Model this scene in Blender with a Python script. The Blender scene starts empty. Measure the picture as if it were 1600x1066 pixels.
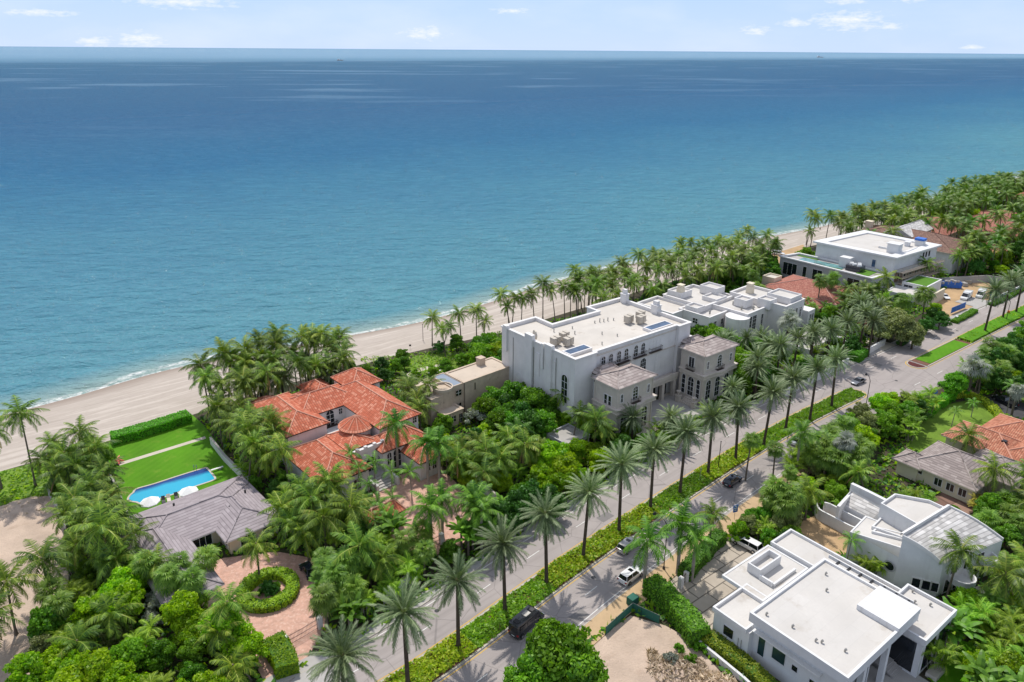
import bpy, math, random
import numpy as np
from mathutils import Vector, Matrix
R = math.radians
SC = bpy.context.scene
COL = SC.collection

# ------------------------------------------------------------------ camera, sky, sun, exposure
FOC, PCX, PCY, CAMH = 1150.0, 800.0, 466.0, 80.0      # in pixels of the 1600x1066 photograph; metres
PITCH = math.atan(388 / FOC); ROLL = R(-0.43)
cam = bpy.data.cameras.new('camera'); cam_o = bpy.data.objects.new('camera', cam); COL.objects.link(cam_o)
cam.sensor_width = 36; cam.lens = 36 * FOC / 1600
cam.shift_y = -67 / 1600
cam.clip_start = 1; cam.clip_end = 400000
cam_o.matrix_world = Matrix.Translation((0, 0, CAMH)) @ Matrix.Rotation(R(90) - PITCH, 4, 'X') @ Matrix.Rotation(-ROLL, 4, 'Z')
SC.camera = cam_o

SUN_AZ = R(16.5)      # west of the view direction (+Y), sun stands over the sea
SUN_EL = R(60)
wd = bpy.data.worlds.new('World'); SC.world = wd; wd.use_nodes = True
def build_world():
    nt = wd.node_tree; N = nt.nodes; L = nt.links
    bg = N['Background']; bg.inputs['Strength'].default_value = 0.10
    sky = N.new('ShaderNodeTexSky'); sky.sky_type = 'NISHITA'; sky.sun_disc = False
    sky.sun_elevation = SUN_EL; sky.sun_rotation = -SUN_AZ
    sky.altitude = 0; sky.air_density = 1.0; sky.dust_density = 0.35; sky.ozone_density = 2.2
    # small fair-weather clouds, laid out by direction
    tc = N.new('ShaderNodeTexCoord')
    nrm = N.new('ShaderNodeVectorMath'); nrm.operation = 'NORMALIZE'; L.new(tc.outputs['Generated'], nrm.inputs[0])
    sep = N.new('ShaderNodeSeparateXYZ'); L.new(nrm.outputs[0], sep.inputs[0])
    az = N.new('ShaderNodeMath'); az.operation = 'ARCTAN2'; L.new(sep.outputs['X'], az.inputs[0]); L.new(sep.outputs['Y'], az.inputs[1])
    el = N.new('ShaderNodeMath'); el.operation = 'ARCSINE'; L.new(sep.outputs['Z'], el.inputs[0])
    mp = N.new('ShaderNodeCombineXYZ'); L.new(az.outputs[0], mp.inputs[0]); L.new(el.outputs[0], mp.inputs[1])
    sc = N.new('ShaderNodeVectorMath'); sc.operation = 'MULTIPLY'; sc.inputs[1].default_value = (38, 105, 1); L.new(mp.outputs[0], sc.inputs[0])
    nz = N.new('ShaderNodeTexNoise'); nz.inputs['Scale'].default_value = 2.2; nz.inputs['Detail'].default_value = 6; nz.inputs['Roughness'].default_value = 0.6
    L.new(sc.outputs[0], nz.inputs['Vector'])
    def ell(u, v, ru, rv):
        r = px_ray(u, v); n = math.sqrt(sum(c * c for c in r)); a0 = math.atan2(r[0], r[1]); e0 = math.asin(r[2] / n)
        d = N.new('ShaderNodeVectorMath'); d.operation = 'SUBTRACT'; L.new(mp.outputs[0], d.inputs[0]); d.inputs[1].default_value = (a0, e0, 0)
        m = N.new('ShaderNodeVectorMath'); m.operation = 'MULTIPLY'; L.new(d.outputs[0], m.inputs[0]); m.inputs[1].default_value = (FOC / ru, FOC / rv, 0)
        l = N.new('ShaderNodeVectorMath'); l.operation = 'LENGTH'; L.new(m.outputs[0], l.inputs[0])
        q = N.new('ShaderNodeMath'); q.operation = 'SUBTRACT'; q.inputs[0].default_value = 1; L.new(l.outputs['Value'], q.inputs[1])
        return q.outputs[0]
    prev = None
    for c in ((1327, 32, 56, 16), (220, 62, 46, 13), (146, 65, 26, 9), (662, 52, 44, 13), (1180, 48, 24, 8), (1246, 36, 28, 7),
              (285, 3, 80, 10), (1322, 0, 34, 7), (1425, -2, 28, 6), (800, 17, 34, 5), (1392, 42, 24, 5), (1518, 74, 14, 4), (60, 20, 50, 5)):
        o = ell(*c)
        if prev is None: prev = o
        else:
            mx = N.new('ShaderNodeMath'); mx.operation = 'MAXIMUM'; L.new(prev, mx.inputs[0]); L.new(o, mx.inputs[1]); prev = mx.outputs[0]
    cl = N.new('ShaderNodeMath'); cl.operation = 'MAXIMUM'; L.new(prev, cl.inputs[0]); cl.inputs[1].default_value = -0.6
    add = N.new('ShaderNodeMath'); add.operation = 'MULTIPLY_ADD'; L.new(nz.outputs['Fac'], add.inputs[0]); add.inputs[1].default_value = 2.6; L.new(cl.outputs[0], add.inputs[2])
    rmp = N.new('ShaderNodeMapRange'); rmp.inputs['From Min'].default_value = 1.4; rmp.inputs['From Max'].default_value = 2.7; L.new(add.outputs[0], rmp.inputs['Value'])
    veil = N.new('ShaderNodeTexNoise'); veil.inputs['Scale'].default_value = 0.16; veil.inputs['Detail'].default_value = 5
    L.new(sc.outputs[0], veil.inputs['Vector'])
    vr = N.new('ShaderNodeMapRange'); vr.inputs['From Min'].default_value = 0.45; vr.inputs['From Max'].default_value = 0.8; vr.inputs['To Max'].default_value = 0.3; L.new(veil.outputs['Fac'], vr.inputs['Value'])
    mm = N.new('ShaderNodeMath'); mm.operation = 'MAXIMUM'; L.new(rmp.outputs[0], mm.inputs[0]); L.new(vr.outputs[0], mm.inputs[1])
    mix = N.new('ShaderNodeMix'); mix.data_type = 'RGBA'; L.new(mm.outputs[0], mix.inputs[0]); hz = ramp(N, L, maprange(N, L, el.outputs[0], -0.02, 0.9), [(0.0, (5.7, 7.3, 10.2)), (0.022, (5.7, 7.3, 10.2)), (0.12, (4.5, 6.4, 9.9)), (0.35, (5.2, 5.9, 7.4)), (1.0, (4.8, 5.3, 6.6))])
    sk = mixc(N, L, 0.88, sky.outputs[0], hz)
    L.new(sk, mix.inputs[6]); mix.inputs[7].default_value = (9.2, 9.4, 9.9, 1)
    L.new(mix.outputs[2], bg.inputs['Color'])

def px_ray(u, v):
    a = u - PCX; b = -(v - PCY); c, s = math.cos(-ROLL), math.sin(-ROLL)
    x, y = a * c - b * s, a * s + b * c
    cp, sp = math.cos(PITCH), math.sin(PITCH)
    return (x, FOC * cp + y * sp, -FOC * sp + y * cp)
def G(u, v, z=0.0):
    """point of the place, z metres up, that the photograph shows at pixel (u, v)"""
    r = px_ray(u, v); t = (z - CAMH) / r[2]
    return Vector((r[0] * t, r[1] * t, z))
def W(s, t, z=0.0, ang=42.0):
    """street grid: s metres along the road, t metres across it towards the sea"""
    a = R(ang); return Vector((s * math.cos(a) - t * math.sin(a), s * math.sin(a) + t * math.cos(a), z))
sl = bpy.data.lights.new('sun', 'SUN'); sl.energy = 3.5; sl.angle = R(0.53); sl.color = (1, 0.95, 0.87)
so = bpy.data.objects.new('sun', sl); COL.objects.link(so)
sd = Vector((-math.sin(SUN_AZ) * math.cos(SUN_EL), math.cos(SUN_AZ) * math.cos(SUN_EL), math.sin(SUN_EL)))
so.rotation_euler = sd.to_track_quat('Z', 'Y').to_euler(); so.location = (0, 0, 300)
SC.view_settings.view_transform = 'Standard'; SC.view_settings.look = 'None'; SC.view_settings.gamma = 1
SC.view_settings.use_curve_mapping = False
SC.view_settings.exposure = 0.12
SC.cycles.max_bounces = 6; SC.cycles.diffuse_bounces = 3; SC.cycles.glossy_bounces = 3; SC.cycles.transmission_bounces = 3
SC.cycles.transparent_max_bounces = 6; SC.cycles.sample_clamp_indirect = 6

# ------------------------------------------------------------------ materials
MATS = {}
def newmat(name):
    m = bpy.data.materials.new(name); m.use_nodes = True
    nt = m.node_tree; return m, nt.nodes, nt.links, nt.nodes['Principled BSDF']
def pos_node(N, L, scale=(1, 1, 1), obj=False):
    if obj:
        g = N.new('ShaderNodeTexCoord'); o = g.outputs['Object']
    else:
        g = N.new('ShaderNodeNewGeometry'); o = g.outputs['Position']
    v = N.new('ShaderNodeVectorMath'); v.operation = 'MULTIPLY'; v.inputs[1].default_value = scale; L.new(o, v.inputs[0])
    return v.outputs[0]
def noise(N, L, vec, scale, detail=4, rough=0.55):
    n = N.new('ShaderNodeTexNoise'); n.inputs['Scale'].default_value = scale; n.inputs['Detail'].default_value = detail
    n.inputs['Roughness'].default_value = rough; L.new(vec, n.inputs['Vector']); return n.outputs['Fac']
def ramp(N, L, fac, stops, interp='LINEAR'):
    r = N.new('ShaderNodeValToRGB'); r.color_ramp.interpolation = interp
    e = r.color_ramp.elements
    while len(e) > 1: e.remove(e[0])
    e[0].position = stops[0][0]; e[0].color = (*stops[0][1], 1)
    for p, c in stops[1:]:
        q = e.new(p); q.color = (*c, 1)
    L.new(fac, r.inputs['Fac']); return r.outputs['Color']
def mixc(N, L, fac, a, b, mode='MIX'):
    m = N.new('ShaderNodeMix'); m.data_type = 'RGBA'; m.blend_type = mode
    if isinstance(fac, float): m.inputs[0].default_value = fac
    else: L.new(fac, m.inputs[0])
    for i, x in ((6, a), (7, b)):
        if isinstance(x, tuple): m.inputs[i].default_value = (*x, 1)
        else: L.new(x, m.inputs[i])
    return m.outputs[2]
def maprange(N, L, v, a, b, c=0.0, d=1.0):
    m = N.new('ShaderNodeMapRange'); m.inputs[1].default_value = a; m.inputs[2].default_value = b
    m.inputs[3].default_value = c; m.inputs[4].default_value = d; L.new(v, m.inputs[0]); return m.outputs[0]
def bump(N, L, h, P, strength=0.3, dist=0.1):
    b = N.new('ShaderNodeBump'); b.inputs['Strength'].default_value = strength; b.inputs['Distance'].default_value = dist
    L.new(h, b.inputs['Height']); L.new(b.outputs[0], P.inputs['Normal'])
def dark(c, k): return tuple(x * k for x in c)

def rough_mat(name, c, var=0.18, scale=0.6, fine=6.0, rough=0.85, bs=0.25, bd=0.05, spots=None):
    """matt mineral surface: large stains, fine grain, slight relief"""
    m, N, L, P = newmat(name); p = pos_node(N, L)
    n1 = noise(N, L, p, scale, 5); n2 = noise(N, L, p, fine, 3)
    c1 = ramp(N, L, n1, [(0.3, dark(c, 1 - var)), (0.7, dark(c, 1 + var * 0.6))])
    f = maprange(N, L, n2, 0.3, 0.7, 0, 0.35)
    col = mixc(N, L, f, c1, dark(c, 1 - var * 1.2))
    if spots:
        n3 = noise(N, L, p, spots[1], 6, 0.65)
        col = mixc(N, L, maprange(N, L, n3, spots[2], spots[2] + 0.12, 0, spots[3]), col, spots[0])
    L.new(col, P.inputs['Base Color']); P.inputs['Roughness'].default_value = rough
    P.inputs['Specular IOR Level'].default_value = 0.25
    bump(N, L, n2, P, bs, bd); MATS[name] = m; return m
def plain(name, c, rough=0.5, metal=0.0, spec=0.5, coat=0.0):
    m, N, L, P = newmat(name)
    p = pos_node(N, L, obj=True); n = noise(N, L, p, 3.0, 3)
    L.new(ramp(N, L, n, [(0.3, dark(c, 0.93)), (0.7, dark(c, 1.05))]), P.inputs['Base Color'])
    P.inputs['Roughness'].default_value = rough; P.inputs['Metallic'].default_value = metal
    P.inputs['Specular IOR Level'].default_value = spec; P.inputs['Coat Weight'].default_value = coat
    MATS[name] = m; return m
def tile_mat(name, c, c2, pu=0.42, pv=0.45, flat=False, var=0.3):
    """roof tiles from the face UVs (u along the eave, v up the slope, metres)"""
    m, N, L, P = newmat(name)
    uv = N.new('ShaderNodeUVMap'); uv.uv_map = 'UVMap'
    s = N.new('ShaderNodeSeparateXYZ'); L.new(uv.outputs[0], s.inputs[0])
    def cell(sock, per):
        d = N.new('ShaderNodeMath'); d.operation = 'DIVIDE'; L.new(sock, d.inputs[0]); d.inputs[1].default_value = per
        fl = N.new('ShaderNodeMath'); fl.operation = 'FLOOR'; L.new(d.outputs[0], fl.inputs[0])
        fr = N.new('ShaderNodeMath'); fr.operation = 'FRACT'; L.new(d.outputs[0], fr.inputs[0])
        return fl.outputs[0], fr.outputs[0]
    fu, ru = cell(s.outputs[0], pu); fv, rv = cell(s.outputs[1], pv)
    cb = N.new('ShaderNodeCombineXYZ'); L.new(fu, cb.inputs[0]); L.new(fv, cb.inputs[1])
    wn = N.new('ShaderNodeTexWhiteNoise'); wn.noise_dimensions = '2D'; L.new(cb.outputs[0], wn.inputs['Vector'])
    p = pos_node(N, L); n1 = noise(N, L, p, 0.5, 5)
    col = ramp(N, L, wn.outputs['Value'], [(0.0, dark(c, 1 - var)), (0.55, c), (1.0, c2)])
    col = mixc(N, L, maprange(N, L, n1, 0.45, 0.75, 0, 0.3), col, dark(c, 0.6))
    # the shape of a tile: round across, a lip at its lower end
    if flat:
        h = N.new('ShaderNodeMath'); h.operation = 'SUBTRACT'; h.inputs[0].default_value = 1; L.new(rv, h.inputs[1]); hh = h.outputs[0]
        gap = maprange(N, L, rv, 0.0, 0.24, 0.8, 0.0)
    else:
        a = N.new('ShaderNodeMath'); a.operation = 'MULTIPLY'; L.new(ru, a.inputs[0]); a.inputs[1].default_value = math.pi
        b = N.new('ShaderNodeMath'); b.operation = 'SINE'; L.new(a.outputs[0], b.inputs[0])
        h = N.new('ShaderNodeMath'); h.operation = 'MULTIPLY_ADD'; L.new(rv, h.inputs[0]); h.inputs[1].default_value = -0.35; L.new(b.outputs[0], h.inputs[2]); hh = h.outputs[0]
        g1 = maprange(N, L, b.outputs[0], 0.0, 0.45, 0.7, 0.0); g2 = maprange(N, L, rv, 0.0, 0.2, 0.45, 0.0)
        gm = N.new('ShaderNodeMath'); gm.operation = 'MAXIMUM'; L.new(g1, gm.inputs[0]); L.new(g2, gm.inputs[1]); gap = gm.outputs[0]
    col = mixc(N, L, gap, col, dark(c, 0.33))
    L.new(col, P.inputs['Base Color']); P.inputs['Roughness'].default_value = 0.8; P.inputs['Specular IOR Level'].default_value = 0.25
    bump(N, L, hh, P, 0.8, 0.09); MATS[name] = m; return m
def leaf_mat(name, c, c2, hue=0.03, trans=0.35, rough=0.5, c3=None):
    """leaves: colour differs from leaf to leaf and a little from plant to plant; light passes through"""
    m, N, L, P = newmat(name)
    at = N.new('ShaderNodeAttribute'); at.attribute_name = 'var'
    oi = N.new('ShaderNodeObjectInfo')
    st = [(0.0, c), (0.75, c2)]
    if c3: st.append((0.97, c3))
    col = ramp(N, L, at.outputs['Fac'], st)
    hs = N.new('ShaderNodeHueSaturation'); L.new(col, hs.inputs['Color'])
    L.new(maprange(N, L, oi.outputs['Random'], 0, 1, 0.5 - hue, 0.5 + hue * 0.6), hs.inputs['Hue'])
    w = N.new('ShaderNodeTexWhiteNoise'); w.noise_dimensions = '1D'; L.new(oi.outputs['Random'], w.inputs['W'])
    L.new(maprange(N, L, w.outputs['Value'], 0, 1, 0.72, 1.3), hs.inputs['Value'])
    L.new(hs.outputs[0], P.inputs['Base Color']); P.inputs['Roughness'].default_value = rough; P.inputs['Specular IOR Level'].default_value = 0.35
    tr = N.new('ShaderNodeBsdfTranslucent')
    br = N.new('ShaderNodeMix'); br.data_type = 'RGBA'; br.blend_type = 'MULTIPLY'; br.inputs[0].default_value = 1
    L.new(hs.outputs[0], br.inputs[6]); br.inputs[7].default_value = (1.5, 1.6, 0.6, 1); L.new(br.outputs[2], tr.inputs['Color'])
    mx = N.new('ShaderNodeMixShader'); mx.inputs[0].default_value = trans
    L.new(P.outputs[0], mx.inputs[1]); L.new(tr.outputs[0], mx.inputs[2])
    L.new(mx.outputs[0], N['Material Output'].inputs['Surface']); MATS[name] = m; return m

rough_mat('white stucco', (0.74, 0.72, 0.71), 0.10, 0.35, 4)
rough_mat('cool white paint', (0.70, 0.70, 0.705), 0.09, 0.4, 4)
rough_mat('cut limestone', (0.60, 0.54, 0.48), 0.12, 0.7, 3)
rough_mat('tan brick', (0.56, 0.45, 0.35), 0.18, 0.8, 5, spots=((0.16, 0.12, 0.09), 0.9, 0.6, 0.6))
rough_mat('cream stucco', (0.72, 0.64, 0.50), 0.08, 0.5, 4)
rough_mat('ochre stucco', (0.50, 0.36, 0.22), 0.1, 0.5, 4)
rough_mat('grey stucco', (0.42, 0.42, 0.44), 0.1, 0.5, 4)
rough_mat('roof membrane', (0.585, 0.56, 0.53), 0.10, 0.16, 3, spots=((0.38, 0.33, 0.27), 0.22, 0.57, 0.55))
rough_mat('aged roof membrane', (0.60, 0.56, 0.51), 0.12, 0.2, 3, spots=((0.36, 0.30, 0.24), 0.3, 0.58, 0.5))
rough_mat('gravel roof', (0.56, 0.47, 0.38), 0.1, 0.3, 5, spots=((0.25, 0.2, 0.16), 0.4, 0.6, 0.4))
rough_mat('bluish roof coat', (0.26, 0.31, 0.38), 0.1, 0.3, 3)
def seams(name, per=1.9, ang=38, k=0.80, ms=0.05, wf=3.4):
    m = MATS[name]; nt = m.node_tree; N, L = nt.nodes, nt.links; P = N['Principled BSDF']; src = P.inputs['Base Color'].links[0].from_socket
    p = pos_node(N, L); rot = N.new('ShaderNodeVectorRotate'); rot.rotation_type = 'Z_AXIS'; rot.inputs['Angle'].default_value = R(-ang); L.new(p, rot.inputs['Vector'])
    br = N.new('ShaderNodeTexBrick'); br.inputs['Scale'].default_value = 1.0; br.inputs['Brick Width'].default_value = per * wf; br.inputs['Row Height'].default_value = per; br.inputs['Mortar Size'].default_value = ms; br.inputs['Mortar Smooth'].default_value = 0.5
    br.inputs['Color1'].default_value = (1, 1, 1, 1); br.inputs['Color2'].default_value = (0.975, 0.97, 0.96, 1); br.inputs['Mortar'].default_value = (k, k, k, 1); L.new(rot.outputs[0], br.inputs['Vector'])
    L.new(mixc(N, L, 1.0, src, br.outputs['Color'], 'MULTIPLY'), P.inputs['Base Color'])
rough_mat('slab paving', (0.47, 0.41, 0.34), 0.14, 0.5, 5); seams('slab paving', 2.3, 38, 0.35, 0.13, 1.7); seams('roof membrane', k=0.94); seams('aged roof membrane', 2.4, k=0.93)
rough_mat('asphalt', (0.37, 0.33, 0.315), 0.12, 0.10, 9, 0.9, 0.3, 0.02, spots=((0.29, 0.26, 0.25), 0.18, 0.56, 0.6))
def streaks(name, k=0.8):
    m = MATS[name]; nt = m.node_tree; N, L = nt.nodes, nt.links; P = N['Principled BSDF']; src = P.inputs['Base Color'].links[0].from_socket
    p = pos_node(N, L, (1.6, 1.6, 0.12)); n = noise(N, L, p, 1.0, 5, 0.65); p2 = pos_node(N, L); n2 = noise(N, L, p2, 0.22, 4)
    mu = N.new('ShaderNodeMath'); mu.operation = 'MULTIPLY'; L.new(maprange(N, L, n, 0.5, 0.72), mu.inputs[0]); L.new(maprange(N, L, n2, 0.4, 0.7), mu.inputs[1])
    c = mixc(N, L, maprange(N, L, mu.outputs[0], 0, 1, 0, 0.5), src, (0.42, 0.39, 0.35)); L.new(c, P.inputs['Base Color'])
streaks('white stucco'); streaks('cool white paint'); streaks('cut limestone')
def mown(name, ang, per):
    m = MATS[name]; nt = m.node_tree; N, L = nt.nodes, nt.links; P = N['Principled BSDF']; src = P.inputs['Base Color'].links[0].from_socket
    p = pos_node(N, L); rot = N.new('ShaderNodeVectorRotate'); rot.rotation_type = 'Z_AXIS'; rot.inputs['Angle'].default_value = R(ang); L.new(p, rot.inputs['Vector'])
    w = N.new('ShaderNodeTexWave'); w.inputs['Scale'].default_value = 1 / per; w.inputs['Distortion'].default_value = 1.2; w.inputs['Detail'].default_value = 2; L.new(rot.outputs[0], w.inputs['Vector'])
    n = noise(N, L, p, 0.35, 5, 0.7); c = mixc(N, L, maprange(N, L, w.outputs['Fac'], 0.3, 0.7, 0, 0.09), src, (0.16, 0.34, 0.02)); c = mixc(N, L, maprange(N, L, n, 0.55, 0.72, 0, 0.4), c, (0.22, 0.29, 0.04)); L.new(c, P.inputs['Base Color'])
def wear(name):
    m = MATS[name]; nt = m.node_tree; N, L = nt.nodes, nt.links; P = N['Principled BSDF']; src = P.inputs['Base Color'].links[0].from_socket
    p = pos_node(N, L); rot = N.new('ShaderNodeVectorRotate'); rot.rotation_type = 'Z_AXIS'; rot.inputs['Angle'].default_value = R(-42); L.new(p, rot.inputs['Vector'])
    sc = N.new('ShaderNodeVectorMath'); sc.operation = 'MULTIPLY'; sc.inputs[1].default_value = (0.03, 0.9, 1); L.new(rot.outputs[0], sc.inputs[0]); n = noise(N, L, sc.outputs[0], 1.0, 4)
    vo = N.new('ShaderNodeTexVoronoi'); vo.feature = 'DISTANCE_TO_EDGE'; vo.inputs['Scale'].default_value = 0.16; L.new(p, vo.inputs['Vector'])
    c = mixc(N, L, maprange(N, L, n, 0.48, 0.7, 0, 0.35), src, (0.20, 0.18, 0.17)); c = mixc(N, L, maprange(N, L, vo.outputs['Distance'], 0.012, 0.004, 0, 0.4), c, (0.12, 0.11, 0.11)); L.new(c, P.inputs['Base Color'])
wear('asphalt')
rough_mat('dark asphalt', (0.07, 0.07, 0.075), 0.2, 0.4, 9)
rough_mat('kerb concrete', (0.48, 0.44, 0.38), 0.12, 0.8, 6)
rough_mat('grey concrete', (0.42, 0.40, 0.38), 0.12, 0.5, 6)
rough_mat('tan sidewalk', (0.52, 0.37, 0.22), 0.12, 0.5, 6)
rough_mat('pale paving', (0.56, 0.50, 0.42), 0.1, 0.4, 5)
rough_mat('yellow road paint', (0.62, 0.40, 0.09), 0.15, 1.2, 8)
rough_mat('white road paint', (0.72, 0.71, 0.68), 0.15, 1.2, 8)
rough_mat('pink pavers', (0.60, 0.36, 0.28), 0.24, 0.9, 4.0, spots=((0.70, 0.50, 0.41), 2.2, 0.52, 0.7))
rough_mat('dry sandy earth', (0.54, 0.42, 0.33), 0.22, 0.25, 3, 0.95, 0.6, 0.25, spots=((0.38, 0.28, 0.21), 0.35, 0.56, 0.6))
rough_mat('ochre earth', (0.50, 0.34, 0.19), 0.22, 0.25, 3, 0.95, 0.5, 0.2)
rough_mat('dark soil', (0.075, 0.062, 0.042), 0.4, 0.4, 3, 0.95, 0.6, 0.2, spots=((0.035, 0.06, 0.015), 0.5, 0.5, 0.7))
rough_mat('mulch', (0.20, 0.10, 0.07), 0.3, 1.5, 8)
rough_mat('red mulch', (0.11, 0.03, 0.03), 0.3, 1.5, 8)
rough_mat('bright lawn', (0.085, 0.25, 0.004), 0.22, 0.15, 5, 0.9, 0.5, 0.08)
rough_mat('rough lawn', (0.16, 0.27, 0.03), 0.4, 0.25, 3, 0.9, 0.5, 0.1, spots=((0.34, 0.29, 0.13), 0.3, 0.6, 0.6))
rough_mat('artificial turf', (0.09, 0.22, 0.02), 0.15, 0.6, 6)
rough_mat('palm bark', (0.10, 0.075, 0.055), 0.35, 2.0, 9, 0.9, 0.7, 0.1)
rough_mat('pale palm bark', (0.33, 0.30, 0.26), 0.25, 1.2, 6, 0.9, 0.4, 0.05)
rough_mat('coconut bark', (0.17, 0.14, 0.11), 0.3, 1.5, 8, 0.9, 0.5, 0.05)
rough_mat('tree bark', (0.11, 0.085, 0.06), 0.3, 1.5, 8, 0.9, 0.5, 0.05)
rough_mat('dark timber', (0.07, 0.05, 0.04), 0.3, 1.5, 8)
rough_mat('dry brush', (0.50, 0.39, 0.28), 0.35, 1.4, 5, 0.95, 0.6, 0.2)
tile_mat('red clay tiles', (0.56, 0.155, 0.085), (0.68, 0.29, 0.19), 0.5, 0.6, var=0.2)
tile_mat('rose clay tiles', (0.42, 0.16, 0.12), (0.50, 0.24, 0.18), 0.4, 0.5, var=0.2)
tile_mat('orange clay tiles', (0.50, 0.19, 0.115), (0.58, 0.28, 0.18), 0.4, 0.5, var=0.3)
tile_mat('brown clay tiles', (0.24, 0.14, 0.11), (0.32, 0.2, 0.15), 0.4, 0.5, var=0.3)
tile_mat('grey shingle tiles', (0.34, 0.295, 0.31), (0.38, 0.335, 0.35), 1.2, 0.62, True, 0.14)
tile_mat('taupe tiles', (0.30, 0.25, 0.235), (0.38, 0.325, 0.305), 1.0, 0.55, True, 0.2)
tile_mat('white tiles', (0.56, 0.54, 0.52), (0.72, 0.70, 0.68), 1.0, 0.6, True, 0.25)
tile_mat('pale grey tiles', (0.36, 0.30, 0.28), (0.46, 0.40, 0.37), 1.0, 0.7, True, 0.2)
tile_mat('concrete slabs', (0.46, 0.40, 0.33), (0.54, 0.48, 0.40), 3.0, 1.6, True, 0.15)
plain('white metal', (0.78, 0.78, 0.77), 0.35)
plain('dark metal', (0.025, 0.025, 0.028), 0.4, 0.3)
plain('bronze rail', (0.07, 0.05, 0.045), 0.5, 0.4)
plain('grey metal', (0.33, 0.32, 0.30), 0.5, 0.4)
plain('beige metal', (0.50, 0.45, 0.38), 0.5, 0.2)
plain('green mesh', (0.018, 0.12, 0.085), 0.8)
plain('blue sheet', (0.03, 0.15, 0.55), 0.6)
plain('red plastic', (0.75, 0.14, 0.11), 0.35)
plain('orange plastic', (0.7, 0.2, 0.03), 0.45)
plain('white canvas', (0.86, 0.86, 0.84), 0.8)
plain('black rubber', (0.015, 0.015, 0.015), 0.7)
plain('silver rim', (0.5, 0.5, 0.52), 0.25, 0.9)
plain('brown brush', (0.22, 0.09, 0.04), 0.9)
for n_, c_ in (('white car paint', (0.80, 0.80, 0.80)), ('silver car paint', (0.42, 0.41, 0.40)), ('black car paint', (0.012, 0.014, 0.018)),
               ('navy car paint', (0.01, 0.015, 0.03)), ('grey car paint', (0.16, 0.17, 0.2)), ('brown car paint', (0.07, 0.055, 0.045))):
    plain(n_, c_, 0.22, 0.25 if 'silver' in n_ or 'grey' in n_ else 0.0, 0.5, 0.7)
def glass_mat(name, c, rough=0.06):
    m, N, L, P = newmat(name); p = pos_node(N, L); n = noise(N, L, p, 0.4, 2)
    L.new(ramp(N, L, n, [(0.35, dark(c, 0.6)), (0.65, dark(c, 1.5))]), P.inputs['Base Color'])
    P.inputs['Roughness'].default_value = rough; P.inputs['Specular IOR Level'].default_value = 0.8; MATS[name] = m
glass_mat('dark glass', (0.012, 0.016, 0.022)); glass_mat('blue glass', (0.05, 0.09, 0.16), 0.15); glass_mat('car glass', (0.008, 0.01, 0.013)); glass_mat('green glass', (0.02, 0.045, 0.05))
glass_mat('terrace water', (0.10, 0.24, 0.24), 0.1)
plain('painted dark interior', (0.012, 0.012, 0.013), 0.9)  # near-black colour stands in for the shade inside openings
leaf_mat('date palm leaves', (0.045, 0.10, 0.025), (0.24, 0.31, 0.15), 0.01, 0.16)
leaf_mat('coconut palm leaves', (0.018, 0.075, 0.005), (0.19, 0.31, 0.022), 0.02, 0.16, c3=(0.30, 0.33, 0.05))
leaf_mat('royal palm leaves', (0.02, 0.10, 0.005), (0.15, 0.33, 0.025), 0.01, 0.2)
leaf_mat('fan palm leaves', (0.03, 0.115, 0.008), (0.20, 0.33, 0.04), 0.015, 0.28)
leaf_mat('areca leaves', (0.08, 0.22, 0.010), (0.28, 0.44, 0.035), 0.025, 0.4)
leaf_mat('broad leaves', (0.035, 0.14, 0.006), (0.17, 0.36, 0.02), 0.02, 0.35)
leaf_mat('bright leaves', (0.09, 0.24, 0.006), (0.33, 0.50, 0.015), 0.02, 0.45)
leaf_mat('dark leaves', (0.02, 0.085, 0.008), (0.075, 0.21, 0.025), 0.015, 0.25)
leaf_mat('hedge leaves', (0.045, 0.24, 0.005), (0.15, 0.46, 0.015), 0.0, 0.3)
leaf_mat('yellow hedge leaves', (0.13, 0.22, 0.010), (0.42, 0.48, 0.03), 0.0, 0.35)
leaf_mat('silver leaves', (0.16, 0.19, 0.15), (0.34, 0.37, 0.31), 0.0, 0.2)
leaf_mat('olive leaves', (0.12, 0.17, 0.05), (0.30, 0.33, 0.13), 0.0, 0.3)
leaf_mat('grass blades', (0.09, 0.21, 0.012), (0.20, 0.36, 0.035), 0.0, 0.35)
leaf_mat('yellow fronds', (0.25, 0.26, 0.03), (0.50, 0.45, 0.08), 0.02, 0.35)
leaf_mat('dry twigs', (0.26, 0.18, 0.11), (0.62, 0.50, 0.37), 0.0, 0.1)
leaf_mat('dead fronds', (0.24, 0.14, 0.06), (0.50, 0.34, 0.17), 0.0, 0.2)

mown('bright lawn', 20, 4.5)
build_world()

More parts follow.
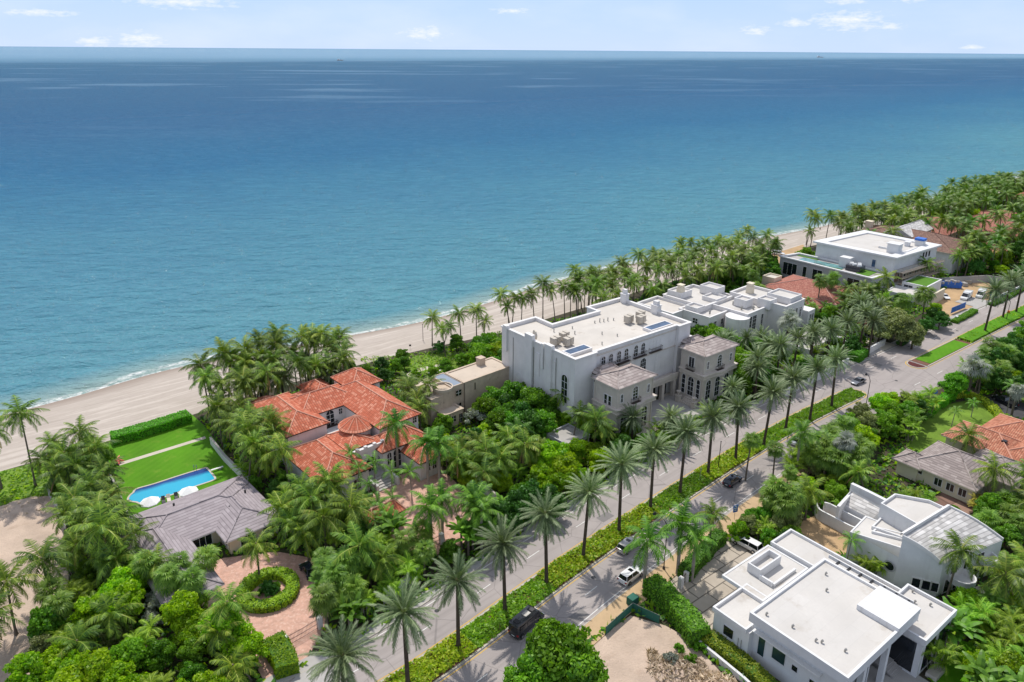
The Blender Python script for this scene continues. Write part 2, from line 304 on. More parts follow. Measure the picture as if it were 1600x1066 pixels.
# ------------------------------------------------------------------ mesh helpers
ORI = {}
EXC = []          # footprints where nothing grows
def setp(o, label=None, cat=None, group=None, kind=None):
    if label: o['label'] = label
    if cat: o['category'] = cat
    if group: o['group'] = group
    if kind: o['kind'] = kind
    return o
class MB:
    def __init__(s): s.f = []; s.uv = []; s.mi = []
    def face(s, pts, uv=None, mi=0):
        s.f.append([tuple(p) for p in pts]); s.uv.append(uv); s.mi.append(mi)
    def prism(s, pts, z0, z1, mi=0, bottom=False, top=True):
        """pts: xy list counter-clockwise"""
        n = len(pts)
        for i in range(n):
            a, b = pts[i], pts[(i + 1) % n]
            s.face([(a[0], a[1], z0), (b[0], b[1], z0), (b[0], b[1], z1), (a[0], a[1], z1)], mi=mi)
        if top: s.face([(p[0], p[1], z1) for p in pts], mi=mi)
        if bottom: s.face([(p[0], p[1], z0) for p in reversed(pts)], mi=mi)
    def box(s, c, hx, hy, z0, z1, ang=0.0, mi=0, bottom=True):
        ca, sa = math.cos(ang), math.sin(ang)
        P = [(c[0] + x * ca - y * sa, c[1] + x * sa + y * ca) for x, y in ((-hx, -hy), (hx, -hy), (hx, hy), (-hx, hy))]
        s.prism(P, z0, z1, mi, bottom)
    def bar(s, a, b, r, n=6, r2=None, mi=0):
        a = Vector(a); b = Vector(b); d = (b - a)
        if d.length < 1e-6: return
        d.normalize(); x = d.orthogonal().normalized(); y = d.cross(x)
        r2 = r if r2 is None else r2
        A = [a + (x * math.cos(2 * math.pi * k / n) + y * math.sin(2 * math.pi * k / n)) * r for k in range(n)]
        B = [b + (x * math.cos(2 * math.pi * k / n) + y * math.sin(2 * math.pi * k / n)) * r2 for k in range(n)]
        for k in range(n):
            s.face([A[k], A[(k + 1) % n], B[(k + 1) % n], B[k]], mi=mi)
        s.face(B, mi=mi); s.face(A[::-1], mi=mi)
    def tube(s, pts, rs, n=7, mi=0):
        pts = [Vector(p) for p in pts]; rings = []
        for i, p in enumerate(pts):
            d = (pts[min(i + 1, len(pts) - 1)] - pts[max(i - 1, 0)]).normalized()
            x = Vector((1, 0, 0)); x = (x - d * x.dot(d)).normalized(); y = d.cross(x)
            rings.append([p + (x * math.cos(2 * math.pi * k / n) + y * math.sin(2 * math.pi * k / n)) * rs[i] for k in range(n)])
        for a, b in zip(rings, rings[1:]):
            for k in range(n): s.face([a[k], a[(k + 1) % n], b[(k + 1) % n], b[k]], mi=mi)
        s.face(rings[-1], mi=mi)
    def mesh(s, name, mats, org=(0, 0, 0), smooth=False):
        vs, fs = [], []
        for f in s.f:
            fs.append(list(range(len(vs), len(vs) + len(f))))
            vs += [(p[0] - org[0], p[1] - org[1], p[2] - org[2]) for p in f]
        me = bpy.data.meshes.new(name); me.from_pydata(vs, [], fs)
        uvl = me.uv_layers.new(name='UVMap'); k = 0; dat = uvl.data
        for f, uv in zip(s.f, s.uv):
            for j in range(len(f)):
                if uv: dat[k].uv = uv[j]
                k += 1
        for m in (mats if isinstance(mats, (list, tuple)) else [mats]): me.materials.append(MATS[m])
        me.polygons.foreach_set('material_index', s.mi)
        if smooth:
            import bmesh
            bm = bmesh.new(); bm.from_mesh(me); bmesh.ops.remove_doubles(bm, verts=bm.verts, dist=0.0005); bm.to_mesh(me); bm.free()
            me.polygons.foreach_set('use_smooth', [True] * len(me.polygons))
            try: me.set_sharp_from_angle(angle=R(40))
            except Exception: pass
        me.update(); return me
    def build(s, name, mats, parent=None, smooth=False):
        org = ORI.get(parent.name, Vector((0, 0, 0))) if parent else Vector((0, 0, 0))
        o = bpy.data.objects.new(name, s.mesh(name, mats, org, smooth)); COL.objects.link(o)
        if parent: o.parent = parent; ORI[o.name] = org
        return o
def thing(name, label, cat, loc, group=None, rz=0.0):
    o = bpy.data.objects.new(name, None); COL.objects.link(o); o.location = loc; o.rotation_euler = (0, 0, rz)
    o.empty_display_size = 0.5; ORI[o.name] = Vector(loc)
    return setp(o, label, cat, group)
def struct(o): o['kind'] = 'structure'; return o

def inset(pts, d):
    """offset a CCW polygon inwards by d"""
    n = len(pts); out = []
    for i in range(n):
        p0, p1, p2 = [Vector((q[0], q[1])) for q in (pts[i - 1], pts[i], pts[(i + 1) % n])]
        e1 = (p1 - p0).normalized(); e2 = (p2 - p1).normalized()
        n1 = Vector((-e1.y, e1.x)); n2 = Vector((-e2.y, e2.x))
        b = n1 + n2; k = b.dot(n1)
        out.append(tuple(p1 + b * (d / k)) if abs(k) > 1e-4 else tuple(p1 + n1 * d))
    return out
def ccw(pts):
    a = sum(pts[i][0] * pts[(i + 1) % len(pts)][1] - pts[(i + 1) % len(pts)][0] * pts[i][1] for i in range(len(pts)))
    return pts if a > 0 else pts[::-1]
def xy(pts, ang=42.0): return ccw([tuple(W(s, t, 0, ang)[:2]) for s, t in pts])
def rect(s0, s1, t0, t1, ang=42.0): return xy([(s0, t0), (s1, t0), (s1, t1), (s0, t1)], ang)
def pxpoly(pts, z=0.0): return ccw([tuple(G(u, v, z)[:2]) for u, v in pts])

def parapet_block(root, pts, z0, z1, wallm, roofm, par=0.6, t=0.35, wname='wall', rname='roof', cap=None):
    EXC.append(list(pts)); mb = MB(); inn = inset(pts, t); n = len(pts)
    mb.prism(pts, z0, z1, top=False)
    for i in range(n):
        a, b, c, d = pts[i], pts[(i + 1) % n], inn[(i + 1) % n], inn[i]
        mb.face([(*a, z1), (*b, z1), (*c, z1), (*d, z1)])
        mb.face([(*c, z1 - par), (*d, z1 - par), (*d, z1), (*c, z1)])
    w = mb.build(wname, wallm, root)
    m2 = MB(); m2.face([(*p, z1 - par + 0.003) for p in inn]); r = m2.build(rname, roofm, root)
    if cap:
        m3 = MB(); o1 = inset(pts, -cap[1]); i1 = inset(pts, t + 0.08)
        for i in range(n):
            a, b, c, d = o1[i], o1[(i + 1) % n], i1[(i + 1) % n], i1[i]
            m3.face([(*a, z1 + cap[0]), (*b, z1 + cap[0]), (*c, z1 + cap[0]), (*d, z1 + cap[0])])
            m3.face([(*a, z1 - cap[0]), (*b, z1 - cap[0]), (*b, z1 + cap[0]), (*a, z1 + cap[0])])
            m3.face([(*b, z1 - cap[0]), (*a, z1 - cap[0]), (*d, z1 - cap[0]), (*c, z1 - cap[0])])
            m3.face([(*c, z1 - cap[0]), (*d, z1 - cap[0]), (*d, z1 + cap[0]), (*c, z1 + cap[0])])
        m3.build('cornice', cap[2] if len(cap) > 2 else wallm, root)
    return w, r
def sloped(mb, pts, mi=0, eave=(0, 1)):
    """roof face with UVs in metres; eave = index pair of the eave edge"""
    P = [Vector(p) for p in pts]; a, b = P[eave[0]], P[eave[1]]
    u = (b - a).normalized(); n = None
    for k in range(2, len(P)):
        n = (P[1] - P[0]).cross(P[k] - P[0])
        if n.length > 1e-5: break
    n.normalize()
    if n.z < 0: P = P[::-1]; n = -n
    v = n.cross(u)
    if v.z < 0: v = -v
    mb.face(P, [((p - a).dot(u), (p - a).dot(v)) for p in P], mi)
def hip_roof(root, q, ze, zr, tile, fascia='white stucco', oh=0.5, axis=None, name='roof', hipk=1.0, ridge=True):
    """q: four xy corners CCW of the walls; hipped roof over them (hipk 0 = gable)"""
    EXC.append(list(q)); E = inset(q, -oh); E = [Vector((*p, ze)) for p in E]
    l01 = (E[1] - E[0]).length; l12 = (E[2] - E[1]).length
    if axis is None: axis = 0 if l01 >= l12 else 1
    if axis == 1: E = E[1:] + E[:1]; l01, l12 = l12, l01
    m0 = (E[0] + E[3]) / 2; m1 = (E[1] + E[2]) / 2; d = (m1 - m0); k = min(0.5, hipk * 0.5 * l12 / d.length)
    r0 = m0 + d * k; r1 = m1 - d * k; r0.z = r1.z = zr
    mb = MB(); ct = [tile, fascia]
    if (r1 - r0).length > 0.05:
        sloped(mb, [E[0], E[1], r1, r0]); sloped(mb, [E[2], E[3], r0, r1])
    else:
        sloped(mb, [E[0], E[1], r0]); sloped(mb, [E[2], E[3], r0])
    if hipk > 0: sloped(mb, [E[1], E[2], r1]); sloped(mb, [E[3], E[0], r0])
    else:
        mb.face([E[1], E[2], r1], mi=1); mb.face([E[3], E[0], r0], mi=1)
    n = 4
    for i in range(n):
        a, b = E[i], E[(i + 1) % n]; mb.face([(a.x, a.y, ze - 0.22), (b.x, b.y, ze - 0.22), b, a], mi=1)
    mb.face([(p.x, p.y, ze - 0.22) for p in reversed(E)], mi=1)
    r = mb.build(name, ct, root)
    if ridge:
        rb = MB()
        segs = [(r0, r1)] + ([(E[0], r0), (E[3], r0), (E[1], r1), (E[2], r1)] if hipk > 0 else [])
        for a, b in segs:
            if (b - a).length > 0.1: rb.bar(a + Vector((0, 0, 0.04)), b + Vector((0, 0, 0.04)), 0.13, 5)
        rb.build('ridge_cap', RIDGE.get(tile, tile), r)
    return r
RIDGE = {'red clay tiles': 'pale ridge tiles', 'orange clay tiles': 'pale ridge tiles', 'rose clay tiles': 'pale rose ridge tiles', 'taupe tiles': 'pale grey tiles'}
plain('pale ridge tiles', (0.66, 0.33, 0.23), 0.8); plain('pale rose ridge tiles', (0.5, 0.30, 0.25), 0.8)
def cone_roof(root, c, rad, ze, zr, tile, n=16, name='roof'):
    mb = MB(); ap = Vector((c[0], c[1], zr))
    P = [Vector((c[0] + rad * math.cos(2 * math.pi * k / n), c[1] + rad * math.sin(2 * math.pi * k / n), ze)) for k in range(n)]
    for k in range(n): sloped(mb, [P[k], P[(k + 1) % n], ap])
    mb.face([tuple(p - Vector((0, 0, 0.1))) for p in P[::-1]])
    r = mb.build(name, tile, root); rb = MB()
    for k in range(0, n, 2): rb.bar(P[k] + Vector((0, 0, .03)), ap + Vector((0, 0, .03)), 0.08, 4)
    rb.build('ridge_cap', RIDGE.get(tile, tile), r); return r
def window(root, a, b, d, zc, w, h, arch=False, frame='white metal', glass='dark glass', nx=2, ny=2, name='window', depth=0.1, surround=None):
    """window in the wall that runs a->b (xy, outside on the right hand); d metres from a to its centre"""
    a = Vector((*a[:2], 0)); b = Vector((*b[:2], 0)); u = (b - a).normalized(); o = Vector((u.y, -u.x, 0)); c = a + u * d
    def P(x, z, out): q = c + u * x + o * out; return (q.x, q.y, zc + z)
    hw, hh = w / 2, h / 2; fr = MB(); f = min(0.09, w * 0.09)
    if arch:
        zs = hh - hw; K = 10
        out_ = [(-hw, -hh), (hw, -hh)] + [(hw * math.cos(math.pi * k / K), zs + hw * math.sin(math.pi * k / K)) for k in range(K + 1)]
    else: out_ = [(-hw, -hh), (hw, -hh), (hw, hh), (-hw, hh)]
    sf = 0.16 if surround is None else surround
    big = [(x * (1 + sf / hw), (z + (0 if z > -hh + 1e-6 else -sf * 0.6)) + (sf if (z > 0 and not arch) else 0)) if not (arch and z > zs) else (x * (1 + sf / hw), zs + (z - zs) * (1 + sf / hw)) for x, z in out_]
    n = len(out_)
    for i in range(n):
        (x0, z0), (x1, z1) = out_[i], out_[(i + 1) % n]; (X0, Z0), (X1, Z1) = big[i], big[(i + 1) % n]
        fr.face([P(x0, z0, depth), P(X0, Z0, depth), P(X1, Z1, depth), P(x1, z1, depth)][::-1])
        fr.face([P(X0, Z0, depth), P(X0, Z0, 0.0), P(X1, Z1, 0.0), P(X1, Z1, depth)][::-1])
        fr.face([P(x0, z0, depth), P(x0, z0, 0.02), P(x1, z1, 0.02), P(x1, z1, depth)])
    def barb(x0, x1, z0, z1, m):
        for q in (0.055,): fr.face([P(x0, z0, q), P(x1, z0, q), P(x1, z1, q), P(x0, z1, q)], mi=1)
    for i in range(1, nx): x = -hw + w * i / nx; barb(x - f / 2, x + f / 2, -hh, hh - (hw * 0.25 if arch else 0), 0)
    for j in range(1, ny): z = -hh + h * j / ny; barb(-hw, hw, z - f / 2, z + f / 2, 0)
    wo = fr.build(name, ['white stucco' if surround is None else root_wall(root), frame], root)
    g = MB(); g.face([P(x, z, 0.03) for x, z in out_]); g.build('pane', glass, wo)
    return wo
def root_wall(root): return root.get('_wm', 'white stucco')
def facade(root, a, b, specs, **kw):
    for sp in specs: window(root, a, b, *sp[:4], **{**kw, **(sp[4] if len(sp) > 4 else {})})
def balcony(root, a, b, d, z, w, dep=0.7, h=1.0):
    a = Vector((*a[:2], 0)); b = Vector((*b[:2], 0)); u = (b - a).normalized(); o = Vector((u.y, -u.x, 0)); c = a + u * d
    mb = MB()
    def P(x, out, zz): q = c + u * x + o * out; return Vector((q.x, q.y, zz))
    n = max(4, int(w / 0.22)); m = 3
    path = [(-w / 2, 0.06), (-w / 2, dep)] + [(-w / 2 + w * k / n, dep) for k in range(1, n)] + [(w / 2, dep), (w / 2, 0.06)]
    for x, q in path: mb.bar(P(x, q, z), P(x, q, z + h), 0.03, 4)
    for (x0, q0), (x1, q1) in ((path[0], path[1]), (path[1], path[-2]), (path[-2], path[-1])):
        mb.bar(P(x0, q0, z + h), P(x1, q1, z + h), 0.05, 4); mb.bar(P(x0, q0, z + 0.1), P(x1, q1, z + 0.1), 0.04, 4)
    sl = [P(-w / 2, 0, 0), P(w / 2, 0, 0), P(w / 2, dep, 0), P(-w / 2, dep, 0)]
    mb.prism(ccw([(p.x, p.y) for p in sl]), z - 0.12, z, bottom=True)
    return mb.build('balcony', 'bronze rail', root)

def smooth_line(pts, step=2.5):
    """Catmull-Rom through xy points"""
    P = [Vector(p) for p in pts]; P = [P[0] * 2 - P[1]] + P + [P[-1] * 2 - P[-2]]; out = []
    for i in range(1, len(P) - 2):
        n = max(2, int((P[i + 1] - P[i]).length / step))
        for k in range(n):
            t = k / n; a, b, c, d = P[i - 1], P[i], P[i + 1], P[i + 2]
            out.append(0.5 * ((2 * b) + (c - a) * t + (2 * a - 5 * b + 4 * c - d) * t * t + (3 * b - a - 3 * c + d) * t ** 3))
    out.append(P[-2]); return out
def offset_line(pl, d):
    out = []
    for i, p in enumerate(pl):
        t = (pl[min(i + 1, len(pl) - 1)] - pl[max(i - 1, 0)]).normalized(); out.append(p + Vector((-t.y, t.x)) * d)
    return out
def strip(mb, A, B, z0, z1=None, mi=0, closed=True):
    """sheet (or kerb body, when z1 is given) between two lines of equal point count"""
    z = z0 if z1 is None else z1
    for i in range(len(A) - 1):
        mb.face([(*A[i], z), (*A[i + 1], z), (*B[i + 1], z), (*B[i], z)][::-1], mi=mi)
        if z1 is not None:
            mb.face([(*A[i], z0), (*A[i + 1], z0), (*A[i + 1], z1), (*A[i], z1)], mi=mi)
            mb.face([(*B[i + 1], z0), (*B[i], z0), (*B[i], z1), (*B[i + 1], z1)], mi=mi)
def sheet(name, poly, z, mat, kind='structure'):
    EXC.append(list(poly))
    mb = MB(); mb.face([(*p, z) for p in poly]); o = mb.build(name, mat); o['kind'] = kind; return o
rough_mat('dark asphalt patch', (0.22, 0.205, 0.20), 0.15, 0.6, 9)
# ------------------------------------------------------------------ ground, beach, sea
TI = [(-400, 164), (10, 162.5), (29, 161), (46, 161.5), (70, 163), (95, 161), (107, 159), (120, 157.5), (132, 154), (159, 154), (220, 152), (262, 150), (283, 147), (323, 142), (400, 138), (558, 130), (900, 112), (3000, 0)]
TW = [(-400, 190), (-60, 196), (14, 196), (25, 195), (35, 196), (45, 197.3), (55, 197.5), (75, 193.5), (96, 188.5), (106, 187), (121, 183), (140, 182.5), (165, 184), (196, 186), (260, 179), (315, 170.5), (352, 164.5), (433, 159), (535, 152.6), (580, 148.5), (622, 147), (900, 130), (3000, 20)]
def itp(T, s): return float(np.interp(s, [a for a, _ in T], [b for _, b in T]))
def smt(T, s): return sum(itp(T, s + d) * w for d, w in ((-8, .2), (-4, .25), (0, .1), (4, .25), (8, .2)))
rr = random.Random(5)
svals = [-3000, -1000, -400, -200] + list(np.arange(-100, 700, 4.0)) + [720, 800, 1000, 1500, 3000]
def beach():
    prof = [(0.0, 0.0), (0.12, -0.25), (0.45, -0.9), (0.8, -1.75), (1.0, -2.5), (1.0, -4.2)]
    mb = MB(); rows = []
    for s in svals:
        a, b = smt(TI, s), smt(TW, s)
        wob = 0.7 * math.sin(s * 0.21) + 0.5 * math.sin(s * 0.53 + 1)
        r = [W(s, a + (b + wob * 0 - a) * k, z) for k, z in prof[:-1]]
        r.append(W(s, b + 9, -4.2)); rows.append(r)
    for p, q in zip(rows, rows[1:]):
        for i in range(len(p) - 1): mb.face([p[i], q[i], q[i + 1], p[i + 1]][::-1])
    o = mb.build('beach', 'beach sand', smooth=True); o['kind'] = 'structure'
    land = [W(s, smt(TI, s), 0) for s in svals] + [W(3000, -2500), W(-3000, -2500)]
    m2 = MB(); m2.face([tuple(p) for p in land][::-1]); o = m2.build('ground', 'dark soil'); o['kind'] = 'structure'
def sand_mat():
    m, N, L, P = newmat('beach sand'); p = pos_node(N, L)
    rot = N.new('ShaderNodeVectorRotate'); rot.rotation_type = 'Z_AXIS'; rot.inputs['Angle'].default_value = R(-39); L.new(p, rot.inputs['Vector'])
    sc = N.new('ShaderNodeVectorMath'); sc.operation = 'MULTIPLY'; sc.inputs[1].default_value = (0.05, 0.6, 1); L.new(rot.outputs[0], sc.inputs[0])
    n1 = noise(N, L, sc.outputs[0], 1.0, 5); n2 = noise(N, L, p, 0.8, 5)
    c = ramp(N, L, n1, [(0.32, (0.35, 0.30, 0.255)), (0.42, (0.44, 0.38, 0.33)), (0.5, (0.39, 0.335, 0.285)), (0.58, (0.48, 0.42, 0.365)), (0.72, (0.51, 0.45, 0.395))])
    c = mixc(N, L, maprange(N, L, n2, 0.5, 0.8, 0, 0.35), c, (0.35, 0.28, 0.24))
    sep = N.new('ShaderNodeSeparateXYZ'); L.new(p, sep.inputs[0])
    c = mixc(N, L, maprange(N, L, sep.outputs[2], -1.75, -2.4, 0, 1), c, (0.27, 0.215, 0.175))     # wet by the waterline
    L.new(c, P.inputs['Base Color']); P.inputs['Roughness'].default_value = 0.9; bump(N, L, n2, P, 0.5, 0.15); MATS['beach sand'] = m
def sea_mat():
    m, N, L, P = newmat('sea water'); p = pos_node(N, L)
    at = N.new('ShaderNodeAttribute'); at.attribute_name = 'sd'; sdist = at.outputs['Fac']
    big = noise(N, L, p, 0.0045, 5, 0.6)
    k = N.new('ShaderNodeMath'); k.operation = 'MULTIPLY_ADD'; L.new(big, k.inputs[0]); k.inputs[1].default_value = 240; 
    off = N.new('ShaderNodeMath'); off.operation = 'SUBTRACT'; L.new(k.outputs[0], off.inputs[0]); off.inputs[1].default_value = 120; L.new(sdist, k.inputs[2])
    f = maprange(N, L, off.outputs[0], 0, 1200)
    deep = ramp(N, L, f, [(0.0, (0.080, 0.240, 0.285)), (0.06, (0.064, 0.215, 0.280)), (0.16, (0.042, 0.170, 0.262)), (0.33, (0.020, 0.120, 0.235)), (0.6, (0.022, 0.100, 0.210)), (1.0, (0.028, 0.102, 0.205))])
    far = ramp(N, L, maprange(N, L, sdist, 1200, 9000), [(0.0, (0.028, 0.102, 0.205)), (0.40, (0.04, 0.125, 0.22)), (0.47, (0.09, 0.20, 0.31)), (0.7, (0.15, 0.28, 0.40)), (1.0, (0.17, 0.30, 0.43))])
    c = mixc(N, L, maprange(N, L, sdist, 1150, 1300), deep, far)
    # pale slicks lying far out, drawn along the wind
    rot = N.new('ShaderNodeVectorRotate'); rot.rotation_type = 'Z_AXIS'; rot.inputs['Angle'].default_value = R(-8); L.new(p, rot.inputs['Vector'])
    sc = N.new('ShaderNodeVectorMath'); sc.operation = 'MULTIPLY'; sc.inputs[1].default_value = (0.0019, 0.0062, 1); L.new(rot.outputs[0], sc.inputs[0])
    sn = noise(N, L, sc.outputs[0], 1.0, 6, 0.6)
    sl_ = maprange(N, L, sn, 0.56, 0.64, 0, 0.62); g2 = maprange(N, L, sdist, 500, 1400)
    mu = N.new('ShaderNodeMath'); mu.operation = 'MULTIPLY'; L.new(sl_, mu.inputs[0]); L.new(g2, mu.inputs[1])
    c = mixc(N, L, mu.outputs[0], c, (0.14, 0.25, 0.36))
    # dark weed patches near the beach
    wn = noise(N, L, p, 0.05, 5, 0.6); wp = maprange(N, L, wn, 0.66, 0.76, 0, 0.35); c = mixc(N, L, wp, c, (0.015, 0.09, 0.14))
    rp = N.new('ShaderNodeVectorMath'); rp.operation = 'MULTIPLY'; rp.inputs[1].default_value = (0.10, 0.42, 1); L.new(rot.outputs[0], rp.inputs[0]); rn = noise(N, L, rp.outputs[0], 1.0, 5, 0.7)
    c = mixc(N, L, maprange(N, L, rn, 0.42, 0.68, 0.0, 0.26), c, dark((0.012, 0.07, 0.15), 1.0)); c = mixc(N, L, maprange(N, L, rn, 0.5, 0.3, 0.0, 0.22), c, (0.10, 0.30, 0.38))  # ripple bands: light and shade of the waves put into the colour
    # sandy shallows and foam
    c = mixc(N, L, maprange(N, L, sdist, 14, 1.5, 0, 0.7), c, (0.30, 0.36, 0.30))
    fn = noise(N, L, p, 0.55, 6, 0.7); fb = noise(N, L, p, 0.06, 2)
    w1 = N.new('ShaderNodeMath'); w1.operation = 'MULTIPLY_ADD'; L.new(fb, w1.inputs[0]); w1.inputs[1].default_value = 9; w1.inputs[2].default_value = -2.6
    d1 = N.new('ShaderNodeMath'); d1.operation = 'SUBTRACT'; L.new(sdist, d1.inputs[0]); L.new(w1.outputs[0], d1.inputs[1])
    ab = N.new('ShaderNodeMath'); ab.operation = 'ABSOLUTE'; L.new(d1.outputs[0], ab.inputs[0])
    band = maprange(N, L, ab.outputs[0], 0.2, 1.6, 0.75, 0)
    e0 = maprange(N, L, sdist, 0.0, 1.4, 1.0, 0)
    mx = N.new('ShaderNodeMath'); mx.operation = 'MAXIMUM'; L.new(band, mx.inputs[0]); L.new(e0, mx.inputs[1])
    th = N.new('ShaderNodeMath'); th.operation = 'MULTIPLY'; L.new(mx.outputs[0], th.inputs[0]); L.new(maprange(N, L, fn, 0.40, 0.58), th.inputs[1])
    c = mixc(N, L, th.outputs[0], c, (0.78, 0.78, 0.76))
    df = N.new('ShaderNodeBsdfDiffuse'); L.new(c, df.inputs['Color']); gl = N.new('ShaderNodeBsdfGlossy'); gl.inputs['Color'].default_value = (1, 1, 1, 1)
    L.new(maprange(N, L, sdist, 200, 900, 0.07, 0.3), gl.inputs['Roughness'])
    ws = N.new('ShaderNodeVectorMath'); ws.operation = 'MULTIPLY'; ws.inputs[1].default_value = (0.7, 1.0, 1); L.new(p, ws.inputs[0])
    h1 = noise(N, L, ws.outputs[0], 1.05, 2.0, 0.6); h2 = noise(N, L, ws.outputs[0], 0.16, 3)
    hh = N.new('ShaderNodeMath'); hh.operation = 'MULTIPLY_ADD'; L.new(h2, hh.inputs[0]); hh.inputs[1].default_value = 4.5; L.new(h1, hh.inputs[2])
    b = N.new('ShaderNodeBump'); b.inputs['Strength'].default_value = 1.0; b.inputs['Distance'].default_value = 3.4; L.new(hh.outputs[0], b.inputs['Height'])
    L.new(b.outputs[0], gl.inputs['Normal'])
    b2 = N.new('ShaderNodeBump'); b2.inputs['Strength'].default_value = 1.0; b2.inputs['Distance'].default_value = 0.8; L.new(hh.outputs[0], b2.inputs['Height']); L.new(b2.outputs[0], df.inputs['Normal'])
    fr = N.new('ShaderNodeFresnel'); fr.inputs['IOR'].default_value = 1.33; L.new(b.outputs[0], fr.inputs['Normal'])
    mn = N.new('ShaderNodeMath'); mn.operation = 'MINIMUM'; L.new(fr.outputs[0], mn.inputs[0]); L.new(maprange(N, L, sdist, 100, 900, 0.2, 0.055), mn.inputs[1])
    ft = N.new('ShaderNodeMath'); ft.operation = 'MULTIPLY'; L.new(mn.outputs[0], ft.inputs[0]); L.new(maprange(N, L, th.outputs[0], 0, 1, 1, 0.1), ft.inputs[1])
    mx2 = N.new('ShaderNodeMixShader'); L.new(ft.outputs[0], mx2.inputs[0]); L.new(df.outputs[0], mx2.inputs[1]); L.new(gl.outputs[0], mx2.inputs[2]); L.new(mx2.outputs[0], N['Material Output'].inputs['Surface'])
    MATS['sea water'] = m
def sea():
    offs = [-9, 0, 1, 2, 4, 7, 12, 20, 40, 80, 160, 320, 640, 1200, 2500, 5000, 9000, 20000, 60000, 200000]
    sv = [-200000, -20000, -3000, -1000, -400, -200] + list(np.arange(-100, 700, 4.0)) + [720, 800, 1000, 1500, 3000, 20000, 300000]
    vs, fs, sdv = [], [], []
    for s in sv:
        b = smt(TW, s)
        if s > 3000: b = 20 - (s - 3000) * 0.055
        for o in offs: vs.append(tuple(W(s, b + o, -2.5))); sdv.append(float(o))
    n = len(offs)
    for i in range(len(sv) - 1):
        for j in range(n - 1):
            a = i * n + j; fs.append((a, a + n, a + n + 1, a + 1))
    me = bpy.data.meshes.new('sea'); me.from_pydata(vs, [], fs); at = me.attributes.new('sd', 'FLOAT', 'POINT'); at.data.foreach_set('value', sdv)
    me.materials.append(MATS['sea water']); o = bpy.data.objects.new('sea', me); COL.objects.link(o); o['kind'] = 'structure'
sand_mat(); sea_mat(); beach(); sea()

# ------------------------------------------------------------------ roads and median
def pl(pts, step=2.5): return smooth_line([G(u, v).xy for u, v in pts], step)
# centre of the planted median in street-grid metres: (s, t)
MC = [(-40, 66), (20, 66.6), (45, 65.9), (76, 67.9), (112, 68.7), (142, 68.3), (165, 66.8), (196, 63.6), (232, 60.5), (272, 57.0), (340, 49), (600, 10)]
MCW = smooth_line([W(s, t).xy for s, t in MC], 1.0)
def cut(line, s0, s1):
    c, q = math.cos(R(42)), math.sin(R(42))
    return [i for i, p in enumerate(line) if s0 <= p.x * c + p.y * q <= s1]
IDX = cut(MCW, -30, 470)
LN = {d: offset_line(MCW, d) for d in (2.55, 2.3, 2.85, -2.55, -2.3, -2.85, 2.4, -2.4)}
def off(d):
    if d not in LN: LN[d] = offset_line(MCW, d)
    return LN[d]
def seg(d, s0, s1):
    i = cut(MCW, s0, s1); return [off(d)[k] for k in i]
def ribbon(name, d0, d1, s0, s1, z, mat, z0=None, kind='structure'):
    mb = MB(); A, B = seg(d1, s0, s1), seg(d0, s0, s1)
    if z0 is None: strip(mb, A, B, z)
    else: strip(mb, A, B, z0, z)
    o = mb.build(name, mat); o['kind'] = kind; return o
LH = 10.1     # outer edge of the carriageways from the median centre
ribbon('northbound_road', -9.9, 2.0, -30, 470, 0.030, 'asphalt')
ribbon('southbound_road', 2.0, 10.2, -30, 470, 0.030, 'asphalt')
ribbon('sidewalk', 10.32, 12.4, -30, 159, 0.13, 'grey concrete', 0.0)
ribbon('sidewalk', 10.32, 12.0, 169, 470, 0.13, 'grey concrete', 0.0)
ribbon('sidewalk', -13.3, -10.05, -30, 176, 0.13, 'tan sidewalk', 0.0)
ribbon('kerb', 10.2, 10.34, -30, 470, 0.15, 'kerb concrete', 0.0)
ribbon('kerb', -10.07, -9.9, -30, 178, 0.15, 'kerb concrete', 0.0)
MEDS = [(-30, 173), (205, 470)]
for s0, s1 in MEDS:
    ribbon('median_kerb', 2.2, 2.5, s0, s1, 0.16, 'kerb concrete', 0.0)
    ribbon('median_kerb', -2.5, -2.2, s0, s1, 0.16, 'kerb concrete', 0.0)
    ribbon('median_bed', -2.2, 2.2, s0, s1, 0.12, 'mulch', 0.0)
def nose(s, sign):
    i = min(range(len(MCW)), key=lambda k: abs(MCW[k].x * math.cos(R(42)) + MCW[k].y * math.sin(R(42)) - s))
    c = MCW[i]; t = (MCW[i + 1] - MCW[i]).normalized() * sign; n = Vector((-t.y, t.x))
    def arc(r): return [tuple(c - t * 0.0 + n * r * math.cos(a) + t * r * math.sin(a) * 1.2) for a in [math.pi * k / 12 for k in range(13)]]
    for nm, r, z, m in (('median_kerb', 2.5, 0.158, 'kerb concrete'), ('median_bed', 2.2, 0.19, 'red mulch' if sign < 0 else 'mulch')):
        mb = MB(); mb.prism(ccw(arc(r)), 0.0, z); o = mb.build(nm, m); o['kind'] = 'structure'
    mb = MB(); A, B = arc(2.62), arc(2.84); strip(mb, [Vector(p) for p in A], [Vector(p) for p in B], 0.036); 
    o = mb.build('yellow_line', 'yellow road paint'); o['kind'] = 'structure'
nose(173, 1); nose(205, -1)
for s0, s1 in MEDS:
    ribbon('yellow_line', 2.72, 2.88, s0, s1, 0.036, 'yellow road paint')
    ribbon('yellow_line', -2.88, -2.72, s0, s1, 0.036, 'yellow road paint')
ribbon('white_line', 9.62, 9.76, -30, 470, 0.036, 'white road paint')
ribbon('white_line', -9.40, -9.26, -30, 180, 0.036, 'white road paint')
ribbon('white_line', -8.05, -7.92, -30, 150, 0.036, 'white road paint') if False else None
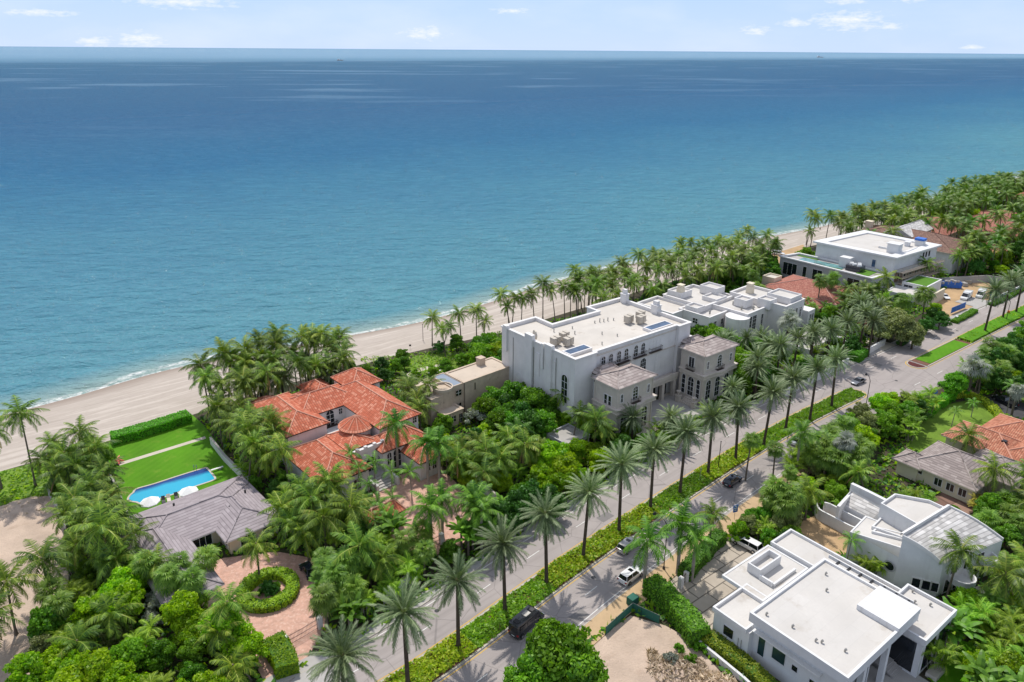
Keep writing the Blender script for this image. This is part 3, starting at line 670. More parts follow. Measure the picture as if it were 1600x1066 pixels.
def dashes(d, s0, s1, on=3.0, gap=9.0):
    mb = MB(); s = s0
    while s < s1:
        A, B = seg(d + .06, s, s + on), seg(d - .06, s, s + on)
        c = off(d); i = min(range(len(MCW) - 1), key=lambda k: abs(MCW[k].x * math.cos(R(42)) + MCW[k].y * math.sin(R(42)) - s))
        p = c[i]; t = (c[i + 1] - c[i]).normalized(); n = Vector((-t.y, t.x)) * 0.07
        q = p + t * on; mb.face([(*(p + n), .036), (*(p - n), .036), (*(q - n), .036), (*(q + n), .036)][::-1] if False else [(*(p - n), .036), (*(q - n), .036), (*(q + n), .036), (*(p + n), .036)])
        s += on + gap
    o = mb.build('lane_dashes', 'white road paint'); o['kind'] = 'structure'
dashes(6.2, -25, 400); dashes(-6.1, -25, 300)
sheet('side_road', rect(176, 186, 20, 55), 0.034, 'asphalt') if False else None

# ------------------------------------------------------------------ parcels (lawns, yards, drives)
sheet('sandy_lot', pxpoly([(-60, 800), (0, 790), (75, 775), (92, 800), (112, 840), (105, 930), (85, 990), (60, 1066), (20, 1180), (-80, 1180)]), 0.02, 'dry sandy earth')
sheet('dune_grass', pxpoly([(-60, 745), (0, 737), (60, 722), (90, 706), (120, 700), (95, 760), (75, 776), (0, 791), (-60, 800)]), 0.025, 'rough lawn')
sheet('lawn', pxpoly([(160, 696), (300, 648), (318, 664), (382, 747), (330, 790), (198, 806), (184, 758)]), 0.02, 'bright lawn')
EXC.append(list(rect(94, 107, 83.5, 99)))
sheet('lawn', pxpoly([(425, 632), (470, 606), (500, 600), (520, 612), (470, 640), (440, 640)]), 0.02, 'bright lawn')
sheet('garden_path', pxpoly([(186, 728), (184, 724), (320, 682), (322, 685.5)]), 0.026, 'pale paving')
sheet('motor_court', pxpoly([(318, 905), (326, 880), (350, 872), (432, 862), (486, 872), (510, 905), (514, 960), (498, 1000), (470, 1042), (462, 1058), (415, 1070), (385, 1010), (330, 985)]), 0.022, 'pink pavers')
sheet('driveway_apron', pxpoly([(462, 1058), (498, 1024), (520, 1030), (530, 1052), (475, 1110), (430, 1100)]), 0.135, 'grey concrete')
sheet('entry_court', pxpoly([(560, 800), (600, 750), (650, 735), (700, 742), (748, 790), (742, 835), (700, 868), (640, 862), (600, 840)]), 0.022, 'pink pavers')
sheet('dune_grass', pxpoly([(628, 575), (648, 556), (740, 548), (760, 560), (720, 575), (670, 588)]), 0.025, 'rough lawn')
sheet('garden_path', pxpoly([(632, 586), (648, 577), (700, 566), (702, 568), (655, 581), (640, 590)]), 0.03, 'pale paving')
sheet('stone_court', pxpoly([(985, 668), (1040, 612), (1064, 600), (1090, 640), (1060, 660), (1030, 676), (1000, 690)]), 0.022, 'pale paving')
sheet('stone_court', xy([(118, 92.5), (134, 92.5), (134, 104), (118, 104)], 38.5), 0.028, 'grey concrete')
sheet('stone_drive', pxpoly([(1168, 640), (1225, 610), (1300, 570), (1330, 575), (1260, 618), (1190, 652)]), 0.022, 'pale paving')
sheet('building_yard', pxpoly([(1448, 480), (1465, 462), (1500, 432), (1545, 442), (1560, 465), (1542, 490), (1500, 500), (1478, 495)]), 0.022, 'ochre earth')
for s0_, s1_, d1_, m_ in ((206, 214, 17, 'pale paving'), (226, 236, 20, 'pale paving'), (268, 279, 18, 'grey concrete'), (160, 168, 20, 'pale paving'), (86, 91, 18, 'grey concrete')):
    ribbon('pale_drive', 10.30, d1_, s0_, s1_, 0.142, m_)
sheet('sandy_lot', pxpoly([(1205, 398), (1255, 382), (1262, 400), (1236, 420), (1195, 418)]), 0.02, 'ochre earth')
sheet('lawn', pxpoly([(1418, 700), (1436, 660), (1480, 632), (1530, 622), (1570, 632), (1560, 660), (1500, 690), (1440, 712)]), 0.02, 'rough lawn')
sheet('side_street', pxpoly([(1530, 630), (1552, 618), (1680, 650), (1680, 680), (1590, 655)]), 0.024, 'dark asphalt')
sheet('lawn', pxpoly([(1590, 612), (1640, 605), (1640, 640), (1600, 640)]), 0.02, 'rough lawn')
sheet('sandy_lot', pxpoly([(1256, 812), (1290, 800), (1345, 832), (1332, 866), (1290, 868), (1240, 836)]), 0.022, 'ochre earth')
sheet('paved_drive', pxpoly([(1048, 908), (1110, 845), (1190, 850), (1210, 880), (1130, 960), (1110, 1010), (1090, 975), (1062, 950)]), 0.024, 'slab paving')
sheet('sandy_lot', pxpoly([(930, 1002), (985, 962), (1040, 978), (1080, 1000), (1140, 1066), (1190, 1160), (950, 1160), (905, 1066)]), 0.022, 'dry sandy earth')
sheet('lawn', pxpoly([(1455, 1066), (1465, 1030), (1500, 1000), (1530, 1010), (1520, 1066), (1500, 1120), (1440, 1120)]), 0.02, 'bright lawn')
sheet('pool_terrace', pxpoly([(1490, 930), (1530, 915), (1560, 925), (1562, 940), (1530, 960), (1500, 952)]), 0.02, 'pale paving')
sheet('brown_terrace', pxpoly([(1450, 782), (1480, 765), (1530, 795), (1500, 812)]), 0.02, 'brown clay tiles')
sheet('paved_terrace', rect(78, 92, 20, 34, 38), 0.02, 'grey concrete')

for k_, (s_, d_) in enumerate(((52, 7.8), (74, -4.4), (88, 4.6), (103, -7.9), (127, 8.2), (140, -4.2), (158, 5.2), (189, -2), (194, 6), (215, 7.5), (240, 5), (66, -8.2))):
    i_ = cut(MCW, s_, s_ + 1.2)[0]; c_ = off(d_)[i_]; mb = MB()
    if k_ % 3 == 2: mb.box(c_, 1.5, .9, .031, .0345, R(42), bottom=False); nm_, mt_ = 'asphalt_patch', 'dark asphalt patch'
    else: mb.prism([(c_.x + .38 * math.cos(a), c_.y + .38 * math.sin(a)) for a in np.linspace(0, 2 * math.pi, 13)[:-1]], .031, .0345); nm_, mt_ = 'manhole_cover', 'dark asphalt'
    o_ = mb.build(nm_, mt_); o_['kind'] = 'structure'
# ------------------------------------------------------------------ buildings
def ST(ang): return lambda s, t: tuple(W(s, t, 0, ang)[:2])
def face_m(s0, s1, t, ang): f = ST(ang); return f(s0, t), f(s1, t)          # wall towards the road side (-t)
def face_l(t1, t0, s, ang): f = ST(ang); return f(s, t1), f(s, t0)          # wall towards the near end (-s)

# ---- big limestone mansion with two street towers
def mansion():
    A = 38.5; P = ST(A)
    r = thing('mansion', 'large cream limestone mansion with flat white roof and two front towers', 'mansion', (*P(119, 104), 0))
    r['_wm'] = 'cut limestone'
    main = xy([(100.6, 104.6), (107, 104.6), (107, 105.2), (134.2, 105.0), (134.2, 104.2), (138.5, 104.2), (138.5, 127.7), (126.2, 127.7), (126.2, 123.7), (110.9, 123.7), (110.9, 130), (100.4, 130)], A)
    parapet_block(r, main, 0, 17.5, 'white stucco', 'aged roof membrane', 0.75, 0.45, cap=(0.14, 0.22))
    # the tall chimneys and stepped parapet of the left wall
    mb = MB()
    for t0, t1, z in ((127.6, 129.0, 18.3), (118.3, 120.8, 18.8), (111.6, 113.8, 18.4), (114.3, 115.0, 18.1)):
        mb.prism(xy([(99.85, t0), (100.9, t0), (100.9, t1), (99.85, t1)], A), 0 if z > 18.35 else 12, z)
    mb.build('pilaster', 'white stucco', r)
    for s, t, w_, h_ in ((138.3, 125.8, 0.9, 3.0), (138.6, 115.2, 1.0, 2.6)):
        mb = MB(); q = rect(s - w_, s + w_ * .6, t - w_, t + w_, A); mb.prism(q, 14, 17.5 + h_ * .6); mb.prism(inset(q, .3), 17.5 + h_ * .6, 17.5 + h_)
        mb.prism(inset(q, -.15), 17.5 + h_ * .55, 17.5 + h_ * .62, bottom=True); mb.build('chimney', 'white stucco', r)
    # long facade: upper row of paired arched windows with balconies, tall arches below
    a, b = face_m(107, 134.2, 105.1, A)
    for d in (2.6, 5.0, 7.6, 10.0, 13.2, 15.6, 18.6, 21.0):
        window(r, a, b, d, 14.4, 1.25, 2.7, True, nx=2, ny=3)
    for d in (3.8, 8.8, 14.4, 19.8): balcony(r, a, b, d, 12.8, 4.1)
    for d in (10.6, 16.0, 21.3): window(r, a, b, d, 9.7, 1.9, 4.2, True, nx=3, ny=4)
    window(r, a, b, 25.3, 13.2, 0.9, 1.6, False); window(r, a, b, 24.2, 9.0, 1.3, 3.2, True, nx=2, ny=3)
    # left wall
    a, b = face_l(130, 104.6, 100.5, A)
    window(r, a, b, 22.4, 9.6, 1.9, 6.6, True, nx=2, ny=4); window(r, a, b, 6.6, 6.2, 1.5, 3.0, True); window(r, a, b, 11.2, 5.6, 1.5, 3.0, True)
    for d in (13.0, 18.4):
        mb = MB(); c = Vector(a) + (Vector(b) - Vector(a)).normalized() * d; mb.box((c.x, c.y), 0.9, 0.12, 9.5, 15, R(A) + R(90)); mb.build('blind_window', 'white stucco', r)
    for d in (4.4, 11.9, 19.6):
        mb = MB(); c = Vector(a) + (Vector(b) - Vector(a)).normalized() * d; o = W(-0.14, 0, 0, A).xy; c = c + o; mb.bar((c.x, c.y, 1), (c.x, c.y, 16), 0.07, 6); mb.build('downpipe', 'grey metal', r)
    # string courses
    mb = MB()
    for z in (12.2, 16.4):
        mb.prism(xy([(106.9, 104.9), (134.3, 104.8), (134.3, 105.1), (106.9, 105.3)], A), z, z + 0.28, bottom=True)
    mb.build('string_course', 'cut limestone', r)
    # towers
    def tower(s0, s1, t0, t1, nfront, side):
        q = rect(s0, s1, t0, t1, A); mb = MB(); mb.prism(q, 0, 12.7, top=False); mb.build('tower_wall', 'cut limestone', r)
        ho = hip_roof(r, q, 12.95, 14.7, 'pale grey tiles', 'cut limestone', 0.75)
        led = MB()
        pts = [(s0 - .75, t0 - .75)] + [(s0 + (s1 - s0) * k / 12, t0 - .75 - (0.75 * math.exp(-((k / 12 - 0.5) / 0.16) ** 2))) for k in range(1, 12)] + [(s1 + .75, t0 - .75), (s1 + .75, t1), (s0 - .75, t1)]
        led.prism(xy(pts, A), 6.9, 7.15, bottom=True); led.prism(xy([(x, y) for x, y in inset_st(pts, 0.12)], A), 7.15, 7.75); led.prism(xy([(x, y) for x, y in inset_st(pts, -0.1)], A), 7.75, 8.05, bottom=True)
        led.build('ledge', 'cut limestone', r)
        mb = MB(); mb.prism(xy(inset_st([(s0, t0), (s1, t0), (s1, t1), (s0, t1)], -0.12), A), 12.1, 12.45, bottom=True); mb.build('cornice', 'cut limestone', r)
        a, b = face_m(s0, s1, t0, A); L_ = s1 - s0
        for k in range(3): window(r, a, b, L_ * (0.2 + 0.3 * k), 3.5, 1.7, 5.0, True, nx=2, ny=4)
        window(r, a, b, L_ * 0.5, 10.2, 1.5, 3.0, True, nx=2, ny=4); balcony(r, a, b, L_ * 0.5, 8.1, 2.4, 0.75)
        window(r, a, b, L_ * 0.12, 10.1, 0.7, 1.9, True); window(r, a, b, L_ * 0.88, 10.1, 0.7, 1.9, True)
        a, b = face_l(t1, t0, s0, A); M_ = t1 - t0
        if side:
            for d, w_ in ((0.17, .95), (0.5, 1.6), (0.83, .95)): window(r, a, b, M_ * d, 3.9, w_, 4.8, True, nx=2 if w_ > 1 else 1, ny=4)
            window(r, a, b, M_ * 0.45, 10.0, 1.5, 2.6, False, nx=2, ny=1); balcony(r, a, b, M_ * 0.45, 8.1, 2.2)
        else:
            window(r, a, b, M_ * 0.5, 8.9, 0.8, 2.6, nx=1); window(r, a, b, M_ * 0.68, 8.9, 0.8, 2.6, nx=1)
        # corner pilasters
        for cs, ct in ((s0, t0), (s1, t0), (s0, t1)):
            mb = MB()
            for z0, z1 in ((0, 6.9), (8.05, 12.1)): mb.prism(rect(cs - .14, cs + .14, ct - .14, ct + .14, A), z0, z1)
            mb.build('pilaster', 'cut limestone', r)
    tower(133.6, 145.1, 95.6, 102.2, 3, True)
    tower(104.9, 115.9, 95.9, 102.6, 3, False)
    for s0, s1, t0, t1 in ((136.0, 141.0, 101.5, 104.3), (106.3, 111.6, 102.6, 104.7)):
        q = rect(s0, s1, t0, t1, A); mb = MB(); mb.prism(q, 0, 13.1, top=False); mb.build('link_wall', 'white stucco', r)
        hip_roof(r, inset(q, -.1), 13.1, 14.4, 'pale grey tiles', 'dark timber', 0.5, axis=0 if False else None, hipk=0.9)
        a, b = face_l(t1, t0, s0, A)
        for d in (0.7, 1.7): window(r, a, b, d, 11.6, 0.7, 1.7)
        window(r, a, b, 1.2, 8.0, 1.1, 3.0, True)
    mb = MB(); mb.prism(rect(138.4, 141.5, 101.5, 106.5, A), 0, 12.9); mb.build('link_wall', 'white stucco', r)
    # porte cochere terrace between the towers
    mb = MB(); mb.prism(rect(115.9, 133.6, 102.9, 105.0, A), 4.4, 5.3, bottom=True); mb.prism(rect(115.9, 133.6, 102.7, 103.1, A), 5.3, 6.2)
    for s in (117.2, 124.0, 128.5, 132.6): mb.prism(rect(s - .45, s + .45, 102.9, 103.8, A), 0, 4.4)
    mb.build('terrace', 'cut limestone', r)
    a, b = face_m(116, 133.6, 105.02, A)
    for d, w_ in ((4.6, 5.0), (10.3, 3.6), (14.6, 3.0)):
        g = MB(); u = (Vector(b) - Vector(a)).normalized(); c0 = Vector(a) + u * (d - w_ / 2); c1 = Vector(a) + u * (d + w_ / 2)
        n = Vector((u.y, -u.x)) * 0.03; g.face([(*(c0 + n), 0.05), (*(c1 + n), 0.05), (*(c1 + n), 3.7), (*(c0 + n), 3.7)]); g.build('garage_opening_shade', 'painted dark interior', r)  # flat face on the wall, the garage's inner shade painted near-black
    # steps with urns
    for k in range(4):
        mb = MB(); mb.prism(rect(130.6 + k * .0, 133.4, 95.6 + k * .35 - .2, 99.9 - k * .35, A) if False else rect(131.3 + k * .5, 133.5, 96.2, 100.0, A), 0.02, 0.25 + .25 * k); mb.build('step', 'cut limestone', r)
    # roof furniture
    for (s, t) in ((103.3, 109.2), (130.2, 108.3)):
        mb = MB(); q = rect(s - (1.7 if s < 110 else 3.4), s + (5.0 if s < 110 else 4.5), t - 1.9, t + 0.9, A)
        mb.prism(q, 16.6, 17.45); o = mb.build('skylight', 'white stucco', r); g = MB(); q2 = inset(q, .35); g.face([(*p, 17.46) for p in q2]); g.build('pane', 'blue glass', o)
    for n_, (cs, ct) in enumerate(((103.2, 114.6), (105.4, 112.6), (106.8, 115.6), (127.0, 114.4), (129.2, 112.4), (131.4, 114.6))):
        for k in range(2):
            mb = MB(); c = P(cs + k * 1.3, ct + (0.25 if k else 0)); mb.box(c, .45, .75, 17.05, 18.7, R(A)); 
            mb.box(c, .5, .8, 18.7, 18.78, R(A))
            for z in np.arange(17.2, 18.6, .17): mb.box(c, .47, .77, z, z + .06, R(A))
            mb.build('air_conditioner', 'beige metal', r)
    for s, t, h_ in ((112, 117, .7), (114, 120, .5), (117, 113, .6), (121, 119.5, .5), (122.4, 119.2, .9), (123.4, 118.8, .6), (124.6, 118.6, .8), (126, 118.0, .5), (119, 110, .5), (109, 121, .7), (126.5, 113, .5), (112.5, 108.5, .6)):
        mb = MB(); c = P(s, t); mb.bar((*c, 16.7), (*c, 16.75 + h_), .12, 6); mb.bar((*c, 16.75 + h_), (*c, 16.9 + h_), .22, 6, .05); mb.build('roof_vent', 'grey metal', r)
    mb = MB(); c = P(101.9, 119.8); c2 = P(102.6, 119.8)
    mb.bar((*c, 18.1), (c[0] + .3, c[1] + .1, 18.1), 1.15, 14); mb.bar((*c, 16.8), (*c, 18.1), .1, 5); mb.build('satellite_dish', 'beige metal', r)
    return r
def inset_st(pts, d): return inset(ccw(pts), d)
mansion()
for s, t in ((131.2, 100.4), (131.2, 95.8)):
    r = thing('stone_urn', 'pale stone urn on a square pedestal at the mansion entrance steps', 'urn', W(s, t, 0, 38.5), 'stone urns by the mansion steps')
    if t > 100: r['label'] = 'pale stone urn on a square pedestal left of the mansion entrance steps'
    else: r['label'] = 'pale stone urn on a square pedestal nearest the road at the mansion steps'
    p = W(s, t, 0, 38.5); mb = MB(); mb.box(p, .5, .5, 0, 1.6, R(38.5)); mb.box(p, .62, .62, 1.6, 1.75, R(38.5)); mb.build('pedestal', 'cut limestone', r)
    mb = MB(); mb.bar((p.x, p.y, 1.75), (p.x, p.y, 2.1), .12, 10, .16); mb.bar((p.x, p.y, 2.1), (p.x, p.y, 2.7), .2, 12, .5); mb.bar((p.x, p.y, 2.7), (p.x, p.y, 2.8), .58, 12); mb.build('bowl', 'cut limestone', r)

# ---- Spanish house
def spanish():
    A = 42; P = ST(A)
    r = thing('spanish_house', 'white stucco villa with many red clay tile hip roofs and a round turret', 'house', (*P(64, 120), 0))
    T = 'red clay tiles'
    def wing(s0, s1, t0, t1, ze, zr, axis=None, z0=0, hipk=1.0):
        q = rect(s0, s1, t0, t1, A); mb = MB(); mb.prism(q, z0, ze - 0.05, top=False); mb.build('wall', 'white stucco', r)
        # rect() gives corners in s,t order, so axis 0 is along the road
        hip_roof(r, q, ze, zr, T, 'dark timber', 0.55, axis, hipk=hipk)
    wing(53.2, 61.6, 124.6, 142, 7.9, 10.3, 1)
    wing(58.5, 72.4, 129.4, 138.5, 8.0, 10.7, 0)
    wing(68.4, 77.6, 115.2, 136.5, 8.1, 11.0, 1)
    wing(52.0, 61.4, 108.4, 124.0, 5.0, 7.9, 1)
    wing(66.1, 76, 110.8, 116.5, 5.5, 7.6, 0)
    wing(70.6, 75.4, 104.6, 112.5, 4.1, 5.9, 1)
    wing(66.2, 71.6, 138.2, 146, 6.8, 8.6, 1)
    wing(72.4, 79.4, 132.8, 141.0, 8.9, 11.4, None)
    wing(54.5, 66, 136, 143.5, 6.6, 8.3, 0)
    c = P(66.0, 120.4); mb = MB(); mb.bar((*c, 0), (*c, 7.45), 3.0, 18); mb.build('turret_wall', 'white stucco', r, smooth=True); cone_roof(r, c, 3.7, 7.5, 9.7, T, 20)
    c = P(57.6, 144.4); mb = MB(); mb.bar((*c, 0), (*c, 5.9), 3.2, 16); mb.build('turret_wall', 'white stucco', r, smooth=True); cone_roof(r, c, 3.9, 6.0, 7.7, T, 18)
    hip_roof(r, rect(60.6, 67.2, 114.6, 123.0, A), 5.95, 7.3, T, 'dark timber', .15, 1)
    mb = MB(); mb.prism(rect(61.4, 67.5, 112.6, 122, A), 0, 5.7); mb.prism(rect(60, 66, 121, 130, A), 0, 4.0); mb.build('wall', 'white stucco', r)
    mb = MB(); mb.prism(rect(61.2, 67.7, 112.4, 112.8, A), 5.7, 6.5)
    for s in (61.6, 63.4, 65.4, 67.2): mb.prism(rect(s - .3, s + .3, 112.3, 112.9, A), 6.5, 6.9)
    mb.build('parapet', 'white stucco', r)
    a, b = face_m(58.5, 72.4, 129.4, A); window(r, a, b, 6.4, 5.6, 1.8, 4.0, True, nx=2, ny=4); window(r, a, b, 8.9, 6.6, .8, 1.3)
    balcony(r, a, b, 6.4, 4.05, 2.8, .8, .9)
    a, b = face_m(61.4, 67.5, 112.6, A); window(r, a, b, 3.0, 2.3, 2.2, 3.8, True, glass='painted dark interior', name='front_door')
    a, b = face_m(66.1, 76, 110.8, A); window(r, a, b, 1.4, 3.4, 1.0, 2.6, True); window(r, a, b, 3.2, 2.9, 1.7, 4.0, True, nx=2, ny=3)
    a, b = face_l(116.5, 110.8, 66.1, A); window(r, a, b, 4.2, 3.4, .8, 1.0, True)
    a, b = face_m(70.6, 75.4, 104.6, A); window(r, a, b, 1.8, 2.3, .95, 1.6); window(r, a, b, 3.3, 2.3, .95, 1.6)
    a, b = face_l(142, 124.6, 53.2, A); window(r, a, b, 3.5, 5.6, 1.2, 1.8); window(r, a, b, 9, 5.6, 1.2, 1.8); window(r, a, b, 13.5, 3.0, 1.3, 2.2); window(r, a, b, 16.3, 6.4, .6, 1.1)
    a, b = face_m(52.0, 61.4, 108.4, A); window(r, a, b, 2.5, 2.4, 1.4, 2.2); window(r, a, b, 6.8, 2.4, 1.4, 2.2)
    a, b = face_m(68.4, 77.6, 115.2, A); window(r, a, b, 8.3, 6.9, .9, 1.2)
    for k in range(6):
        mb = MB(); mb.prism(rect(62.2, 66.2, 106.6 + .7 * k, 112.5, A), 0.02, 0.2 + .18 * k); mb.build('step', 'grey concrete', r)
    for s in (61.9, 66.5):
        mb = MB(); mb.prism(rect(s - .25, s + .25, 106.2, 112.5, A), 0, 1.7); mb.build('stair_wall', 'white stucco', r)
spanish()
def gatehouse():
    r = thing('gatehouse', 'small white gatehouse with a red tile hip roof among palms', 'gatehouse', W(57, 96.3, 0)); q = rect(53.9, 60.0, 94.9, 98.0)
    mb = MB(); mb.prism(q, 0, 3.3, top=False); mb.build('wall', 'white stucco', r); hip_roof(r, q, 3.4, 4.9, 'red clay tiles', 'dark timber', .45, hipk=.6)
    a, b = face_m(53.9, 60, 94.9, 42); window(r, a, b, 4.4, 1.8, .9, 1.4); window(r, a, b, 1.6, 1.5, 1.1, 2.4, name='door', nx=1, ny=1)
gatehouse()
def wall_run(name, label, pts, h, t=0.3, mat='white stucco', cap=None, cat='wall', z0=0.0):
    p0 = pts[0]; r = thing(name, label, cat, (p0[0], p0[1], z0)); P = [Vector(p[:2]) for p in pts]
    A_, B_ = offset_line(P, t / 2), offset_line(P, -t / 2); mb = MB(); strip(mb, A_, B_, z0, h)
    for i in (0, -1): mb.face([(*A_[i], z0), (*B_[i], z0), (*B_[i], h), (*A_[i], h)])
    mb.build('panel', mat, r)
    if cap:
        A_, B_ = offset_line(P, t / 2 + .07), offset_line(P, -t / 2 - .07); mb = MB(); strip(mb, A_, B_, h, h + .12); mb.build('coping', cap, r)
    return r
wall_run('garden_wall', 'long white garden wall along the driveway beside the red roofed villa', [G(u, v) for u, v in ((694, 716), (728, 745), (775, 790), (800, 815))], 2.3, cap='cut limestone')
wall_run('garden_wall', 'pale boundary wall between the lawn and the red roofed villa', [G(u, v) for u, v in ((330, 694), (352, 722), (372, 742), (395, 758))], 1.6, cap='grey concrete')
wall_run('boundary_wall', 'weathered grey boundary wall beside the sandy lot', [G(u, v) for u, v in ((78, 778), (90, 800), (100, 822), (112, 850))], 2.0, mat='grey concrete')
wall_run('boundary_wall', 'low grey wall at the left side of the pool lawn', [G(u, v) for u, v in ((172, 745), (184, 768), (193, 790), (200, 806))], 0.9, mat='grey concrete')

# ---- low grey roofed house by the pool
def grey_house():
    r = thing('bungalow', 'low bungalow with wide grey tiled hip roofs beside the pool lawn', 'house', W(32, 114, 0)); r['_wm'] = 'grey stucco'
    for s0, s1, t0, t1, ax, zr in ((21.5, 42.8, 111.3, 123.9, 0, 5.1), (33.7, 42.8, 106.9, 120.5, 1, 5.0), (21.2, 28.6, 97.5, 119, 1, 5.0)):
        q = rect(s0 + .3, s1 - .3, t0 + .3, t1 - .3); mb = MB(); mb.prism(q, 0, 3.05, top=False); mb.build('wall', 'cream stucco', r)
        hip_roof(r, rect(s0, s1, t0, t1), 3.2, zr, 'grey shingle tiles', 'white stucco', .6, ax)
    a, b = face_l(111.6, 107.2, 34.0, 42); window(r, a, b, 2.2, 1.7, 2.4, 1.7, nx=3, ny=1)
    a, b = face_m(28.9, 34, 111.6, 42); window(r, a, b, 2.2, 1.6, 3.0, 2.1, nx=3, ny=1)
    a, b = face_m(34, 42.5, 107.2, 42); window(r, a, b, 3.0, 1.6, 2.4, 1.8, nx=2, ny=1); window(r, a, b, 6.8, 1.5, 2.2, 2.3, glass='painted dark interior', name='garage_door')
    for s, t in ((30, 121.2), (41, 117.0), (37, 114)):
        mb = MB(); p = W(s, t, 0); mb.bar((p.x, p.y, 3.6), (p.x, p.y, 4.6), .18, 6); mb.build('roof_vent', 'dark metal', r)
grey_house()
def pool():
    pts = [(198, 781), (202, 774), (207, 770), (212, 764), (240, 756), (280, 743), (316, 732), (324, 731), (330, 737), (338, 747), (335, 751), (318, 757), (300, 763), (270, 774), (245, 782), (232, 788), (220, 789), (212, 786), (203, 785)]
    P = pxpoly(pts); P = [tuple(p) for p in smooth_line(P + [P[0]], 1.0)][:-1]
    r = thing('swimming_pool', 'long blue swimming pool with a pale rim set in the bright lawn', 'pool', (*G(268, 760).xy, 0))
    inn = inset(P, .35); mb = MB()
    for i in range(len(P)):
        a, b, c, d = P[i], P[(i + 1) % len(P)], inn[(i + 1) % len(P)], inn[i]
        mb.face([(*a, .10), (*b, .10), (*c, .10), (*d, .10)]); mb.face([(*a, 0), (*b, 0), (*b, .10), (*a, .10)]); mb.face([(*c, .04), (*d, .04), (*d, .10), (*c, .10)])
    mb.build('coping', 'pale paving', r); m2 = MB(); m2.face([(*p, .045) for p in inn]); m2.build('water', 'pool water', r)
    for du in (0, 4):
        mb = MB(); a = G(303 + du, 733); pts3 = [a, a + Vector((0, 0, .9)), a + Vector((.25, -.3, 1.0)), a + Vector((.35, -.55, .5))]
        for p, q in zip(pts3, pts3[1:]): mb.bar(p, q, .05, 5)
        mb.build('handrail', 'silver rim', r)
    return r
def pool_mat():
    m, N, L, P = newmat('pool water'); p = pos_node(N, L)
    a = G(205, 775); b = G(330, 740); d = (b - a).normalized(); n = Vector((-d.y, d.x, 0))
    dt = N.new('ShaderNodeVectorMath'); dt.operation = 'DOT_PRODUCT'; L.new(p, dt.inputs[0]); dt.inputs[1].default_value = tuple(n)
    m1 = N.new('ShaderNodeMath'); m1.operation = 'SUBTRACT'; L.new(dt.outputs['Value'], m1.inputs[0]); m1.inputs[1].default_value = G(268, 758).dot(n)
    nz = noise(N, L, p, .25, 3); m2 = N.new('ShaderNodeMath'); m2.operation = 'MULTIPLY_ADD'; L.new(nz, m2.inputs[0]); m2.inputs[1].default_value = 1.6; L.new(m1.outputs[0], m2.inputs[2])
    c = mixc(N, L, maprange(N, L, m2.outputs[0], 1.1, 2.3), (0.03, 0.40, 0.60), (0.005, 0.05, 0.22))
    L.new(c, P.inputs['Base Color']); P.inputs['Roughness'].default_value = .05; n2 = noise(N, L, p, 3.0, 3); bump(N, L, n2, P, .5, .05); MATS['pool water'] = m
pool_mat(); pool()
def parasol(u, v, lab):
    p = G(u, v, 2.4); r = thing('parasol', lab, 'parasol', (p.x, p.y, 0), 'white parasols by the pool'); mb = MB(); ap = Vector((p.x, p.y, 3.15)); n = 8
    E = [Vector((p.x + 1.75 * math.cos(2 * math.pi * k / n + .3), p.y + 1.75 * math.sin(2 * math.pi * k / n + .3), 2.15)) for k in range(n)]
    for k in range(n):
        mb.face([E[k], E[(k + 1) % n], ap]); q = Vector((0, 0, -.16)); mb.face([E[k] + q, E[(k + 1) % n] + q, E[(k + 1) % n], E[k]])
    mb.build('canopy', 'white canvas', r); m2 = MB(); m2.bar((p.x, p.y, 0), (p.x, p.y, 2.9), .04, 6); m2.bar((p.x, p.y, 0), (p.x, p.y, .12), .3, 8); m2.build('pole', 'white metal', r)
parasol(234, 782, 'white octagonal parasol at the left end of the swimming pool'); parasol(294, 766, 'white octagonal parasol at the middle of the swimming pool')
for k, (u, v) in enumerate(((256, 785), (264, 782), (276, 779), (283, 777), (291, 774))):
    p = G(u, v); r = thing('sun_lounger', 'low poolside lounger, %s along the pool edge by the bungalow roof' % ['first', 'second', 'third', 'fourth', 'fifth'][k], 'sun lounger', (p.x, p.y, 0), 'sun loungers by the pool')
    a = R(120); c, s_ = math.cos(a), math.sin(a)
    def Q(x, y, z): return (p.x + x * c - y * s_, p.y + x * s_ + y * c, z)
    mb = MB(); mb.face([Q(-.9, -.32, .35), Q(.3, -.32, .35), Q(.3, .32, .35), Q(-.9, .32, .35)]); mb.face([Q(-.9, -.32, .25), Q(-.9, .32, .25), Q(.3, .32, .25), Q(.3, -.32, .25)])
    mb.face([Q(-.9, -.32, .25), Q(.3, -.32, .25), Q(.3, -.32, .35), Q(-.9, -.32, .35)]); mb.build('seat', 'beige metal' if k % 2 else 'dark metal', r)
    m2 = MB(); m2.face([Q(.3, -.32, .33), Q(.95, -.32, .85), Q(.95, .32, .85), Q(.3, .32, .33)]); m2.face([Q(.3, -.32, .25), Q(.3, .32, .25), Q(.98, .32, .78), Q(.98, -.32, .78)]); m2.build('backrest', 'beige metal' if k % 2 else 'dark metal', r)
    for x, y in ((-.8, -.28), (-.8, .28), (.8, -.28), (.8, .28)):
        m3 = MB(); m3.bar(Q(x, y, 0), Q(x, y, .3), .03, 4); m3.build('leg', 'dark metal', r)
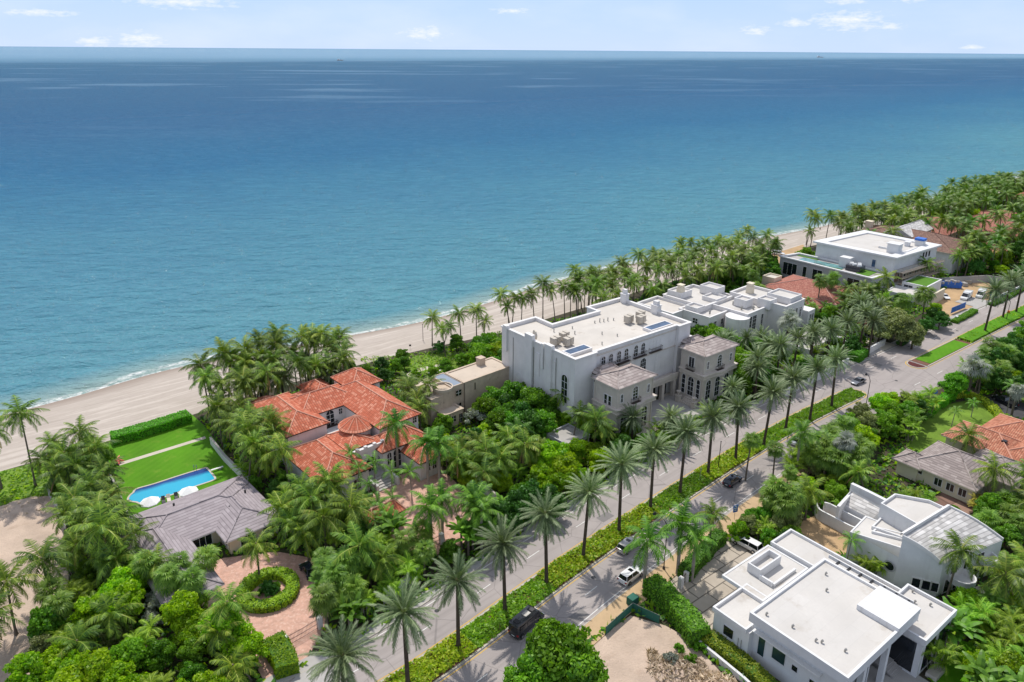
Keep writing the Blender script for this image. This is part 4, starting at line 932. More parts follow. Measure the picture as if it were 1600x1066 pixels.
def red_toy():
    p = G(184, 724); r = thing('sculpture', 'red star shaped garden sculpture lying at the end of the lawn path', 'sculpture', (p.x, p.y, 0)); mb = MB()
    for k in range(5):
        a = 2 * math.pi * k / 5 + .4; mb.bar((p.x, p.y, .7), (p.x + 1.25 * math.cos(a), p.y + 1.25 * math.sin(a), .35 + .75 * (k % 2)), .42, 7, .08)
    mb.bar((p.x, p.y, .1), (p.x, p.y, 1.0), .45, 8, .3); mb.build('body', 'red plastic', r)
    m2 = MB(); m2.bar((p.x, p.y, 0), (p.x, p.y, .12), .6, 12); m2.build('base', 'grey concrete', r)
red_toy()
def springboard():
    p = G(330, 738); r = thing('diving_board', 'white diving board at the far end of the pool', 'diving board', (p.x, p.y, 0)); d = (G(349, 732) - p); d.z = 0
    mb = MB(); mb.face([]) if False else None
    n = Vector((-d.y, d.x, 0)).normalized() * .22; a = p + Vector((0, 0, .5)); b = p + d + Vector((0, 0, .5))
    mb.face([a - n, b - n, b + n, a + n]); mb.face([a - n - Vector((0, 0, .08)), a + n - Vector((0, 0, .08)), b + n - Vector((0, 0, .08)), b - n - Vector((0, 0, .08))]); mb.face([a - n - Vector((0, 0, .08)), b - n - Vector((0, 0, .08)), b - n, a - n]); mb.build('board', 'white metal', r)
    m2 = MB(); m2.box((p + d * .75).xy, .3, .3, 0, .45); m2.build('stand', 'grey metal', r)
springboard()

# ---- tan house behind
def tan_house():
    r = thing('tan_house', 'boxy tan brick house with flat gravel roofs and a round stair tower', 'house', W(97, 124, 0)); r['_wm'] = 'tan brick'
    parapet_block(r, rect(94.2, 108.5, 120.8, 127.8), 0, 8.0, 'tan brick', 'gravel roof', .12, .3, cap=(.08, .15))
    parapet_block(r, rect(90.8, 94.2, 121.0, 128.6), 0, 7.9, 'tan brick', 'bluish roof coat', .12, .3)
    parapet_block(r, rect(84.8, 90.8, 120.6, 130.5), 0, 6.8, 'tan brick', 'gravel roof', .12, .3)
    c = W(89.4, 122.4).xy; mb = MB(); mb.bar((*c, 0), (*c, 7.6), 2.2, 22); mb.build('round_tower', 'tan brick', r, smooth=True)
    n = 22; mb = MB()
    for k in range(n):
        a0, a1 = 2 * math.pi * k / n, 2 * math.pi * (k + 1) / n
        o0 = [(c.x + rr_ * math.cos(a), c.y + rr_ * math.sin(a)) for rr_ in (2.35, 2.05) for a in (a0, a1)]
        mb.face([(*o0[0], 7.5), (*o0[1], 7.5), (*o0[1], 8.1), (*o0[0], 8.1)]); mb.face([(*o0[0], 8.1), (*o0[1], 8.1), (*o0[3], 8.1), (*o0[2], 8.1)]); mb.face([(*o0[3], 7.6), (*o0[2], 7.6), (*o0[2], 8.1), (*o0[3], 8.1)])
    mb.build('tower_rim', 'gravel roof', r)
    parapet_block(r, rect(86.4, 91.4, 117.8, 120.7), 0, 3.6, 'tan brick', 'gravel roof', .1, .3, cap=(.08, .25))
    mb = MB(); q = rect(103.0, 104.6, 125.6, 127.2); mb.prism(q, 7.8, 9.6); mb.prism(inset(q, -.1), 9.6, 9.8, bottom=True); mb.build('chimney', 'tan brick', r)
    a, b = face_m(94.2, 108.5, 120.8, 42); window(r, a, b, -1.6, 6.0, 1.6, 1.4, surround=.05); window(r, a, b, -1.6, 2.6, 1.4, 1.6, surround=.05)
    window(r, a, b, 3.2, 6.2, .35, 1.8, nx=1, ny=1, surround=.05)
    g = MB(); u = (Vector(b) - Vector(a)).normalized(); o = Vector((u.y, -u.x)) * .03; c0 = Vector(a) + u * 3.4 + o; c1 = Vector(a) + u * 9.5 + o; g.face([(*c0, 0), (*c1, 0), (*c1, 2.9), (*c0, 2.9)]); g.build('carport_opening_shade', 'painted dark interior', r)  # dark sheet before the wall; carport shade is put into its colour
    mb = MB(); p = Vector(a) + u * .1 + o * 3; mb.bar((*p, 0), (*p, 7.9), .06, 5); mb.build('downpipe', 'dark metal', r)
    a, b = face_m(86.4, 91.4, 117.8, 42); window(r, a, b, 2.4, 1.9, 1.2, 1.5, surround=.05); window(r, a, b, 4.4, 1.5, .9, 2.2, surround=.05, name='door')
tan_house()
def patio_set():
    p = G(679, 583); r = thing('patio_table', 'round white patio table set beside the path behind the tan house', 'table', (p.x, p.y, 0)); mb = MB(); mb.bar((p.x, p.y, .7), (p.x, p.y, .76), .9, 14); mb.build('tabletop', 'white metal', r)
    m = MB(); m.bar((p.x, p.y, 0), (p.x, p.y, .7), .08, 6); m.build('pedestal', 'white metal', r)
    for k in range(4):
        a = k * math.pi / 2 + .5; q = p + Vector((1.5 * math.cos(a), 1.5 * math.sin(a), 0)); c = thing('patio_chair', ['white patio chair on the landward side of the round garden table', 'white patio chair on the left of the round garden table', 'white patio chair on the near side of the round garden table', 'white patio chair on the right of the round garden table'][k], 'chair', (q.x, q.y, 0), 'patio chairs round the white table')
        m = MB(); m.box(q.xy, .28, .28, .38, .46, a); m.build('seat', 'white metal', c); m = MB(); m.box((q + Vector((.28 * math.cos(a), .28 * math.sin(a), 0))).xy, .04, .28, .46, .95, a); m.build('backrest', 'white metal', c)
        for x, y in ((-.22, -.22), (.22, -.22), (.22, .22), (-.22, .22)):
            m = MB(); w_ = q + Vector((x * math.cos(a) - y * math.sin(a), x * math.sin(a) + y * math.cos(a), 0)); m.bar((w_.x, w_.y, 0), (w_.x, w_.y, .4), .03, 4); m.build('leg', 'white metal', c)
patio_set()
def carport():
    r = thing('carport', 'small flat grey roofed carport in the overgrown garden', 'carport', W(101, 95, 0)); q = rect(98.2, 105, 91.6, 98.0)
    parapet_block(r, q, 2.3, 3.1, 'grey stucco', 'grey concrete', .5, .25)
    for s, t in ((98.5, 91.9), (104.7, 91.9), (98.5, 97.7), (104.7, 97.7)):
        mb = MB(); mb.prism(rect(s - .2, s + .2, t - .2, t + .2), 0, 2.3); mb.build('post', 'grey stucco', r)
    mb = MB(); mb.prism(rect(98.6, 104.6, 97.3, 97.6), 0, 2.3); mb.build('back_wall', 'grey stucco', r)
carport()

# ---- white cubic house with many roof levels
def white_blocks():
    r = thing('white_villa', 'sprawling white villa of stepped flat roofs behind the limestone mansion', 'house', W(184, 112, 0)); M_ = 'roof membrane'
    B_ = [((166.2, 176, 116, 129), 9, 'aged roof membrane'), ((171, 181, 107, 117.5), 9.2, M_), ((176, 191.5, 112.2, 127), 10, M_), ((180, 191.5, 100.6, 113), 9.8, M_), ((191, 202, 95.2, 113.4), 11, M_)]
    for (s0, s1, t0, t1), z, rm in B_: parapet_block(r, rect(s0, s1, t0, t1), 0, z, 'white stucco', rm, .7, .35, cap=(.1, .12))
    for s0, s1, t0, t1, z0, z1 in ((177.5, 183, 121.5, 126.5, 9.4, 11.4), (187.5, 192.2, 116, 121.8, 9.4, 12), (185.5, 189.5, 104.6, 108.6, 9.2, 11.6), (195, 201.5, 96, 103.5, 10.4, 12.4), (172, 176, 112, 116, 8.6, 10.4), (189.6, 193.5, 99.4, 103.4, 9.2, 12.0), (182.5, 188, 112.5, 117.5, 9.3, 10.6)):
        parapet_block(r, rect(s0, s1, t0, t1), z0, z1, 'white stucco', M_, .5, .3, 'roof_box_wall', 'roof_box_top')
    for s, t, z in ((178.5, 122.5, 12.8), (196.5, 110.0, 12.6)):
        mb = MB(); q = rect(s - .9, s + .9, t - .9, t + .9); mb.prism(q, 9.4, z); mb.prism(inset(q, .15), z, z + .8); mb.prism(inset(q, -.05), z + .8, z + .95, bottom=True); mb.build('chimney', 'cream stucco', r)
    for s, t in ((186, 109), (187, 103), (184, 105), (174, 109)):
        mb = MB(); p = W(s, t); mb.bar((p.x, p.y, 9), (p.x, p.y, 10), .25, 7); mb.bar((p.x, p.y, 10), (p.x, p.y, 10.3), .4, 7, .1); mb.build('roof_vent', 'grey metal', r)
    a, b = face_m(180, 191.5, 100.6, 42)
    for d in (1.6, 4.0): window(r, a, b, d, 6.4, 1.9, 4.4, nx=2, ny=4)
    window(r, a, b, 8.2, 5.0, 1.0, 6.0, nx=1, ny=4)
    a, b = face_m(171, 180, 107, 42); window(r, a, b, 6.5, 6.6, 1.1, 1.6); window(r, a, b, 3.0, 6.6, 1.1, 1.6)
    a, b = face_m(191.5, 202, 95.2, 42); window(r, a, b, 4.2, 7.4, 1.4, 3.4); window(r, a, b, 6.2, 7.4, 1.0, 3.4); window(r, a, b, 8.6, 7.4, 1.0, 3.0)
    a, b = face_l(116, 107, 171, 42); window(r, a, b, 4.4, 7.0, 1.6, 1.5)
    # rounded bay
    c = W(178.6, 102.8).xy; mb = MB(); mb.bar((*c, 0), (*c, 9.1), 3.4, 20); mb.build('round_bay', 'white stucco', r, smooth=True)
    mb = MB(); mb.prism(rect(202, 206, 93.5, 100), 0, 7.5); mb.build('side_wall', 'white stucco', r); a, b = face_m(202, 206, 93.5, 42); window(r, a, b, 1.4, 5.0, .8, 2.6); window(r, a, b, 2.8, 5.0, .8, 2.6)
white_blocks()
def rose_house():
    r = thing('rose_roof_house', 'ochre walled house under a broad rose pink tile hip roof', 'house', W(231, 107, 0)); q = rect(221.4, 240.5, 94.5, 118.5)
    mb = MB(); mb.prism(q, 0, 5.1, top=False); mb.build('wall', 'ochre stucco', r); hip_roof(r, q, 5.2, 8.3, 'rose clay tiles', 'cream stucco', .8, 1)
    q = rect(214.5, 222, 97, 106); mb = MB(); mb.prism(q, 0, 4.4, top=False); mb.build('wall', 'ochre stucco', r); hip_roof(r, q, 4.5, 6.2, 'rose clay tiles', 'cream stucco', .6)
    parapet_block(r, rect(226, 231, 118, 122.5), 0, 7.2, 'cream stucco', 'aged roof membrane', .5, .3)
    a, b = face_l(106, 97, 214.5, 42); window(r, a, b, 3, 2.6, 1.2, 1.8); window(r, a, b, 6, 2.6, 1.2, 1.8)
    a, b = face_l(118.5, 94.5, 221.4, 42); window(r, a, b, 4, 3.4, 1.4, 1.8); window(r, a, b, 9, 3.4, 1.4, 1.8)
rose_house()
rough_mat('rust block', (0.42, 0.27, 0.19), 0.3, 0.8, 5)
def site_building():
    r = thing('unfinished_villa', 'large white flat roofed villa under construction with scaffold along its road side', 'house', W(277, 106, 0))
    q = xy([(261.8, 93.2), (293.5, 89.8), (295.2, 119), (262.2, 123.6)])
    parapet_block(r, inset(q, 1.0), 0, 12.6, 'cool white paint', 'roof membrane', .1, .3)
    mb = MB(); inn = inset(q, 3.4); n = 4
    mb.prism(q, 12.6, 13.2, top=False, bottom=True)
    for i in range(n): mb.face([(*q[i], 13.2), (*q[(i + 1) % n], 13.2), (*inn[(i + 1) % n], 13.2), (*inn[i], 13.2)]); mb.face([(*inn[i], 12.7), (*inn[(i + 1) % n], 12.7), (*inn[(i + 1) % n], 13.2), (*inn[i], 13.2)][::-1])
    mb.build('roof_overhang', 'cool white paint', r); m2 = MB(); m2.face([(*p, 12.72) for p in inn]); m2.build('roof', 'roof membrane', r)
    for s0, s1, t0, t1, z1 in ((268.5, 272, 95.6, 99.5, 16.0), (283, 284.6, 97.5, 99, 14.2), (286.5, 289, 94, 96.8, 14.6)):
        mb = MB(); qq = rect(s0, s1, t0, t1); mb.prism(qq, 12.7, z1); mb.prism(inset(qq, -.35), z1, z1 + .2, bottom=True); mb.build('roof_hatch', 'cool white paint', r)
    mb = MB(); mb.prism(rect(286.3, 289.2, 93.8, 97), 14.85, 15.6); mb.build('tarpaulin', 'blue sheet', r)
    mb = MB(); mb.prism(rect(273, 282, 94, 94.4), 12.75, 13.4); mb.prism(rect(272.6, 273, 94, 104), 12.75, 13.4); mb.build('roof_curb', 'cool white paint', r)
    # lower terrace wing
    parapet_block(r, xy([(250.5, 96), (261.5, 94.5), (262.5, 128.5), (253.2, 131)]), 0, 7.4, 'grey stucco', 'grey concrete', .5, .5, cap=(.22, .35, 'cool white paint'))
    for s0, s1, t0, t1, m_ in ((255, 259.5, 108.5, 125, 'terrace water'), (253.8, 261, 98.5, 103, 'artificial turf'), (260.3, 261.6, 120, 128, 'artificial turf'), (253.9, 254.8, 108, 128, 'artificial turf')):
        mb = MB(); mb.prism(rect(s0, s1, t0, t1), 6.9, 7.02); mb.build('terrace_panel', m_, r)
    mb = MB(); mb.prism(rect(255.5, 259.5, 102.2, 107.4), 6.9, 8.9); mb.build('plant_screen', 'navy car paint', r)
    mb = MB(); mb.prism(rect(257.8, 261, 107.2, 111), 6.9, 10.6); mb.build('plant_room', 'cool white paint', r)
    for s, t in ((256.5, 103.2), (256.6, 105), (258.2, 104), (257.3, 106.3)):
        mb = MB(); p = W(s, t); mb.bar((p.x - .5, p.y, 9.2), (p.x + .7, p.y, 9.2), .55, 10); mb.build('duct', 'white metal', r)
    a, b = W(250.5, 129.5).xy, W(250.5, 96).xy; a = W(253.2, 131).xy; b = W(250.5, 96).xy
    for d, w_ in ((4.5, 5.6), (10.5, 1.4), (15.5, 3.6), (22, 3.4), (29, 4.4)): window(r, a, b, d, 3.4, w_, 4.6, nx=max(1, int(w_ / 1.8)), ny=1, surround=.08)
    a, b = W(262.8, 122.4).xy, W(262.8, 94.3).xy; window(r, a, b, 21.5, 9.4, 1.2, 2.6, glass='blue glass', nx=1, ny=1)
    # road side openings, floors and scaffold
    a, b = W(262.8, 94.2).xy, W(292.5, 90.9).xy
    for d in (2, 5, 7.4, 11, 13.0, 15.6, 17.6, 20.2, 22.2, 24.4): window(r, a, b, d, 10.7, 1.2, 2.0, nx=1, ny=1, surround=.03, glass='painted dark interior')
    u = (b - a).normalized(); o = Vector((u.y, -u.x)); mb = MB(); mb.prism(ccw([tuple(a + u * 2 + o * .05), tuple(b - u * 1 + o * .05), tuple(b - u * 1 + o * .35), tuple(a + u * 2 + o * .35)]), .1, 7.8); mb.build('bare_block_wall', 'rust block', r)
    for d in (4, 8, 12, 16, 20, 24): window(r, a + o * .35, b + o * .35, d, 5.6, 1.6, 1.8, nx=1, ny=1, surround=.03, glass='painted dark interior'); window(r, a + o * .35, b + o * .35, d, 1.7, 1.6, 2.2, nx=1, ny=1, surround=.03, glass='painted dark interior')
    for z in (7.9, 3.4):
        mb = MB(); u = (b - a).normalized(); o = Vector((u.y, -u.x)); mb.prism(ccw([tuple(a + u * 0), tuple(b), tuple(b + o * 2.2), tuple(a + o * 2.2)]), z, z + .3, bottom=True); mb.build('floor_slab', 'grey concrete', r)
    sc = thing('scaffold', 'steel scaffold with planks along the road side of the unfinished villa', 'scaffold', (*(a + o * 3).to_tuple(), 0))
    for k in range(14):
        for q_ in (2.5, 3.9):
            p = a + u * (k * 2.2) + o * q_; mb = MB(); mb.bar((*p, 0), (*p, 9.4), .05, 4); mb.build('standard', 'beige metal', sc)
    for z in (2, 4, 6, 8):
        mb = MB(); mb.prism(ccw([tuple(a + o * 2.5), tuple(a + u * 29 + o * 2.5), tuple(a + u * 29 + o * 3.9), tuple(a + o * 3.9)]), z, z + .08, bottom=True); mb.build('plank', 'tan brick', sc)
        for q_ in (2.5, 3.9):
            mb = MB(); p = a + o * q_; e = a + u * 29 + o * q_; mb.bar((*p, z + 1), (*e, z + 1), .04, 4); mb.build('ledger', 'beige metal', sc)
site_building()
def guard_block():
    r = thing('green_roof_pavilion', 'small white flat pavilion with bright green turf roof beside the building yard', 'pavilion', W(269, 86, 0))
    q = rect(262.6, 275.8, 82.2, 90.4); w_, rf = parapet_block(r, q, 0, 5.2, 'cool white paint', 'artificial turf', .25, .5)
    a, b = face_l(90.4, 82.2, 262.6, 42); window(r, a, b, 2.2, 3.0, 2.8, 2.8, nx=2, ny=1, surround=.04); window(r, a, b, 6, 3.0, 2.2, 2.8, nx=1, ny=1, surround=.04)
    parapet_block(r, rect(253.5, 262.5, 83.5, 92), 0, 3.6, 'cool white paint', 'roof membrane', .3, .3)
    w2 = thing('garden_wall', 'tall sand coloured wall between the turf roofed pavilion and the yard', 'wall', W(262, 79, 0)); mb = MB(); mb.prism(rect(256.5, 270.2, 79.0, 79.6), 0, 3.9); mb.prism(rect(256.5, 257.1, 79.6, 84), 0, 3.9); mb.build('panel', 'cream stucco', w2)
guard_block()
def far_houses():
    r = thing('brown_roof_villa', 'white villa with brown tiled hip roof and pale roof ridge behind the unfinished villa', 'house', W(318, 112, 0))
    q = rect(303, 327, 88, 128); mb = MB(); mb.prism(q, 0, 8.4, top=False); mb.build('wall', 'cool white paint', r); hip_roof(r, q, 8.5, 12.4, 'brown clay tiles', 'cream stucco', .9, 1)
    q = rect(308, 330, 106, 116); mb = MB(); mb.prism(q, 0, 10.6, top=False); mb.build('wall', 'cool white paint', r); hip_roof(r, q, 10.8, 13.6, 'white tiles', 'cream stucco', .6, 0, hipk=0.001)
    mb = MB(); qq = rect(316, 318.4, 125, 127.4); mb.prism(qq, 6, 12.2); mb.prism(inset(qq, -.2), 12.2, 12.5, bottom=True); mb.build('chimney', 'cream stucco', r)
    a, b = face_m(303, 327, 88, 42)
    for d in (4, 10, 16): window(r, a, b, d, 5.6, 1.4, 2.0)
    r = thing('rose_roof_mansion', 'long ochre mansion with wide rose tile roof under coconut palms', 'house', W(360, 108, 0))
    for s0, s1, t0, t1, ze, zr, ax in ((338, 372, 104, 122, 6.6, 10, 0), (362, 392, 84, 108, 6.2, 9.4, 0), (334, 350, 80, 96, 4.4, 7.0, 0), (395, 420, 92, 112, 5.5, 8.5, 0)):
        q = rect(s0, s1, t0, t1); mb = MB(); mb.prism(q, 0, ze - .1, top=False); mb.build('wall', 'ochre stucco', r); hip_roof(r, q, ze, zr, 'rose clay tiles', 'cream stucco', .9, ax)
        a, b = face_m(s0, s1, t0, 42)
        for d in np.arange(3, s1 - s0 - 2, 5): window(r, a, b, float(d), ze * .5, 1.6, 2.2)
    r = thing('far_roof_house', 'distant house with pale orange tile roof above the far tree canopy', 'house', W(470, 105, 0)); q = rect(458, 482, 96, 112)
    mb = MB(); mb.prism(q, 0, 6.8, top=False); mb.build('wall', 'cream stucco', r); hip_roof(r, q, 7, 10.5, 'orange clay tiles', 'cream stucco', .9)
far_houses()
def gate_lodge():
    r = thing('gate_lodge', 'small cream lodge with orange tile hip roof under a spreading street tree', 'lodge', W(219, 79, 0)); q = rect(214, 222.5, 77.5, 83.5)
    mb = MB(); mb.prism(q, 0, 3.3, top=False); mb.build('wall', 'cream stucco', r); hip_roof(r, q, 3.4, 5.4, 'orange clay tiles', 'cream stucco', .6)
    a, b = face_l(83.5, 77.5, 214, 42); window(r, a, b, 3, 1.6, 1.6, 2.4, glass='painted dark interior', name='door')
    a, b = face_m(214, 222.5, 77.5, 42); window(r, a, b, 4, 2.0, 1.4, 1.4)
    r = thing('garage', 'low white flat roofed garage behind the date palms', 'garage', W(190, 86, 0)); parapet_block(r, rect(183, 196, 83, 92), 0, 3.8, 'white stucco', 'roof membrane', .3, .3)
    a, b = face_m(183, 196, 83, 42); window(r, a, b, 4, 1.5, 3.4, 2.4, nx=1, ny=4, name='garage_door', glass='grey metal'); window(r, a, b, 9, 1.5, 3.4, 2.4, nx=1, ny=4, name='garage_door', glass='grey metal')
gate_lodge()
r_ = wall_run('street_wall', 'white street wall with low piers in front of the white villa', [W(s, 76.2 + (s - 165) * -.04) for s in (158, 170, 182, 190)], 1.8, cap='cool white paint')
r_ = wall_run('street_wall', 'white wall with green hedges beside the cream gate lodge', [W(s, 74.6) for s in (196, 204, 212)], 1.9, cap='cool white paint')
wall_run('boundary_wall', 'long rough grey wall at the back of the building yard', [W(s, t) for s, t in ((279, 90), (292, 83.5), (304, 76), (306, 70))], 2.6, mat='grey concrete')
r_ = wall_run('street_wall', 'low pale wall along the kerb past the building yard', [W(s, 66.4 - (s - 285) * .09) for s in (286, 296, 310, 330)], 1.6, mat='cool white paint')
def banner(name, label, s0, t0, s1, t1, h, z0=.4):
    r = thing(name, label, 'banner', W(s0, t0)); a, b = W(s0, t0).xy, W(s1, t1).xy; u = (b - a); n = Vector((u.y, -u.x)).normalized() * .04
    mb = MB(); mb.prism(ccw([tuple(a - n), tuple(b - n), tuple(b + n), tuple(a + n)]), z0, z0 + h, bottom=True); mb.build('sheet', 'blue sheet', r)
    k = max(2, int(u.length / 3) + 1)
    for i in range(k):
        p = a + u * i / (k - 1); m = MB(); m.bar((*p, 0), (*p, z0 + h + .1), .05, 5); m.build('post', 'white metal', r)
    return r
banner('site_banner', 'long blue banner on the fence in front of the building yard', 255, 71.6, 265, 70.6, 1.9)
banner('site_banner', 'short blue and white banner right of the building yard gate', 281.5, 68.4, 285, 67.2, 2.2)

# ---- right hand side: cream house, red roofs, curved house, modern house
def cream_house():
    A = 37; r = thing('cream_house', 'cream single storey house with large taupe tiled hip roof', 'house', W(146, 46, 0, A)); r['_wm'] = 'cream stucco'
    for s0, s1, t0, t1, ze, zr, ax in ((139.2, 152.5, 42.2, 54.8, 3.5, 6.6, 1), (146.5, 157, 37.8, 48, 3.5, 5.9, 0), (138.8, 144.2, 52, 57.2, 3.3, 4.9, 1)):
        q = rect(s0 + .6, s1 - .6, t0 + .6, t1 - .6, A); mb = MB(); mb.prism(q, 0, ze - .2, top=False); mb.build('wall', 'cream stucco', r); hip_roof(r, rect(s0, s1, t0, t1, A), ze, zr, 'taupe tiles', 'cream stucco', .25, ax)
    a, b = face_l(54.2, 42.8, 139.8, A)
    for d in (5.4, 7.6, 9.8): window(r, a, b, d, 1.75, 1.3, 1.5, nx=2, ny=1)
    for d in (.8, 1.9): window(r, a, b, d, 2.2, .8, .7, nx=1, ny=1)
    a, b = face_m(139.8, 147, 42.8, A); window(r, a, b, 2, 1.6, 1.0, 1.5); window(r, a, b, 5, 1.6, .7, 1.3)
    a, b = face_m(147.1, 156.4, 38.4, A); window(r, a, b, 1.6, 1.5, 1.0, 2.6, name='door'); window(r, a, b, 5, 1.8, 1.4, 1.5)
cream_house()
def red_house():
    A = 37; r = thing('orange_roof_house', 'low house with bright orange red tiled hip roofs at the right edge', 'house', W(165, 48, 0, A))
    for s0, s1, t0, t1, ze, zr, ax in ((156.5, 166, 42.5, 55.5, 3.5, 6.0, 1), (163.5, 176, 40, 52, 3.6, 6.6, 1), (157, 178, 34, 46, 3.4, 6.2, 0)):
        q = rect(s0 + .4, s1 - .4, t0 + .4, t1 - .4, A); mb = MB(); mb.prism(q, 0, ze - .2, top=False); mb.build('wall', 'cream stucco', r); hip_roof(r, rect(s0, s1, t0, t1, A), ze, zr, 'orange clay tiles', 'cream stucco', .4, ax)
    for s, t in ((160, 45.6), (163.6, 42.6), (168, 44.4)):
        mb = MB(); p = W(s, t, 0, A); mb.box(p.xy, .45, .45, 4.2, 5.5, R(A)); mb.build('roof_vent', 'dark metal', r)
red_house()
def curvy_house():
    r = thing('curved_white_house', 'white stucco house with long curved walls and a broad white tiled shed roof', 'house', (*G(1400, 860, 0).xy, 0))
    TL, TR, BR, BL = G(1411, 838, 9.4), G(1484, 793, 9.4), G(1567, 844, 6.2), G(1474, 881, 6.2)
    def lerp(a, b, k): return a + (b - a) * k
    mb = MB(); n = 6
    def cv(a, b, k): p = lerp(a, b, k); p.z += 0.4 * math.sin(math.pi * k) ; return p
    L0 = [cv(TL, BL, k / n) for k in range(n + 1)]; R0 = [cv(TR, BR, k / n) for k in range(n + 1)]
    acc = 0
    for k in range(n):
        a, b, c, d = L0[k + 1], R0[k + 1], R0[k], L0[k]; P = [a, b, c, d]; w_ = (b - a).length; h_ = (d - a).length
        sh = 5 - acc; mb.face(P, [(0, sh - h_), (w_, sh - h_), (w_, sh), (0, sh)]); acc += h_
    mb.build('roof', 'white tiles', r)
    for S_ in (L0, R0):
        rim = MB(); nrm = (TR - TL).normalized() * (.22 if S_ is L0 else -.22)
        for a, b in zip(S_, S_[1:]):
            up = Vector((0, 0, .28)); o_ = -nrm * 1.0
            rim.face([a + up, b + up, b + up + o_, a + up + o_]); rim.face([a - up * 1.2, b - up * 1.2, b + up, a + up]); rim.face([a - up * 1.2 + o_, b - up * 1.2 + o_, b + up + o_, a + up + o_])
        rim.build('roof_rim', 'white stucco', r)
    rim = MB(); u = Vector((0, 0, .5)); o_ = (TL - BL); o_.z = 0; o_ = o_.normalized() * .4
    rim.face([TL - Vector((0, 0, .6)), TR - Vector((0, 0, .6)), TR + u, TL + u]); rim.face([TL + u, TR + u, TR + u + o_, TL + u + o_]); rim.face([TL + o_, TR + o_, TR + u + o_, TL + u + o_]); rim.build('ridge_wall', 'white stucco', r)
    w = MB()
    for a, b, S_ in ((TL, BL, L0), (TR, BR, R0)): 
        w.face([(p.x, p.y, 0) for p in (a, b)] + [tuple(q) for q in S_[::-1]])
    w.face([(BL.x, BL.y, 0), (BR.x, BR.y, 0), tuple(BR), tuple(BL)]); w.face([(TL.x, TL.y, 0), (TR.x, TR.y, 0), tuple(TR), tuple(TL)]); w.build('wall', 'cool white paint', r)
    a, b = TL.xy, BL.xy
    window(r, a, b, 3.0, 1.7, 1.1, 1.6, nx=1, ny=1); window(r, a, b, 4.4, 1.7, 1.1, 1.6, nx=1, ny=1); window(r, a, b, 5.6, 1.7, .9, 1.6, nx=1, ny=1)
    # round window on the left wall
    def blk(pts, z, z0=0, par=.5, nm='roof'): return parapet_block(r, pxpoly(pts, z), z0, z, 'cool white paint', 'roof membrane', par, .25)
    blk([(1328, 831), (1411, 857), (1424, 833), (1352, 806)], 5.4, 0, .12)
    blk([(1376, 786), (1398, 771), (1452, 781), (1482, 795), (1434, 819)], 8.4, 0, .5)
    blk([(1362, 822), (1378, 806), (1436, 821), (1415, 841)], 5.9, 0, .3)
    blk([(1362, 830), (1371, 823), (1416, 834), (1410, 842)], 5.7, 0, .2)
    # sloped tiled wing with its high parapet
    q = [G(1312, 789, 3.0), G(1331, 768, 5.0), G(1380, 797, 5.0), G(1362, 814, 3.0)]
    mb = MB(); sloped(mb, [q[0], q[3], q[2], q[1]]); mb.build('roof', 'white tiles', r)
    w = MB()
    for i in range(4): a, b = q[i], q[(i + 1) % 4]; w.face([(a.x, a.y, 0), (b.x, b.y, 0), tuple(b + Vector((0, 0, .35))), tuple(a + Vector((0, 0, .35)))])
    w.build('wall', 'cool white paint', r)
    def freewall(px, z, t=.32, zb=0):
        P = smooth_line([G(u, v, z).xy for u, v in px], .8); m = MB(); A_, B_ = offset_line(P, t / 2), offset_line(P, -t / 2); strip(m, A_, B_, zb, z)
        for i in (0, -1): m.face([(*A_[i], zb), (*B_[i], zb), (*B_[i], z), (*A_[i], z)])
        m.build('curved_wall', 'cool white paint', r)
    freewall([(1331, 755), (1352, 765), (1386, 782)], 6.2, .7)
    freewall([(1288, 785), (1297, 787), (1320, 799), (1350, 814), (1372, 822)], 2.8)
    freewall([(1276, 785), (1280, 795), (1300, 806), (1336, 824), (1375, 832), (1411, 842)], 2.2)
    freewall([(1310, 791), (1331, 768)], 4.6, .5)
    m = MB(); c0 = G(1405, 879, 3.4); nrm = Vector(((BL - TL).y, -(BL - TL).x, 0)).normalized()
    # oval window disc on the long left wall
    d = (BL - TL); d.z = 0; u = d.normalized(); P0 = Vector((TL.x, TL.y, 0)) - u * 1.0 + nrm * .0
    c = P0 + Vector((0, 0, 5.4))
    # left wall continuing the gable plane towards the low wing
    E0 = G(1328, 831, 5.4); m2 = MB(); m2.face([(E0.x, E0.y, 0), (TL.x, TL.y, 0), (TL.x, TL.y, 5.5), (E0.x, E0.y, 5.4)]); m2.build('wall', 'cool white paint', r)
    uu = Vector((TL.x - E0.x, TL.y - E0.y, 0)).normalized(); nn = Vector((uu.y, -uu.x, 0)); c = Vector((TL.x, TL.y, 3.3)) - uu * 1.0 + nn * .08
    for r0, r1, mt, off_, nm in ((.95, .72, 'grey stucco', .12, 'oval_frame'), (.72, 0, 'dark glass', .08, 'oval_window')):
        m = MB(); K = 20
        for k in range(K):
            a0, a1 = 2 * math.pi * k / K, 2 * math.pi * (k + 1) / K
            f = lambda a, rr_: c + uu * rr_ * math.cos(a) + Vector((0, 0, rr_ * math.sin(a))) + nn * off_
            if r1 > 0: m.face([f(a0, r0), f(a1, r0), f(a1, r1), f(a0, r1)])
            else: m.face([f(a0, r0), f(a1, r0), c + nn * off_])
        m.build(nm, mt, r)
